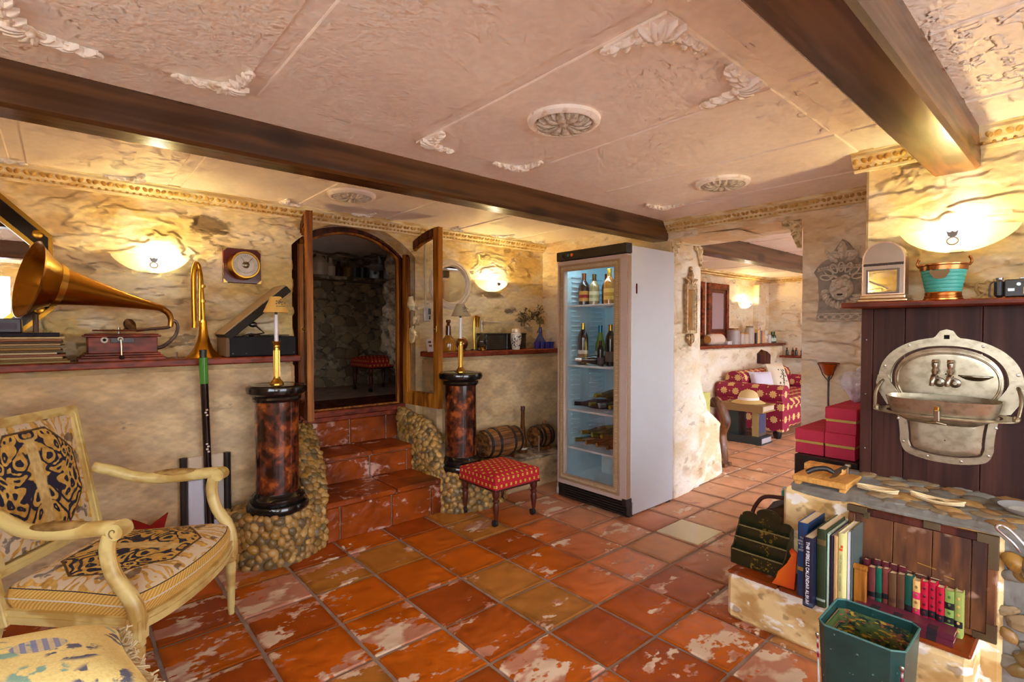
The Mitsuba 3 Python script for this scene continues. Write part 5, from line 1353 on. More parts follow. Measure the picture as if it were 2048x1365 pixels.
corbel(frame((3.515, 2.168, 1.965), (1, 0, 0), (0, 0, 1)), 1.0, 'carved scroll corbel at the front upper corner of the doorway jamb')
corbel(frame((3.945, 2.165, 1.965), (-1, 0, 0), (0, 0, 1), (0, -1, 0)), 1.0, 'carved scroll corbel at the rear upper corner of the doorway jamb')
corbel(frame((3.498, 1.245, 1.985), (0, 1, 0), (0, 0, 1), (-1, 0, 0)), 1.1, 'carved scroll corbel at the upper right corner of the doorway')
# narrow gilt mirror on the jamb
k = thing('narrow_mirror', 'narrow gilt framed mirror with carved crest on the doorway jamb', 'mirror')
M = frame((3.765, 2.163, 0), (1, 0, 0), (0, 0, 1))
obj('frame', place(extr(sbox(-.078, 1.265, .078, 1.635).difference(sbox(-.052, 1.29, .052, 1.612)), .022), M), 'gilt', parent=k, smooth=False)
obj('bead_edge', cat([place(blob((0, 0, 0), (.007, .007, .006), 1), M @ trans(sx * .075, z_, .022)) for sx in (-1, 1) for z_ in np.arange(1.275, 1.63, .017)]), 'gilt', parent=k, kind='stuff', smooth=True)
obj('mirror_glass', place(extr(sbox(-.053, 1.289, .053, 1.613), .010), M), 'mirror', parent=k, smooth=False)
ms = [place(scroll(1.3, .005, .03, .008), trans(-.035, 1.672, .01)), place(scroll(-1.3, .005, .03, .008), trans(.035, 1.672, .01) @ np.diag([1., 1, 1, 1])), place(leaf(.13, .03, .02, 0), trans(0, 1.64, .008) @ rotz(PI / 2)), place(leaf(.10, .02, .016), trans(-.01, 1.645, .008) @ rotz(2.3)), place(leaf(.10, .02, .016, -.3), trans(.01, 1.645, .008) @ rotz(.85)), cbox((0, 1.645, .012), (.15, .024, .024), .004), blob((0, 1.775, .012), (.018, .022, .012), 2)]
obj('crest', place(cat(ms), M), 'gilt', parent=k, smooth=40)
ms = [place(leaf(.09, .035, .018, 0), trans(0, 1.262, .008) @ rotz(-PI / 2)), place(leaf(.07, .02, .014), trans(-.03, 1.262, .008) @ rotz(-1.9)), place(leaf(.07, .02, .014, -.3), trans(.03, 1.262, .008) @ rotz(-1.2)), blob((0, 1.178, .012), (.012, .018, .01), 2)]
obj('pendant', place(cat(ms), M), 'gilt', parent=k, smooth=40)
# lion mask plaque
k = thing('lion_plaque', 'grey stone lion mask plaque on the wall right of the doorway', 'plaque')
M = on_side((3.498, 1.015, 1.575))
out = Polygon([(-.13, -.19), (-.135, -.21), (-.13, -.225), (.15, -.225), (.155, -.205), (.135, -.185), (.125, -.10), (.13, .02), (.15, .075), (.135, .095), (.10, .13), (.075, .145), (.055, .19), (.03, .23), (0, .255), (-.02, .225), (-.05, .18), (-.07, .145), (-.10, .13), (-.135, .095), (-.15, .07), (-.128, .03), (-.12, -.10)])
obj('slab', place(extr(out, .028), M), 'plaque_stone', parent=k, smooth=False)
ms = [blob((0, -.035, .035), (.062, .068, .035), 3), blob((0, -.015, .07), (.022, .03, .02), 2), blob((0, -.03, .088), (.014, .01, .008), 2)]
ms += [blob((s * .028, .008, .062), (.016, .011, .010), 2) for s in (-1, 1)] + [blob((s * .03, -.042, .068), (.024, .018, .016), 2) for s in (-1, 1)]
ms += [tube(bez([(s * .05, .02, .058), (s * .03, .035, .066), (s * .01, .024, .068)], 10), .007, 7) for s in (-1, 1)]
a = np.linspace(-.4, PI + .4, 18); ms.append(tube(np.c_[.033 * np.cos(a), -.078 - .02 * np.sin(a), np.full(18, .06)], .007, 7))
for q in range(7):
    a_ = PI * (q + .5) / 7
    b = np.linspace(0, 2 * PI, 17)[:-1]
    ms.append(place(tube(np.c_[.03 + .028 * np.cos(b), .014 * np.sin(b), np.full(16, .006)], .0045, 6, True), trans(.055 * math.cos(a_), .015 + .045 * math.sin(a_), .034) @ rotz(a_)))
for q in range(9):
    a_ = -.25 - (PI - -.25 * 0) * 0 + (-PI + .5) * q / 8 - .2
    ms.append(place(scroll(1.2, .004, .018, .007), trans(.085 * math.cos(a_), -.05 + .085 * math.sin(a_), .03) @ rotz(a_)))
    ms.append(place(leaf(.05, .012, .012), trans(.06 * math.cos(a_), -.05 + .06 * math.sin(a_), .034) @ rotz(a_)))
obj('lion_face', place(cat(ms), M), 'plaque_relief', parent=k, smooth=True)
obj('mouth_hole', place(blob((0, -.072, .062), (.016, .007, .006), 2), M), 'vc_matte', '#3a332c', parent=k, smooth=True)
ms = [place(scroll(1.6, .005, .026, .008), trans(s * .045, .16, .026) @ (rotz(0) if s > 0 else np.diag([-1., 1, 1, 1]))) for s in (-1, 1)] + [place(leaf(.11, .028, .02, 0), trans(0, .135, .026) @ rotz(PI / 2))] + [place(leaf(.10, .02, .016, .25 * s), trans(s * .02, .12, .026) @ rotz(PI / 2 - s * .95)) for s in (-1, 1)]
ms += [blob((x, .098 - .18 * x * x * 4, .03), (.007, .007, .007), 1) for x in np.linspace(-.12, .12, 17)] + [tube([(x, .086 - .7 * x * x, .03) for x in np.linspace(-.13, .13, 14)], .005, 6)]
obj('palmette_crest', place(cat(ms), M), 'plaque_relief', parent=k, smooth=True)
b = np.linspace(0, 2 * PI, 19)[:-1]
ms = [tube(np.c_[x + .017 * np.cos(b), -.203 + .013 * np.sin(b), np.full(18, .03)], .004, 6, True) for x in np.linspace(-.105, .12, 6)] + [tube([(-.13, s, .03), (.15, s, .03)], .004, 6) for s in (-.184, -.222)] + [cbox((x, -.203, .03), (.006, .02, .008), .002) for x in np.linspace(-.082, .097, 5)]
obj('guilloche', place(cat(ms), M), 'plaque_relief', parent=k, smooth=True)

# ---------------------------------------------------------------- sink wall, right
XP = 2.795
pn = thing('wood_panel', 'dark mahogany plank panel carrying the folding metal washbasin', 'panel')
for y0, y1 in ((.735, .690), (.688, .572), (.570, .318), (.316, .06), (.058, -.25), (-.252, -.5)):
    obj('plank', box(XP, 2.83, y1, y0, .63 if y0 > .7 else .632, 1.393, .002), 'panel_wood', parent=pn, smooth=False)
for z_ in (.75, 1.0, 1.25): obj('screw', blob((XP - .001, .715, z_), (.003, .005, .005), 1), 'vc_metal', '#8d8a88', parent=pn)
obj('mantel_shelf', box(2.64, 2.83, -.5, .775, 1.393, 1.417, .005), 'shelf_wood', cat='shelf', label='red-brown mantel shelf above the washbasin panel', smooth=False)

bsdf('basin_metal', {'type': 'principled', 'base_color': proc(lambda p, n, uv: mix(L('#b3a78e'), L('#988b72'), smoothstep(.4, .75, fbm(p.x * 40, p.y * 40, p.z * 40, 5)))), 'roughness': .3, 'metallic': .85})
sk = thing('folding_washbasin', 'oval folding metal washbasin with two taps on the mahogany panel', 'washbasin')
M = on_side((XP, .428, 1.08))      # local x to the right, y up, z out


def ell(a, b, n=64, e=2.0, cy=0): return Polygon([(a * np.sign(math.cos(t)) * abs(math.cos(t)) ** (2 / e), cy + b * np.sign(math.sin(t)) * abs(math.sin(t)) ** (2 / e)) for t in np.linspace(0, 2 * PI, n, endpoint=False)])


upper = unary_union([ell(.235, .185, 72, 2.15), Polygon([(-.065, .165), (-.035, .19), (-.022, .212), (0, .219), (.022, .212), (.035, .19), (.065, .165)])])
upper = upper.intersection(sbox(-.3, -.12, .3, .3))
lower = Polygon(bez([(-.17, -.12), (-.158, -.18), (-.152, -.24), (-.150, -.275), (-.128, -.318), (-.06, -.338), (0, -.342), (.06, -.338), (.128, -.318), (.150, -.275), (.152, -.24), (.158, -.18), (.17, -.12)], 72))
plate = unary_union([upper, lower.buffer(.001)])
hole_u = ell(.193, .150, 72, 2.2).intersection(sbox(-.3, -.125, .3, .3))
hole_l = lower.buffer(-.026).intersection(sbox(-.3, -.5, .3, -.14))
obj('rim_plate', place(extr(plate.difference(hole_u).difference(hole_l).difference(sbox(-.008, .178, .010, .195)), .008), M), 'basin_metal', parent=sk, smooth=False)


def dish(poly, d1, scale, zf, name):
    ring = np.array(poly.exterior.coords)[:-1]; c = ring.mean(0); V = []; n_ = len(ring)
    for s, z_ in ((1.012, .008), (.985, .004), (.955, -.006 + 0 * d1), (.90, d1), (.6, d1), (.02, d1)): V.append(np.c_[c + (ring - c) * s, np.full(n_, z_ if z_ != d1 else zf)])
    f = []
    for i in range(5):
        for j in range(n_):
            q = (j + 1) % n_; f += [(i * n_ + j, i * n_ + q, (i + 1) * n_ + q), (i * n_ + j, (i + 1) * n_ + q, (i + 1) * n_ + j)]
    obj(name, place(trimesh.Trimesh(np.vstack(V), f, process=False), M), 'basin_metal', parent=sk, smooth=True)


dish(hole_u, 9, 1, .003, 'upper_dish')
ov = []
for s in (1.0,):
    t = np.linspace(0, 2 * PI, 65)[:-1]
    e_ = np.array(ell(.166, .118, 64, 2.2).exterior.coords)[:-1]; e_ = e_[e_[:, 1] > -.10]
    order = np.argsort(np.arctan2(e_[:, 1] + .02, e_[:, 0])); e_ = e_[order]
obj('oval_bead', place(tube(np.c_[e_, np.full(len(e_), .004)], .004, 8), M), 'basin_metal', parent=sk, smooth=True)
dish(hole_l, 9, 1, .003, 'lower_dish')
obj('square_hole', place(box(-.008, .010, .178, .195, .001, .004), M), 'vc_matte', '#120c0a', parent=sk, smooth=False)
for x, y in ((-.213, .055), (-.126, .149), (.115, .15), (.218, .04), (-.160, -.175), (-.140, -.275), (-.055, -.325), (.055, -.328), (.138, -.29), (.158, -.175)):
    obj('screw', place(cat(lathe([(0, .008), (.006, .008), (.0055, .0105), (0, .0115)], 12), cbox((0, 0, .0115), (.009, .0012, .0008))), M @ trans(x, y, 0)), 'vc_metal', '#b8b2a4', parent=sk)
for s, nm in ((-1, 0), (1, 0)):
    lobe = Polygon([(s * .236, .015), (s * .20, .018), (s * .185, -.02), (s * .165, -.055), (s * .155, -.075), (s * .168, -.12), (s * .20, -.115), (s * .232, -.06), (s * .243, -.02)]).difference(Point(s * .218, -.008).buffer(.011))
    obj('side_lobe', place(extr(lobe, .012), M @ trans(0, 0, .004)), 'basin_metal', parent=sk, smooth=False)
    obj('lobe_hole', place(lathe([(0, .004), (.011, .004), (.011, .006), (0, .006)], 18), M @ trans(s * .218, -.008, 0)), 'vc_matte', '#1c1512', parent=sk)
# hinged basin tray folded out
tray = ell(.232, .082, 64, 2.4)
MT = M @ frame((0, -.128, .088), (1, 0, 0), (0, .12, -1))
obj('tray_flange', place(extr(tray.difference(ell(.185, .062, 64, 2.6)), .004), MT), 'basin_metal', parent=sk, smooth=False)
bp = np.array(ell(.186, .063, 64, 2.6).exterior.coords)[:-1]; nb = len(bp); V = []
for s, z_ in ((.90, .004), (.955, .03), (1.0, .066), (.985, .067), (.93, .03), (.87, -.01), (.6, -.036), (.02, -.040)):
    V.append(np.c_[bp * s, np.full(nb, z_)])
f = []
for i in range(7):
    for j in range(nb):
        q = (j + 1) % nb; f += [(i * nb + j, i * nb + q, (i + 1) * nb + q), (i * nb + j, (i + 1) * nb + q, (i + 1) * nb + j)]
obj('bowl', place(trimesh.Trimesh(np.vstack(V), f, process=False), MT), 'basin_metal', parent=sk, smooth=40)
for s in (-1, 1):
    obj('stay_arm', place(tube(bez([(s * .218, -.01, .006), (s * .224, -.022, .03), (s * .232, -.06, .06), (s * .226, -.12, .09)], 16), .0065, 8), M), 'basin_metal', parent=sk, smooth=True)
    obj('stay_foot', place(lathe([(0, 0), (.012, 0), (.012, .008), (.008, .014), (0, .014)], 14), MT @ trans(s * .222, 0, .003)), 'basin_metal', parent=sk)
lt = obj('catch', place(cat(cbox((0, .085, .012), (.018, .012, .045), .003), tube([(-.03, .086, -.02), (0, .094, -.012), (.03, .086, -.02)], .004, 8)), MT @ np.diag([1., -1, 1, 1])), 'vc_metal', '#a9a294', parent=sk)
obj('brass_tip', place(cbox((0, -.085, .042), (.016, .013, .016), .003), MT), 'vc_metal', '#b98c3c', parent=lt, smooth=False)
for x in (-.032, .018):
    t_ = obj('tap', place(cat(lathe([(0, 0), (.012, 0), (.013, .01), (.009, .016), (.012, .03), (.008, .04), (.011, .05), (.011, .062), (0, .064)], 18).apply_transform(frame((0, 0, .032), (1, 0, 0), (0, 0, -1), (0, 1, 0))), tube(bez([(0, .012, .032), (0, .006, .05), (-.003, -.012, .062), (-.005, -.032, .062)], 12), np.linspace(.011, .008, len(bez([(0, 0, 0)] * 4, 12))), 12), tube([(0, .005, .005), (0, .005, .034)], .012, n=14)), M @ trans(x, .015, 0)), 'vc_metal', '#b3a795', parent=sk)
    obj('tap_head', place(lathe([(0, 0), (.010, 0), (.012, .004), (.010, .010), (.011, .014), (0, .015)], 14).apply_transform(frame((0, 0, 0), (1, 0, 0), (0, 0, -1), (0, 1, 0))), M @ trans(x, .078, .032)), 'vc_metal', '#c2b39c', parent=t_)
    obj('rosette', place(lathe([(.008, 0), (.02, 0), (.018, .004), (.008, .006)], 20), M @ trans(x + .012, -.005, .003)), 'vc_metal', '#8a8172', parent=t_)
V = []
sdish = boat(.052, .03, .020)
obj('soap_dish', place(sdish, M @ trans(.093, .028, .005)), 'vc_metal', '#97907f', parent=sk, smooth=True)
obj('soap_dish_rim', place(tube([(.052 * s, 0, .03 * max(0, 1 - s * s) ** .7 + .001) for s in np.linspace(-1, 1, 20)], .003, 6), M @ trans(.093, .028, .005)), 'vc_metal', '#a8a08c', parent=sk)
obj('drain_stain', place(blob((.0, -.072, .006), (.05, .008, .002), 2), M), 'vc_satin', '#6b6450', parent=sk, smooth=True)

# shelf objects ----------------------------------------------------------------
ZS = 1.4175
k = thing('arched_case', 'silver arched mantel case with a glass front, left on the mantel shelf', 'clock case')
archp = Polygon([(-.078, .03)] + [(-.078 * math.cos(a_), .182 + .078 * math.sin(a_)) for a_ in np.linspace(0, PI, 22)] + [(.078, .03)])
M = on_side((2.72, .628, ZS))
obj('shell', place(extr(archp, .055), M @ trans(0, 0, -.02)), 'vc_roughmetal', '#a99786', parent=k, smooth=30)
obj('chrome_edge', place(extr(archp.difference(archp.buffer(-.005)), .006), M @ trans(0, 0, .034)), 'vc_metal', '#d5b7a6', parent=k, smooth=False)
obj('dark_band', place(cbox((0, .163, .036), (.156, .010, .006), .001), M), 'vc_satin', '#2d1a12', parent=k, smooth=False)
obj('window_frame', place(extr(sbox(-.062, .036, .058, .142).difference(sbox(-.054, .042, .050, .136)), .008), M @ trans(0, 0, .034)), 'vc_metal', '#5b5558', parent=k, smooth=False)
obj('window_glass', place(extr(sbox(-.054, .042, .050, .136), .003), M @ trans(0, 0, .034)), 'mirror', parent=k, smooth=False)
obj('hand', place(tube([(-.05, .092, .042), (.02, .058, .042)], .003, 6), M), 'vc_satin', '#a58a70', parent=k)
obj('base', place(cat(cbox((0, .006, .0), (.178, .012, .12), .003), cbox((0, .021, .0), (.165, .018, .11), .004)), M), 'vc_metal', '#b9a184', parent=k, smooth=False)
k = thing('ice_bucket', 'teal ribbed bucket with copper bands on the mantel shelf', 'bucket')
c_ = (2.70, .428, ZS)
obj('base_band', lathe([(0, 0), (.064, 0), (.064, .006), (.060, .008), (.061, .016), (.058, .018), (.059, .028), (.057, .032), (0, .032)], 48, c_), 'vc_metal', '#c2763c', parent=k, smooth=30)
bp_ = [(.056, .030)] + [x for q in range(6) for x in ((.0575 + .0027 * q, .034 + q * .0145), (.0595 + .0027 * q, .040 + q * .0145), (.0593 + .0027 * q, .0465 + q * .0145), (.0582 + .0027 * q, .0478 + q * .0145))]
obj('body', lathe(bp_, 56, c_), 'vc_satin', '#3f9f94', parent=k, smooth=40)
obj('rim_band', lathe([(.0725, .118), (.076, .119), (.0775, .136), (.081, .139), (.081, .144), (.075, .145), (.070, .14), (.052, .05), (0, .045)], 56, c_), 'vc_metal', '#bd7d4c', parent=k, smooth=30)
for s in (-1, 1): obj('ear', place(cat(tube(bez([(s * .078, .135, 0), (s * .086, .15, 0), (s * .082, .165, 0)], 8), .0045, 8), blob((s * .081, .168, 0), (.006, .006, .006), 1)), on_side((2.70, .428, ZS))), 'vc_metal', '#a36a3a', parent=k)
bd_ = Polygon([(-.032, .012), (-.028, .024), (-.018, .018), (.018, .018), (.028, .024), (.032, .012), (.018, -.012), (0, -.016), (-.018, -.012)])
obj('badge', place(extr(bd_, .004), frame((2.70 - .0735, .428, ZS + .098), (0, -1, 0), (-.16, 0, 1), (-1, 0, -.16))), 'vc_metal', '#a08562', parent=k, smooth=False)
for q, (y, lb) in enumerate(((.262, 'small dark box camera with a pale plate, at the right of the mantel shelf'), (.10, 'second dark box camera outside on the mantel shelf'))):
    k = thing('folding_camera', lb, 'camera')
    M = on_side((2.71, y, ZS))
    obj('grip', place(cbox((0, .036, 0), (.028, .07, .05), .01), M), 'vc_satin', '#232026', parent=k, smooth=30)
    obj('body', place(cbox((.09, .036, 0), (.15, .066, .05), .004), M), 'vc_satin', '#2a2724', parent=k, smooth=False)
    obj('top_knob', place(cat(lathe([(0, .07), (.011, .07), (.011, .078), (0, .078)], 16).apply_transform(frame((0, 0, 0), (1, 0, 0), (0, 0, -1), (0, 1, 0))), cbox((.09, .073, 0), (.07, .008, .03), .002)), M), 'vc_metal', '#77757c', parent=k)
    obj('lens_button', place(lathe([(0, 0), (.006, 0), (.006, .003), (0, .003)], 14), M @ trans(.055, .05, .026)), 'vc_metal', '#b9b4ac', parent=k)
    obj('name_plate', place(cat(cbox((.035, .03, .0262), (.018, .010, .002)), ), M), 'vc_metal', '#9a9691', parent=k, smooth=False)
    obj('view_plate', place(cbox((.085, .026, .0262), (.035, .026, .002)), M), 'vc_satin', '#c5a76a', parent=k, smooth=False)
    obj('strap', place(tube(bez([(-.012, .066, .006), (-.024, .055, .01), (-.027, .02, .012), (-.024, .003, .012)], 12), .0025, 6), M), 'vc_satin', '#33181a', parent=k)
k = thing('curled_cord', 'curly pale rope lying behind the teal bucket on the mantel shelf', 'rope')
M = on_side((2.80, .428, ZS))
obj('strand', place(tube(bez([(.075, .012, .0), (.09, .004, .005), (.10, .012, .008), (.115, .025, .008), (.125, .02, .008), (.14, .008, .006), (.155, .004, .0)], 40), .004, 8), M), 'vc_matte', '#b9a06a', parent=k)
obj('curl', place(tube(bez([(.10, .014, .004), (.088, .045, .004), (.095, .07, .005), (.115, .066, .005), (.122, .075, .005), (.138, .07, .005), (.143, .082, .004)], 40), np.linspace(.005, .003, len(bez([(0, 0, 0)] * 7, 40))), 8), M), 'vc_matte', '#a88d58', parent=k)
# ---------------------------------------------------------------- masonry plinth, step, hatch
bsdf('stone_vc', {'type': 'bumpmap', 'arbitrary': proc(lambda p, n, uv: fbm(p.x * 40, p.y * 40, p.z * 40, 3), 2e-3), 'scale': 0.01, 'b': {'type': 'principled', 'base_color': VC, 'roughness': 0.6}})


def f_lime(p, n, uv):
    c = mix(L('#dcbf86'), L('#b58d50'), smoothstep(.4, .65, fbm(p.x * 9, p.y * 9, p.z * 12, 4)))
    c = mix(c, L('#eee6d6'), smoothstep(.55, .66, fbm(p.x * 14 + 3, p.y * 14, p.z * 20, 4) + .16 * smoothstep(.06, .0, dr.abs(p.z - .20)) - .03))
    return mix(c, L('#8a6a3c'), smoothstep(.62, .72, fbm(p.x * 20, p.y * 20, p.z * 20, 3)) * .7)


bsdf('lime_plaster', {'type': 'bumpmap', 'arbitrary': proc(f_plaster_bump, 4e-3), 'scale': 0.02, 'b': {'type': 'principled', 'base_color': proc(f_lime), 'roughness': 0.7}})
hp_ = thing('plinth_step', 'low plastered step with brick-red top that carries the books', 'masonry step')
obj('body', box(2.252, 2.47, .265, 1.10, -.005, .200, .02), 'lime_plaster', parent=hp_, smooth=30)
for y0, y1 in ((.267, .44), (.445, .66), (.665, .88), (.885, 1.098)): obj('top_tile', box(2.256, 2.47, y0, y1, .198, .214, .006), 'stair_tile', parent=hp_, smooth=False)
pr_ = Polygon([(2.46, -.005), (2.83, -.005), (2.83, .632), (2.79, .632), (2.53, .592), (2.49, .578), (2.465, .55)])
pm = place(extr(pr_, 1.55), frame((0, .93, 0), (1, 0, 0), (0, 0, 1)))
pl2 = thing('stone_plinth', 'stone and plaster plinth below the mahogany washbasin panel', 'masonry')
obj('core', pm, 'mortar', parent=pl2, smooth=False)
sk_ = box(2.447, 2.475, .21, .935, .0, .572, .012).subdivide().subdivide().subdivide()
v = sk_.vertices.copy(); v[:, 0] += (meshkit.fbm(v * 7, 3, 4) - .5) * .02; v[:, 2] += (v[:, 2] > .5) * (meshkit.fbm(v * 9, 3, 5) - .5) * .05; sk_.vertices = v
obj('plaster_skin', sk_, 'lime_plaster', parent=pl2, smooth=30)
ek = box(2.46, 2.83, .91, .942, .0, .585, .02).subdivide().subdivide()
obj('plaster_end', ek, 'lime_plaster', parent=pl2, smooth=30)
Rs = np.random.default_rng(33)
STC = ['#7d6a4e', '#8d7552', '#686152', '#a17c48', '#7a756a', '#8a683e']
st_pl = [plydict(blob((0, 0, 0), (1, .55, .24), 2, k + 20, .3), 'stone_vc', c, True) for k, c in enumerate(STC)]
pts = []
for _ in range(4000):
    p = (Rs.uniform(-.35, .70), Rs.uniform(.02, .30)); r = Rs.uniform(.035, .06)
    if all(math.hypot(p[0] - q[0], (p[1] - q[1]) * 1.9) > (r + q[2]) * .74 for q in pts): pts.append((*p, r))
for q, (y, u, r) in enumerate(pts):
    x = 2.51 + u; z = .588 + .155 * u
    M = frame((x, y, z), (Rs.normal(0, .08), -1, 0), (1, Rs.normal(0, .08), .155)); M[:3, 2] = np.cross(M[:3, 0], M[:3, 1])
    if M[2, 2] < 0: M[:3, 2] *= -1
    M[:3, :3] *= r
    if .60 < y and x < 2.76: continue
    shared('stone', st_pl[q % 6], M, pl2)
for q in range(150):
    y, z = Rs.uniform(-.4, .20), Rs.uniform(.02, .56)
    r = Rs.uniform(.025, .06)
    M = frame((2.462 + Rs.normal(0, .01), y, z), (0, -1, Rs.normal(0, .2)), (0, Rs.normal(0, .2), 1)); M[:3, 2] = (-1, 0, 0); M[:3, :3] *= r
    shared('stone', st_pl[(q * 5) % 6] if q % 3 else peb_pl[q % 8], M, pl2)

ht = thing('wooden_hatch', 'old framed wooden hatch leaning against the plinth behind the small books', 'hatch')
tl_ = math.atan2(.02, .36)
MH = frame((2.428, .448, .216), (0, -1, 0), (math.sin(tl_), 0, math.cos(tl_)))
for x0, x1 in ((-.20, -.075), (-.073, .045), (.047, .155), (.157, .20)): obj('plank', place(box(x0, x1, .015, .345, .006, .018, .002), MH), 'old_wood', parent=ht, smooth=False)
for b_ in ((-.224, .224, .335, .362), (-.224, .224, .0, .02), (-.224, -.20, .02, .335), (.198, .224, .02, .335)): obj('frame_rail', place(box(b_[0], b_[1], b_[2], b_[3], .0, .026, .003), MH), 'old_wood' if b_[2] < .3 else 'frame_wood', parent=ht, smooth=False)
for b_ in ((-.228, -.16, .34, .366), (-.17, -.15, .325, .35), (.02, .07, .34, .366), (.17, .228, .335, .366), (.20, .228, .25, .366), (.165, .228, -.002, .022), (.20, .228, 0, .06)): obj('brass_plate', place(box(b_[0], b_[1], b_[2], b_[3], .012, .029, .001), MH), 'vc_roughmetal', '#6d5f48', parent=ht, smooth=False)
obj('scratch', place(cat(box(-.02, .035, .20, .202, .018, .0186), box(.06, .09, .188, .19, .018, .0186)), MH @ rotz(-.12)), 'vc_matte', '#b38a2c', parent=ht, smooth=False)

# small leather books ----------------------------------------------------------
ZT = .2145


def book(x0, x1, y0, y1, z0, h, cover, label, pages='#cdb892', bands=(), group=None, upright=True, dots=None, name='book'):
    """spine towards -X; bands: (relative height, width, colour)."""
    k = thing(name, label, 'book', group)
    t = min(.0028, (y1 - y0) * .16)
    obj('pages', box(x0 + .004, x1 - .004, y0 + t, y1 - t, z0 + .003, z0 + h - .003), 'vc_matte', pages, parent=k, smooth=False)
    sp = [(x0 + .004 - .004 * math.cos(a_), (y0 + y1) / 2 + (y1 - y0) / 2 * math.sin(a_)) for a_ in np.linspace(-PI / 2, PI / 2, 7)]
    shell = Polygon(sp + [(x1, y1), (x1, y1 - t), (x0 + .006, y1 - t), (x0 + .006, y0 + t), (x1, y0 + t), (x1, y0)])
    obj('cover', place(extr(shell, h), trans(0, 0, z0)), 'vc_satin', cover, parent=k, smooth=30)
    for q, (b, w, c) in enumerate(bands):
        bp2 = [(x - .0008, y) for x, y in sp] + [(x + .002, y) for x, y in sp[::-1]]
        obj('spine_band', place(extr(Polygon(bp2), w * h), trans(0, 0, z0 + b * h)), 'vc_satin', c, parent=k, smooth=30)
    if dots:
        for zz in np.linspace(.14, .86, 5): obj('tooling', blob((x0 - .0005, (y0 + y1) / 2, z0 + h * zz), (.0012, .0045, .0055), 1), 'vc_satin', dots, parent=k)
    return k


BK = '#16161c'
row = [('#6d3330', 'dusty red-brown small book left of a green one, front row by the hatch', ((.30, .12, BK),), None), ('#0e5a44', 'emerald green small book between two red-brown ones, front row by the hatch', ((.30, .13, '#0b2f2a'),), None),
       ('#73342f', 'red-brown small book right of the emerald one, front row by the hatch', ((.32, .12, BK),), None), ('#5b3f28', 'plain brown small book right of the second red-brown one, front row', ((.32, .10, '#4a2f24'),), None),
       ('#573a26', 'plain brown small book left of the dark green one, front row', ((.33, .10, '#4c3327'),), None), ('#0c4a3e', 'dark green small book left of the cream and pink one', ((.22, .13, BK),), None),
       ('#d3ad68', 'cream small book with two pink bands in the row before the hatch', ((.58, .16, '#d32a5f'), (.20, .16, '#c02450')), '#8a6a2a'), ('#b51233', 'bright red small book, leftmost of three red ones before the hatch', ((.24, .15, BK),), '#5a0d1a'),
       ('#ae1032', 'bright red small book, middle of three red ones before the hatch', ((.24, .15, BK),), '#5a0d1a'), ('#b51233', 'bright red small book, rightmost of three red ones before the hatch', ((.24, .15, BK),), '#5a0d1a'),
       ('#7f9a4c', 'leaf green small book with two black bands, second from the row end', ((.58, .15, BK), (.26, .14, BK)), '#49632a'), ('#8f9a4e', 'green and cream small book at the right end of the row', ((.22, .14, BK),), '#caa85c')]
y = .585
for q, (c, lb, bands, dots) in enumerate(row):
    w = (.025, .021, .021, .025, .025, .0235, .0235, .0225, .0225, .0235, .0265, .0235)[q]
    book(2.352 + .002 * (q % 3), 2.394, y - w + .0008, y, ZT, .160 + .004 * ((q * 7) % 3) - (.006 if q > 9 else 0), c, lb, bands=bands, dots=dots)
    y -= w
y = .605
for q in range(5):
    w = .0265
    book(2.396 if q > 1 else 2.372 if q == 0 else 2.396, 2.426 if q else 2.40, (y - w + .0008) if q else .587, y if q else .606, ZT, .178, '#4c1620' if q % 2 else '#56141f', ['dark maroon book with two black bands right of the wooden bookend', 'dark maroon book in the back row, first behind the emerald book', 'dark maroon book in the back row, second of four', 'dark maroon book in the back row, third of four', 'dark maroon book in the back row, rightmost of four'][q], bands=((.66, .14, BK), (.36, .14, BK)))
    y -= w
for q in range(3):
    book(2.398, 2.426, .455 - q * .045, .495 - q * .045, ZT, .167, '#4b2a1e', ['brown book peeping over the cream and pink book from the back row', 'brown book peeping over the red books from the back row', 'brown book peeping over the green books from the back row'][q])
for q, lb in enumerate(('lower of two maroon books lying before the row of small books', 'upper of two maroon books lying before the row of small books')):
    k = thing('book', lb, 'book')
    z0 = ZT + q * .0195; x0 = 2.268 + q * .012
    obj('pages', box(x0 + .003, x0 + .068, .318, .602, z0 + .002, z0 + .0165), 'vc_matte', '#b59d7a', parent=k, smooth=False)
    obj('cover', cat(box(x0, x0 + .07, .315, .605, z0, z0 + .0025), box(x0, x0 + .07, .315, .605, z0 + .0165, z0 + .019), box(x0, x0 + .004, .315, .605, z0, z0 + .019)), 'vc_satin', '#5c2030', parent=k, smooth=False)
    for b in (.36, .46, .53): obj('spine_band', box(x0 - .0008, x0 + .03, b, b + .028, z0 + .0002, z0 + .0192), 'vc_satin', '#2a2228', parent=k, smooth=False)
k = thing('wooden_bookend', 'scrolled honey-brown wooden bookend between tall and small books', 'bookend')
obj('board', box(2.30, 2.316, .576, .618, ZT, .375, .003), 'door_wood', parent=k, smooth=False)
obj('roll', tube([(2.308, .575, .381), (2.308, .619, .381)], .012, 16), 'door_wood', parent=k)
obj('foot', box(2.288, 2.326, .573, .6195, ZT, .236, .004), 'door_wood', parent=k, smooth=False)
obj('fragment', blob((2.285, .545, .224), (.02, .028, .012), 1, 5, .3), 'vc_matte', '#b39d7a', cat='stone', label='small pale stone chip before the bookend', smooth=False)

# tall books -------------------------------------------------------------------
def spine_text(txt, x, yc, ztop, h, color, parent, bold=True):
    m_ = meshkit.text_mesh(txt, h, .0008, bold)
    m_.apply_translation((0, -h / 2, 0))
    # reading downwards on a face that looks to -X
    obj('lettering', place(m_, frame((x, yc, ztop), (0, 0, -1), (0, -1, 0), (-1, 0, 0))), 'vc_matte', color, parent=parent, smooth=False)


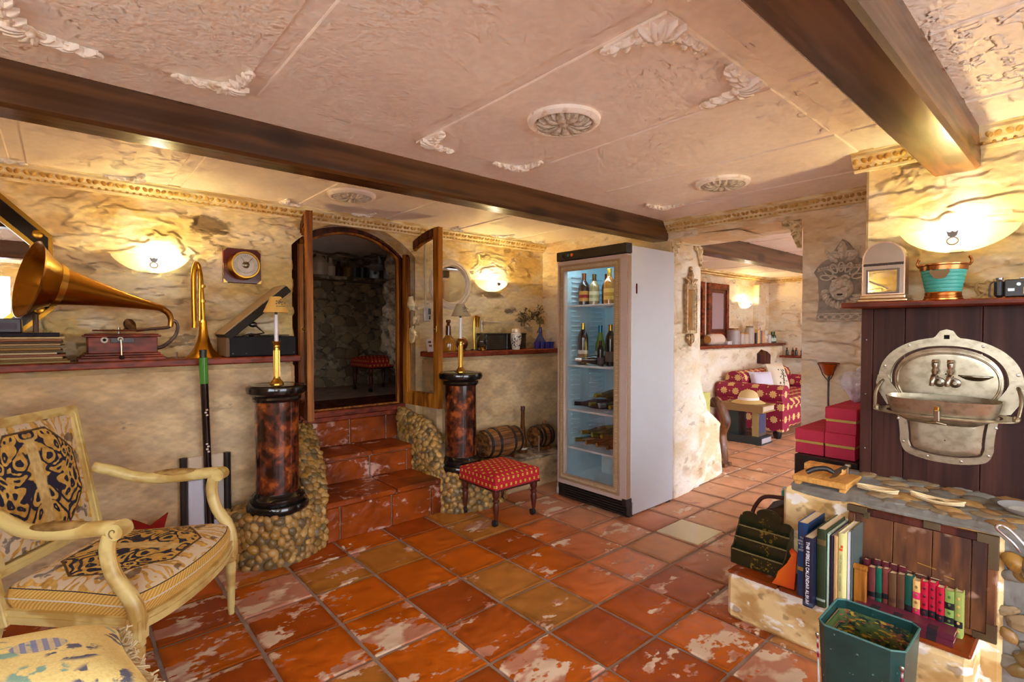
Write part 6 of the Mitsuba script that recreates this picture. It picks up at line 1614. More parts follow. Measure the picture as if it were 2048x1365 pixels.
def flat_text(txt, x, yc, z, h, color, parent):
    m_ = meshkit.text_mesh(txt, h, .0008, True); b_ = m_.bounds
    m_.apply_translation((-(b_[0][0] + b_[1][0]) / 2, 0, 0))
    obj('lettering', place(m_, frame((x, yc, z), (0, -1, 0), (0, 0, 1), (-1, 0, 0))), 'vc_matte', color, parent=parent, smooth=False)


k = book(2.25, 2.462, .766, .803, ZT, .300, '#123a66', 'tall blue hardback with white lettering at the left of the tall books', bands=((.345, .05, '#a3762c'),))
for q, w in enumerate(('THE', 'GREAT', 'BOOK', 'OF', 'WINE')): flat_text(w, 2.2505 - .001, .7845, ZT + .235 - q * .0125, .0075, '#d9dce4', k)
k = book(2.178, 2.425, .722, .757, ZT, .272, '#14172c', 'dark navy album with white title running down its spine', bands=((.02, .05, '#3c4a60'),))
spine_text('THE PIRELLI CALENDAR ALBUM', 2.178 - .001, .7395, ZT + .258, .0115, '#e3e3ea', k)
book(2.215, 2.455, .690, .721, ZT, .306, '#26331a', 'thick olive green hardback right of the navy album', bands=((.80, .07, '#5d4a26'), (.08, .03, '#8fa08a')))
book(2.225, 2.45, .680, .689, ZT, .292, '#a9c2ae', 'thin pale mint book right of the olive hardback', '#e7e2da')
book(2.225, 2.45, .667, .679, ZT, .288, '#1d1628', 'thin near-black book left of the tan one', '#a7a4ac')
book(2.228, 2.45, .653, .666, ZT, .290, '#c29c66', 'thin tan book left of the pale yellow manual', '#ddd2c4')
k = book(2.232, 2.452, .633, .652, ZT, .305, '#d0ca86', 'pale yellow paperback with an orange mark high on its spine', '#d8d0c0')
spine_text('THE OFFICIAL HANDBOOK', 2.231, .6425, ZT + .225, .008, '#8a8a5c', k, False)
obj('orange_mark', cat(box(2.2305, 2.2325, .637, .648, ZT + .238, ZT + .246), box(2.2305, 2.2325, .636, .643, ZT + .249, ZT + .259)), 'vc_matte', '#d5561c', parent=k, smooth=False)
book(2.27, 2.45, .627, .632, ZT, .302, '#b9b3b8', 'thin grey booklet leaning beside the pale yellow paperback', '#e9e6e2')
book(2.29, 2.45, .6205, .6263, ZT, .308, '#47524e', 'thin dark green-black book at the right end of the tall books', '#e1ddd6')

# letter rack, shard -----------------------------------------------------------
def f_rack(p, n, uv):
    c = mix(L('#14180c'), L('#2a2c14'), fbm(p.x * 20, p.y * 20, p.z * 20, 3))
    return mix(c, L('#94701e'), smoothstep(.60, .70, fbm(p.y * 110, p.z * 110, 2.0, 4)) * smoothstep(.5, .62, fbm(p.y * 16, p.z * 16, 6.0, 2)) * .6)


bsdf('rack_paint', {'type': 'principled', 'base_color': proc(f_rack), 'roughness': .3, 'specular': .5})
k = thing('letter_rack', 'dark green three-tier letter rack with scalloped back on the plinth step', 'letter rack')
for q, (x, h) in enumerate(((2.338, .066), (2.372, .115), (2.405, .160))):
    pn_ = obj('front_panel' if q == 0 else 'divider', box(x, x + .006, .892, 1.118, ZT + .004, ZT + h, .001), 'rack_paint', parent=k, smooth=False)
    obj('gilt_edge', box(x - .0008, x + .0068, .892, 1.118, ZT + h - .0015, ZT + h + .002), 'vc_satin', '#7d744c', parent=pn_, smooth=False)
sc = [(-.113, 0)] + [(-.113, .19)] + [(-.075 - .036 * math.cos(t), .20 + .022 * math.sin(t)) for t in np.linspace(0.2, PI - .5, 8)] + [(.012 - .058 * math.cos(t), .218 + .034 * math.sin(t)) for t in np.linspace(.3, PI - .3, 12)] + [(.087 - .026 * math.cos(t), .19 + .018 * math.sin(t)) for t in np.linspace(.5, PI, 8)] + [(.113, 0)]
obj('back_panel', place(extr(Polygon(sc).buffer(0), .006), frame((2.444, 1.005, ZT + .002), (0, -1, 0), (0, 0, 1))), 'rack_paint', parent=k, smooth=False)
for y in (.888, 1.116): obj('side_panel', place(extr(Polygon([(0, 0), (.108, 0), (.108, .19), (.095, .20), (.08, .185), (.07, .16), (.04, .12), (.025, .085), (0, .07)]), .006), frame((2.338, y + .006, ZT + .001), (1, 0, 0), (0, 0, 1))), 'rack_paint', parent=k, smooth=False)
obj('floor_panel', box(2.338, 2.446, .888, 1.122, ZT, ZT + .004), 'rack_paint', parent=k, smooth=False)
k = thing('orange_shard', 'jagged orange glass shard leaning between the letter rack and tall blue book', 'shard')
obj('body', place(extr(Polygon([(-.056, 0), (.03, 0), (.034, .15), (.012, .165), (.003, .15), (.012, .135), (-.002, .10), (-.02, .075), (-.036, .055), (-.04, .03)]), .010), frame((2.285, .855, ZT), (.1, -1, 0), (.12, 0, 1))), 'vc_gloss', lambda v: lin('#e0701c') + (lin('#c1310e') - lin('#e0701c')) * np.clip((meshkit.fbm(v * 40, 3, 2) - .35) * 3, 0, 1)[:, None], parent=k, smooth=False)

# board with hinged knife ------------------------------------------------------
k = thing('cutting_board', 'footed bamboo bread board with raised back on the plinth corner', 'cutting board')
obj('slab', box(2.525, 2.735, .708, .928, .606, .632, .004), 'bamboo', parent=k, smooth=False)
obj('raised_fence', box(2.665, 2.735, .765, .928, .632, .662, .004), 'bamboo', parent=k, smooth=False)
for y in (.715, .895): obj('foot', box(2.53, 2.73, y, y + .025, .588, .606, .002), 'bamboo', parent=k, smooth=False)
k = thing('hinged_knife', 'steel bread knife with dark handle hinged to the bamboo board', 'knife')
p0, p1 = np.array([2.715, .757, .672]), np.array([2.555, .795, .650])
d_ = (p1 - p0) / np.linalg.norm(p1 - p0); Lk = np.linalg.norm(p1 - p0)
obj('blade', place(extr(Polygon([(0, -.006), (0, .010), (Lk * .7, .006), (Lk * .72, -.012), (Lk, -.030), (Lk, -.036), (Lk * .6, -.030)]), .002), frame(p0 + np.array([0, 0, 0]), d_, (0, 0, 1), np.cross(d_, (0, 0, 1)))), 'vc_metal', '#8b8986', parent=k, smooth=False)
obj('handle', tube(bez([p0 + d_ * Lk * .66 + (0, 0, -.004), p0 + d_ * Lk * .70 + (0, .03, .010), p0 + d_ * Lk * .82 + (0, .065, .006), p0 + d_ * Lk * .93 + (0, .088, -.008)], 14), [.009] * 2 + [.0115] * (len(bez([(0, 0, 0)] * 4, 14)) - 3) + [.010], 10), 'vc_satin', '#1a1a1c', parent=k)
obj('pivot', cat(tube([p0 + (0, -.010, 0), p0 + (0, .012, 0)], .008, 12), box(p0[0] - .004, p0[0] + .004, p0[1] - .004, p0[1] + .004, .632, .675)), 'vc_metal', '#b7b5b0', parent=k)
for q, (a, b, lb) in enumerate((((2.60, .69), (2.605, .545), 'cream pod-shaped dish on the plinth next to the bread board'), ((2.615, .505), (2.60, .335), 'longer cream pod-shaped dish with curled end, mid-way along the plinth'))):
    k = thing('pod_dish', lb, 'dish')
    a, b = np.array([*a, .606]), np.array([*b, .606])
    c_ = (a + b) / 2; hl = np.linalg.norm(b - a) / 2
    t = np.linspace(-1, 1, 23)
    V = []; wv = .026 * (1 - np.abs(t) ** 2.4) ** .8 + .002
    dn = (b - a) / np.linalg.norm(b - a); sd = np.cross([0, 0, 1], dn)
    for i, s in enumerate(t):
        for w in np.linspace(-1, 1, 9): V.append(c_ + dn * hl * s + sd * wv[i] * w + np.array([0, 0, .016 * w * w + .012 * s * s * (1 if q else .4)]))
    f = [(i * 9 + j, i * 9 + j + 1, (i + 1) * 9 + j + 1) for i in range(22) for j in range(8)] + [(i * 9 + j, (i + 1) * 9 + j + 1, (i + 1) * 9 + j) for i in range(22) for j in range(8)]
    obj('shell', trimesh.Trimesh(np.array(V), f, process=False), 'vc_satin', lambda v: lin('#d9bd84') + (lin('#f0e2c4') - lin('#d9bd84')) * meshkit.fbm(v * 60, 2, 1)[:, None], parent=k, smooth=True)
    obj('rim', cat([tube([c_ + dn * hl * s + sd * wv[i] * w + np.array([0, 0, .016 + .012 * s * s * (1 if q else .4)]) for i, s in enumerate(t)], .004, 6) for w in (-1, 1)]), 'vc_satin', '#ddc592', parent=k)
k = thing('shell_dish', 'grey shell-like dish at the right edge under the panel', 'dish')
obj('body', lathe([(0, .004), (.03, .004), (.06, .016), (.078, .03), (.08, .034), (.06, .022), (.03, .010), (0, .008)], 30, (2.66, .17, .612)), 'vc_satin', '#8f8c88', parent=k, smooth=40)
obj('pearl_lining', lathe([(0, .0105), (.03, .0125), (.05, .02)], 30, (2.66, .17, .6125)), 'vc_gloss', '#b9b7a8', parent=k, smooth=True)
k = thing('silver_ladle', 'polished silver ladle with looped handle at the right edge of the plinth', 'ladle')
obj('loop_handle', tube(bez([(2.46, .17, .535), (2.452, .19, .565), (2.45, .215, .588), (2.455, .232, .603), (2.47, .226, .612), (2.475, .205, .606), (2.468, .18, .585), (2.462, .155, .555), (2.46, .14, .53)], 40), .0045, 8), 'vc_metal', '#c9c6c8', parent=k)
obj('bowl', blob((2.44, .135, .49), (.03, .035, .045), 3), 'vc_metal', '#a5a2a0', parent=k, smooth=True)

# waste bin --------------------------------------------------------------------
def f_bin(p, n, uv):
    c = mix(L('#122f2d'), L('#1a413c'), fbm(p.x * 12, p.y * 12, p.z * 12, 4))
    return mix(c, L('#7fa095'), smoothstep(.78, .82, fbm(p.x * 90, p.y * 90, p.z * 60, 3)) * .5)


def f_bin_in(p, n, uv):
    a = fbm(p.y * 60 + p.z * 10, p.z * 90, 2.0, 4)
    c = mix(L('#1a2f26'), L('#4c5f2e'), smoothstep(.35, .6, a))
    c = mix(c, L('#8a4a34'), smoothstep(.58, .68, fbm(p.y * 80, p.z * 130, 8.0, 3)))
    return mix(c, L('#b5902f'), smoothstep(.62, .70, fbm(p.y * 60 + 5, p.z * 150, 5.0, 3)))


bsdf('bin_paint', {'type': 'principled', 'base_color': proc(f_bin), 'roughness': .3})
bsdf('bin_lining', {'type': 'principled', 'base_color': proc(f_bin_in), 'roughness': .5})
wb = thing('waste_bin', 'dark teal octagonal waste paper bin with floral lining at the bottom right', 'waste bin')
def octo(s, z): return [(x_ * s + 1.872, y_ * s + .462, z) for x_, y_ in ((-.108, -.082), (-.085, -.112), (.09, -.112), (.113, -.088), (.113, .094), (.095, .114), (-.085, .110), (-.108, .088))]
for q in range(8):
    a, b, c, d = octo(.86, .0)[q], octo(.86, .0)[(q + 1) % 8], octo(1, .384)[(q + 1) % 8], octo(1, .384)[q]
    obj('side', hull([a, b, c, d] + [tuple(np.array([p_[0] * .982 + 1.872 * .018, p_[1] * .982 + .462 * .018, p_[2]])) for p_ in (a, b, c, d)]), 'bin_paint', parent=wb, smooth=False)
    ai, bi, ci, di = octo(.81, .008)[q], octo(.81, .008)[(q + 1) % 8], octo(.945, .358)[(q + 1) % 8], octo(.945, .358)[q]
    obj('lining', trimesh.Trimesh([ai, bi, ci, di], [(0, 2, 1), (0, 3, 2)], process=False), 'bin_lining', parent=wb, smooth=False)
obj('bottom', hull(octo(.85, .001) + octo(.85, .006)), 'bin_paint', parent=wb, smooth=False)
obj('rim', tube(octo(.995, .385), .0032, 8, True), 'vc_satin', '#3a6660', parent=wb)
for q, (x_, y_) in enumerate(((1.768, .366), (1.768, .558))):
    obj('corner_rivet', blob((x_ - .002, y_ - .012 * (1 if q == 0 else -1), .345), (.004, .006, .008), 1), 'vc_metal', '#b7c0bd', parent=wb)
    obj('ribbon', tube(bez([(x_ + .002, y_ - .012 * (1 if q == 0 else -1), .335), (x_ + .006, y_ - .010 * (1 if q == 0 else -1), .25), (x_ + .012, y_ - .008 * (1 if q == 0 else -1), .12)], 16), .0032, 6), 'vc_satin', lambda v: np.where((np.sin(v[:, 2:3] * 420) > 0), lin('#7d1230'), lin('#b9c2b8')), parent=wb)

# red boxes, stand, bag, lamp --------------------------------------------------
obj('box_stand', box(2.885, 3.36, .765, 1.05, 0, .648, .004), 'vc_satin', '#17100e', cat='cabinet', label='black low cabinet under the red boxes behind the plinth', smooth=False)
for y0, y1, z0, lb in ((.924, 1.06, .650, 'red gift box with gold band, left of the two lower ones'), (.785, .921, .650, 'red gift box with gold band, lower right under another box'), (.781, .919, .778, 'red gift box with gold band, topmost of the stack')):
    k = thing('gift_box', lb, 'box')
    obj('base', box(2.92, 3.33, y0 + .002, y1 - .002, z0, z0 + .056, .002), 'vc_matte', '#a62a3e', parent=k, smooth=False)
    obj('gold_band', box(2.921, 3.329, y0 + .003, y1 - .003, z0 + .056, z0 + .069), 'vc_satin', '#a5843e', parent=k, smooth=False)
    obj('lid', box(2.918, 3.332, y0, y1, z0 + .069, z0 + .127, .002), 'vc_matte', '#ad2b3f', parent=k, smooth=False)
    obj('printed_line', box(3.05, 3.052, y0 + .03, y1 - .03, z0 + .127, z0 + .1274), 'vc_matte', '#b8862e', parent=k, smooth=False)
k = thing('brown_bag', 'dark brown leather bag with big loop handle behind the letter rack', 'bag')
obj('body', hull([(2.93, 1.07, 0), (3.10, 1.07, 0), (2.93, 1.27, 0), (3.10, 1.27, 0), (2.94, 1.07, .30), (3.09, 1.07, .34), (2.94, 1.24, .26), (3.09, 1.22, .30), (3.01, 1.07, .39), (3.01, 1.20, .33)]), 'vc_satin', '#2b1612', parent=k, smooth=False)
obj('flap', hull([(2.925, 1.08, .23), (2.925, 1.24, .20), (2.95, 1.08, .335), (2.95, 1.215, .30), (2.928, 1.16, .20)]), 'vc_satin', '#3a211b', parent=k, smooth=False)
obj('handle', tube(bez([(2.945, 1.265, .19), (2.935, 1.285, .26), (2.95, 1.255, .335), (2.965, 1.22, .362), (2.99, 1.16, .365), (3.0, 1.10, .372)], 26), .011, 8), 'vc_satin', '#43150e', parent=k)
obj('clasp', cat([blob(c_, (.005, .005, .005), 1) for c_ in ((2.935, 1.17, .295), (2.93, 1.15, .25), (2.94, 1.095, .335))]), 'vc_metal', '#b5a88e', parent=k)
k = thing('teal_bottle', 'small teal bottle top with white cap peeping beside the plinth', 'bottle')
obj('body', box(3.0, 3.04, 1.125, 1.16, .0, .418, .006), 'vc_gloss', '#1f9d95', parent=k)
obj('cap', box(3.003, 3.037, 1.128, 1.157, .418, .43, .004), 'vc_satin', '#d8ebe6', parent=k)
scene.pop(k + '__body'); obj('vessel', box(3.105, 3.145, 1.165, 1.20, .0, .375, .006), 'vc_gloss', '#1f9d95', parent=k); scene.pop(k + '__cap'); obj('stopper', box(3.108, 3.142, 1.168, 1.197, .375, .392, .004), 'vc_satin', '#d8ebe6', parent=k)
k = thing('uplighter', 'thin floor lamp with amber glass funnel behind the red boxes', 'floor lamp')
lx, ly = 3.415, 1.06
obj('shade', lathe([(.006, 1.022), (.02, 1.03), (.036, 1.062), (.055, 1.098), (.053, 1.099), (.034, 1.063), (.018, 1.034), (.004, 1.028)], 32, (lx, ly, 0)), 'vc_gloss', '#9a3a0c', parent=k, smooth=40)
obj('rim_ring', lathe([(.054, 1.094), (.058, 1.097), (.054, 1.101)], 32, (lx, ly, 0)), 'vc_satin', '#57280f', parent=k)
obj('pole', tube([(lx, ly, .01), (lx, ly, 1.025)], .005, 8), 'vc_satin', '#2a2622', parent=k)
obj('base', lathe([(0, 0), (.062, 0), (.062, .008), (.01, .02), (0, .02)], 28, (lx, ly, 0)), 'vc_satin', '#2a2622', parent=k)
obj('cradle', cat([tube(bez([(lx, ly, .99), (lx + .03 * math.cos(a_), ly + .03 * math.sin(a_), 1.03), (lx + .045 * math.cos(a_), ly + .045 * math.sin(a_), 1.07), (lx + .058 * math.cos(a_), ly + .058 * math.sin(a_), 1.097)], 12), .0025, 6) for a_ in (0, 2.1, 4.2)]), 'vc_satin', '#2e2a26', parent=k)
k = thing('white_cloth', 'crumpled white cloth bag standing on the topmost red box', 'cloth')
cb_ = blob((0, 0, 0), (1, 1, 1), 4); v = cb_.vertices.copy()
v *= (1 + .7 * (meshkit.fbm(v * 2.6, 4, 12) - .5) + .10 * np.sin(np.arctan2(v[:, 1], v[:, 0]) * 7)[:] * .5)[:, None]
v = v * np.array([.085, .068, .085]); v[:, :2] *= (1 + .55 * np.clip(v[:, 2] / .085, -1, 1))[:, None] * .85
cb_.vertices = v + np.array([3.22, .865, .985])
obj('folds', cb_, 'vc_matte', '#dfe0e8', parent=k, smooth=True)
obj('knot', blob((3.21, .835, 1.075), (.03, .03, .024), 2, 6, .3), 'vc_matte', '#c9cad2', parent=k, smooth=True)

# ---------------------------------------------------------------- ceiling ornaments
def corner_piece(x, y, dx, dy, s, label):
    k = thing('ceiling_corner', label, 'ceiling ornament')
    M = np.eye(4); M[:3, 0] = (dx, 0, 0); M[:3, 1] = (0, dy, 0); M[:3, 2] = (0, 0, -1); M[:3, 3] = (x, y, CEIL - .006)
    base = Polygon([(.006, .006), (.08, .004), (.15, .012), (.22, .018), (.222, .034), (.16, .036), (.11, .052), (.08, .058), (.062, .072), (.05, .11), (.036, .16), (.034, .222), (.018, .22), (.012, .15), (.004, .08)])
    obj('backing', place(extr(affinity.scale(base, s, s, origin=(0, 0)), .008), M), 'moulding_paint', parent=k, smooth=False)
    ms = []
    for fl_ in (0, 1):
        q = [tube(bez([(.05, .075, .010), (.085, .066, .014), (.125, .040, .014), (.17, .026, .012), (.222, .030, .010)], 30), np.linspace(.010, .006, len(bez([(0, 0, 0)] * 5, 30))), 8)]
        q += [place(scroll(1.6, .002, .017, .007), trans(.218, .026, .008)), place(scroll(-1.5, .002, .014, .006), trans(.155, .045, .010)), place(scroll(1.5, .002, .016, .007), trans(.105, .030, .010))]
        for t_, a_, l_ in ((.07, -.15, .075), (.085, .45, .055), (.115, -.35, .06), (.135, .35, .05), (.165, -.25, .05), (.18, .3, .04)):
            q.append(place(leaf(l_, .0125, .016, .22), trans(t_, .040 - .08 * (t_ - .07), .009) @ rotz(a_)))
        q += [blob((t_, .03 + .006 * math.sin(t_ * 90), .016), (.0075, .0075, .009), 1) for t_ in (.06, .09, .125, .15, .19)]
        for m_ in q:
            if fl_: m_ = place(m_, np.array([[0, 1, 0, 0], [1, 0, 0, 0], [0, 0, 1, 0], [0, 0, 0, 1.]]))
            ms.append(m_)
    for a_ in np.linspace(-.85, .85, 5): ms.append(place(leaf(.085, .016, .022, 0), trans(.082, .082, .006) @ rotz(PI * 1.25 + a_)))
    ms += [blob((.078, .078, .018), (.013, .013, .016), 2), place(scroll(1.5, .003, .021, .008), trans(.092, .055, .012)), place(scroll(-1.5, .003, .021, .008), trans(.055, .092, .012))]
    ms = [place(m_, np.diag([s, s, s, 1])) for m_ in ms]
    obj('scrollwork', place(cat(ms), M), 'moulding_paint', parent=k, smooth=True)


cp = [(1.165, .735, 1, 1, 1.0, 'largest white scroll ornament on the ceiling, top centre of the panel'), (1.775, .735, -1, 1, 1.0, 'white scroll ornament at the ceiling panel corner nearest the broad beam'),
      (1.165, 1.97, 1, -1, .82, 'white corner ornament by the long beam, left of the strip-like one'), (1.775, 1.97, -1, -1, .82, 'white strip-like corner ornament by the long beam below the ceiling rosette'),
      (3.045, 1.97, -1, -1, .8, 'small white ceiling ornament above the fridge by the long beam'), (.487, 1.97, -1, -1, .9, 'white corner ornament on the ceiling left of the strip joint, above the long beam'),
      (-.125, 1.97, 1, -1, 1.0, 'white ceiling ornament at the upper left edge of the view'), (.36, 3.475, -1, -1, .75, 'yellow-lit ceiling ornament over the left wall lamp'),
      (-.28, 3.475, 1, -1, .75, 'ceiling ornament above the octagonal mirror'), (1.06, 3.475, 1, -1, .6, 'ceiling ornament by the left door leaf top'), (1.68, 3.475, -1, -1, .6, 'ceiling ornament above the arch of the doorway'),
      (2.36, 3.475, 1, -1, .6, 'ceiling ornament above the round white mirror'), (2.95, 3.475, -1, -1, .7, 'ceiling ornament above the lamp beside the round mirror'), (3.28, 3.475, 1, -1, .65, 'ceiling ornament close to the fridge top')]
for a in cp: corner_piece(*a)


def rosette(x, y, label):
    k = thing('ceiling_rosette', label, 'ceiling rosette')
    M = on_ceil((x, y, CEIL - .006))
    obj('rim', place(lathe([(.142, 0), (.140, .012), (.128, .022), (.118, .022), (.112, .014), (.105, .006), (0, .006)], 56), M), 'moulding_paint', parent=k, smooth=40)
    ms = []
    for q in range(10):
        a = q * 2 * PI / 10
        ms.append(place(leaf(.085, .026, .024, 0), trans(.022 * math.cos(a), .022 * math.sin(a), .006) @ rotz(a)))
        ms.append(place(leaf(.045, .012, .020, 0), trans(.062 * math.cos(a + PI / 10), .062 * math.sin(a + PI / 10), .008) @ rotz(a + PI / 10)))
        ms.append(blob((.11 * math.cos(a), .11 * math.sin(a), .012), (.007, .007, .007), 1))
    ms.append(lathe([(.0, .03), (.014, .026), (.022, .016), (.03, .012), (.032, .004)], 24))
    obj('leaves', place(cat(ms), M), 'plaque_relief', parent=k, smooth=True)
    obj('gap_shade_disc', place(lathe([(0, .0075), (.106, .0075), (.106, .005), (0, .005)], 40), M), 'vc_matte', '#6f5f4a', parent=k, smooth=False)  # brown disc colours the gaps between the leaves as recess shade


rosette(1.478, 1.385, 'round carved ceiling rosette in the middle of the near ceiling panel')
rosette(2.755, 1.39, 'round carved ceiling rosette above the fridge and doorway')
rosette(1.33, 2.98, 'round carved ceiling rosette between the long beam and arched doorway')

# ---------------------------------------------------------------- room beyond
def f_sofa(p, n, uv):
    u, v = uv.x / .15, uv.y / .15
    off = .5 * (dr.floor(v) - 2 * dr.floor(dr.floor(v) * .5))
    uu = u + off
    a, b = uu - dr.floor(uu) - .5, v - dr.floor(v) - .5
    r = dr.sqrt(a * a + b * b); th = dr.atan2(b, a)
    fl_ = smoothstep(.02, -.02, r - (.27 + .035 * dr.cos(th * 9)))
    di = smoothstep(.085, .07, dr.abs(dr.abs(a) - .5) + dr.abs(b))
    c = mix(L('#7e1230'), L('#8e1838'), noise(uv.x * 300, uv.y * 300, 0.0))
    g_ = mix(L('#c99a56'), L('#e0bd84'), .5 + .5 * dr.cos(th * 9))
    return mix(c, g_, dr.maximum(fl_, di) * .9)


bsdf('sofa_fabric', {'type': 'principled', 'base_color': proc(f_sofa), 'roughness': .7, 'sheen': .4})
sf = thing('sofa', 'crimson rolled-arm sofa with gold medallions in the room beyond', 'sofa')
def suv(name, m, parent=sf):
    m2, uv = tri_uv(m)
    nrm = np.repeat(m2.face_normals, 3, 0) if False else None
    return obj(name, m2, 'sofa_fabric', parent=parent, smooth=False, uv=uv)


for nm, x0, x1 in (('arm', 6.33, 6.56), ('arm', 8.10, 8.33)):
    pa = unary_union([sbox(x0 + .03, .085, x1 - .01, .50), Point((x0 + x1) / 2, .515).buffer(.115, 24)])
    suv(nm, place(extr(pa, .80), frame((0, 3.25, 0), (1, 0, 0), (0, 0, 1))))
pb = unary_union([sbox(3.03, .10, 3.24, .62), Point(3.13, .645).buffer(.11, 24)])
suv('back', place(extr(pb, 1.56), frame((6.55, 0, 0), (0, 1, 0), (0, 0, 1))))
suv('seat', box(6.55, 8.12, 2.47, 3.04, .10, .40, .04)); suv('seat_cushion', box(6.56, 8.11, 2.44, 3.03, .35, .46, .045))
for q in range(11): obj('fold', tube([(6.66 + q * .14, 3.025, .48), (6.68 + q * .14, 3.03, .60), (6.70 + q * .14, 3.06, .73)], .014, 6), 'vc_matte', '#8a1b2e', parent=sf)
for x, y in ((6.40, 2.52), (8.25, 2.52), (6.40, 3.18), (8.25, 3.18)): obj('foot', lathe([(0, 0), (.035, 0), (.05, .05), (.045, .09), (0, .09)], 18, (x, y, 0)), 'vc_gloss', '#0e0c14', parent=sf)


def pillow(c, ax_, up_, s, color, label, printed=False):
    k = thing('sofa_pillow', label, 'cushion')
    g = np.linspace(-1, 1, 15); X, Y = np.meshgrid(g, g); e = np.clip((1 - X ** 4) * (1 - Y ** 4), 0, 1) ** .6
    M = frame(c, ax_, up_)
    for sg, nm in ((1, 'cover'), (-1, 'rear_cover')):
        pv = np.c_[(X * s * (1 - .06 * (1 - Y ** 2))).ravel(), (Y * s * (1 - .06 * (1 - X ** 2))).ravel(), (sg * .07 * e).ravel()]
        pf = [(i * 15 + j, i * 15 + j + 1, (i + 1) * 15 + j + 1) for i in range(14) for j in range(14)] + [(i * 15 + j, (i + 1) * 15 + j + 1, (i + 1) * 15 + j) for i in range(14) for j in range(14)]
        obj(nm, place(trimesh.Trimesh(pv, pf, process=False), M), 'vc_matte', color, parent=k, smooth=True)
    if printed:
        Rp = np.random.default_rng(2)
        tw_ = [tube(bez([(-.02, -.12, .066), (0, -.03, .074), (.03, .04, .074), (.01, .10, .066)], 12), .004, 5)] + [blob((Rp.normal(.01, .06), Rp.uniform(-.10, .11), .068), (.016, .009, .004), 1) for _ in range(26)]
        obj('twig_print', place(cat(tw_), M), 'vc_matte', '#5a5a4c', parent=k, smooth=True)


pillow((6.86, 2.90, .60), (.8, -.55, 0), (.15, .3, .95), .155, '#d5cfe0', 'small white pillow in the corner of the crimson sofa')
pillow((7.35, 2.90, .64), (1, -.1, 0), (0, .3, .95), .20, '#d9cbb4', 'larger cream pillow with a printed twig on the crimson sofa', True)

tb_ = thing('book_table', 'small side table shaped like stacked giant books beside the sofa', 'side table')
def bigbook(name, x0, x1, y0, y1, z0, z1, cover, pages, fore):
    k = obj(name, cat(box(x0, x1, y0, y1, z0, z0 + .012), box(x0, x1, y0, y1, z1 - .012, z1), box(x0, x0 + .014, y0, y1, z0, z1)) if (z1 - z0) < .2 else cat(box(x0, x1, y0, y0 + .014, z0, z1), box(x0, x1, y1 - .014, y1, z0, z1), box(x0, x0 + .014, y0, y1, z0, z1)), 'vc_satin', cover, parent=tb_, smooth=False)
    obj('page_block', box(x0 + .012, x1 - .012, y0 + .012, y1 - .012, z0 + .01, z1 - .01), 'vc_matte', pages, parent=k, smooth=False)
    return k


bigbook('base_book', 5.84, 6.14, 2.47, 2.93, 0, .085, '#2a3236', '#a5989c', 0)
bigbook('column_book', 5.90, 6.10, 2.76, 2.87, .085, .365, '#1c2e30', '#8a8478', 0)
c2_ = bigbook('column_book', 5.90, 6.10, 2.53, 2.60, .085, .365, '#4c4238', '#b5a27c', 0)
obj('inlay', box(5.93, 6.07, 2.527, 2.531, .12, .33, .001), 'vc_satin', '#343a5c', parent=c2_, smooth=False)
obj('spine_strip', box(5.896, 5.90, 2.53, 2.60, .085, .365), 'vc_satin', '#a08a58', parent=c2_, smooth=False)
bigbook('top_book', 5.82, 6.16, 2.45, 2.95, .365, .445, '#8a6a42', '#b9a58c', 0)
k = thing('pith_helmet', 'pale straw pith helmet lying on the book-shaped side table', 'hat')
obj('crown', lathe([(.115, .03), (.112, .06), (.10, .10), (.075, .13), (.04, .148), (0, .152)], 36, (5.98, 2.68, .447)), 'vc_matte', '#cdb27e', parent=k, smooth=True)
obj('brim', lathe([(.112, .032), (.14, .02), (.18, .002), (.182, .006), (.14, .028), (.112, .04)], 36, (5.98, 2.68, .447)), 'vc_matte', '#c7a96c', parent=k, smooth=40)
obj('hat_band', lathe([(.1145, .035), (.1155, .036), (.113, .068), (.112, .068)], 36, (5.98, 2.68, .447)), 'vc_matte', '#ded3c8', parent=k, smooth=40)
k = thing('carved_figure', 'tall carved brown wooden figure beside the plaster jamb', 'sculpture')
obj('trunk', tube(bez([(4.73, 2.37, 0), (4.72, 2.36, .15), (4.735, 2.38, .30), (4.72, 2.33, .42), (4.71, 2.36, .53), (4.71, 2.42, .62), (4.72, 2.44, .56)], 40), np.linspace(.055, .035, len(bez([(0, 0, 0)] * 7, 40))), 12, flat=1.3), 'old_wood', parent=k, smooth=True)
obj('plinth', box(4.66, 4.80, 2.30, 2.46, 0, .03, .006), 'old_wood', parent=k, smooth=False)
k = thing('upright_book', 'yellow-green book standing on the low plaster stub by the jamb', 'book')
obj('pages', box(4.22, 4.36, 2.305, 2.335, .475, .725), 'vc_matte', '#d8d3b4', parent=k, smooth=False)
obj('cover', cat(box(4.21, 4.37, 2.30, 2.305, .47, .735), box(4.21, 4.37, 2.335, 2.34, .47, .735), box(4.21, 4.215, 2.30, 2.34, .47, .735)), 'vc_satin', '#b9b45c', parent=k, smooth=False)
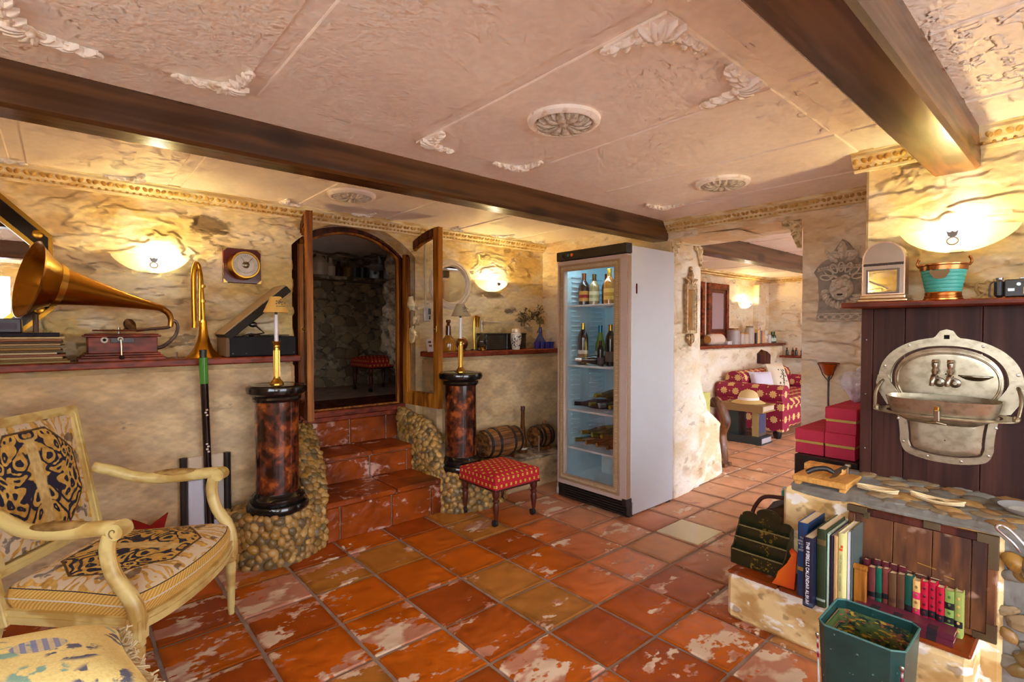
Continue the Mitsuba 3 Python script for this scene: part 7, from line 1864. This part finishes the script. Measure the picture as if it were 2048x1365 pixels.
# wall pieces and things on the far counter
for x0, x1, lb in ((6.62, 7.20, 'brown panelled picture frame with mauve field in the room beyond'), (6.0, 6.52, 'dark wooden framed panel partly behind the jamb in the room beyond')):
    k = thing('wall_panel', lb, 'framed panel')
    obj('frame', place(extr(sbox(x0, 1.17, x1, 1.93).difference(sbox(x0 + .07, 1.25, x1 - .07, 1.85)), .035), on_back((0, YB, 0))), 'shelf_wood', parent=k, smooth=False)
    obj('field', place(extr(sbox(x0 + .06, 1.24, x1 - .06, 1.86), .015), on_back((0, YB, 0))), 'vc_matte', '#a58e94' if x0 > 6.5 else '#4a2318', parent=k, smooth=False)
    obj('inner_rim', place(extr(sbox(x0 + .07, 1.25, x1 - .07, 1.85).difference(sbox(x0 + .12, 1.30, x1 - .12, 1.80)), .022), on_back((0, YB, 0))), 'vc_satin', '#572218', parent=k, smooth=False)
CF = 1.0855
k = thing('rolled_bolster', 'pale rolled bolster lying at the left of the far counter', 'bolster')
obj('roll', tube([(6.38, 3.40, CF + .075), (6.42, 3.40, CF + .075), (6.72, 3.40, CF + .075), (6.75, 3.40, CF + .075)], [.05, .074, .074, .05], 24), 'vc_matte', '#d0b9a8', parent=k)
obj('end_cap', lathe([(0, 0), (.05, 0), (.05, .004), (0, .004)], 24).apply_transform(frame((6.379, 3.40, CF + .075), (0, 1, 0), (0, 0, 1), (-1, 0, 0))), 'vc_matte', '#c98f4a', parent=k)
k = thing('white_napkins', 'small white folded napkins right of the bolster on the far counter', 'napkins')
for q in range(4): obj('sheet', box(6.84, 6.96, 3.35, 3.45, CF + q * .012, CF + .011 + q * .012, .003), 'vc_matte', '#ddd9e2', parent=k, smooth=False)


def jar(x, r, h, color, lid, label):
    k = thing('storage_jar', label, 'jar')
    obj('body', lathe([(0, 0), (r, 0), (r, h * .82), (r * .75, h * .9), (r * .7, h * .92), (0, h * .92)], 24, (x, 3.40, CF)), 'vc_satin', color, parent=k, smooth=40)
    obj('lid', lathe([(0, h * .9), (r * .75, h * .9), (r * .78, h), (0, h)], 24, (x, 3.40, CF)), 'vc_satin', lid, parent=k, smooth=40)


jar(7.10, .085, .225, '#a89a98', '#8a5a34', 'big grey stoneware jar with brown lid on the far counter')
jar(7.32, .06, .165, '#b9a89c', '#b07f3c', 'small stoneware jar right of the big grey jar')
jar(7.46, .055, .155, '#c0ad98', '#b07f3c', 'small pale stoneware jar, third on the far counter')
jar(7.60, .065, .26, '#b7a79c', '#7d6a4c', 'taller bottle-like jar behind the small jars on the far counter')
for q, (w, h, c, lb) in enumerate(((.04, .16, '#4a4638', 'dark grey'), (.045, .20, '#d9b478', 'cream'), (.04, .21, '#c9a064', 'tan'), (.04, .19, '#56606c', 'slate blue'), (.035, .19, '#8b3a26', 'rust red'))):
    x0 = 7.70 + sum((.04, .045, .04, .04, .035)[:q])
    obj('cook_book', box(x0, x0 + w - .003, 3.34, 3.50, CF, CF + h, .003), 'vc_satin', c, cat='book', label=f'{lb} upright book on the far counter beside the jars', smooth=False)
k = thing('patterned_pitcher', 'cream pitcher with orange pattern on the far counter right of the books', 'pitcher')
obj('body', lathe([(0, 0), (.05, 0), (.06, .06), (.04, .13), (.045, .17), (.04, .17), (.035, .13), (0, .02)], 22, (7.99, 3.40, CF)), 'vc_satin', '#d5ab6c', parent=k, smooth=40)
obj('straw', tube([(7.98, 3.40, CF + .05), (7.95, 3.40, CF + .24)], .005, 6), 'vc_satin', '#7a2a1c', parent=k)
k = thing('white_bust', 'small white bust on the far counter', 'sculpture')
obj('bust', cat(lathe([(0, 0), (.04, 0), (.035, .02), (.02, .05), (0, .05)], 16, (8.13, 3.40, CF)), blob((8.13, 3.40, CF + .085), (.055, .035, .045), 2, 2, .2), blob((8.13, 3.395, CF + .155), (.03, .034, .042), 2)), 'vc_satin', '#e0d9d2', parent=k, smooth=True)
jar(8.26, .04, .14, '#c9c2bc', '#b5a08c', 'small whitish jar left of the green bottles on the far counter')
for q, x in enumerate((8.37, 8.46)): bottle(trans(x, 3.40, CF), FLASK, '#17301a', '#1b3a22', '#c9d8d2', ['left small green bottle at the end of the far counter', 'right small green bottle at the end of the far counter'][q], None, None, .72)
obj('wall_shelf', box(8.30, 8.62, 2.75, 3.26, .865, .895, .004), 'shelf_wood', cat='shelf', label='short dark shelf on the end wall of the room beyond', smooth=False)
for q in range(7): bottle(trans(8.42 + .05 * (q % 2), 2.80 + q * .065, .895), FLASK, '#1d1612', ['#3a2a20', '#8a2a20', '#6a6258'][q % 3], ['#7d7468', '#8a4038'][q % 2] if q % 2 else None, 'tiny dark bottle on the short end wall shelf, ' + ['rightmost', 'second from right', 'third from right', 'middle of seven', 'third from left', 'second from left', 'leftmost'][q], 'tiny bottles on the end wall shelf', None, .5)
k = thing('dark_wood_block', 'dark angular wooden block fixed to the low wall behind the sofa', 'block')
obj('body', hull([(7.62, 3.30, .80), (7.86, 3.30, .78), (7.90, 3.30, .93), (7.76, 3.30, 1.0), (7.62, 3.30, .94), (7.66, 3.20, .80), (7.84, 3.20, .79), (7.85, 3.20, .92), (7.74, 3.20, .97), (7.66, 3.20, .92)]), 'frame_wood', parent=k, smooth=False)
k = thing('round_niche_frame', 'large round pale plaster ring on the end wall of the room beyond', 'frame')
obj('ring', place(lathe([(.25, 0), (.36, 0), (.35, .03), (.29, .045), (.25, .03)], 48), on_side((8.62, 2.72, 1.47))), 'moulding_paint', parent=k, smooth=40)
obj('disc', place(lathe([(0, 0), (.25, 0), (.25, .008), (0, .008)], 40), on_side((8.62, 2.72, 1.47))), 'vc_matte', '#b99a86', parent=k, smooth=False)
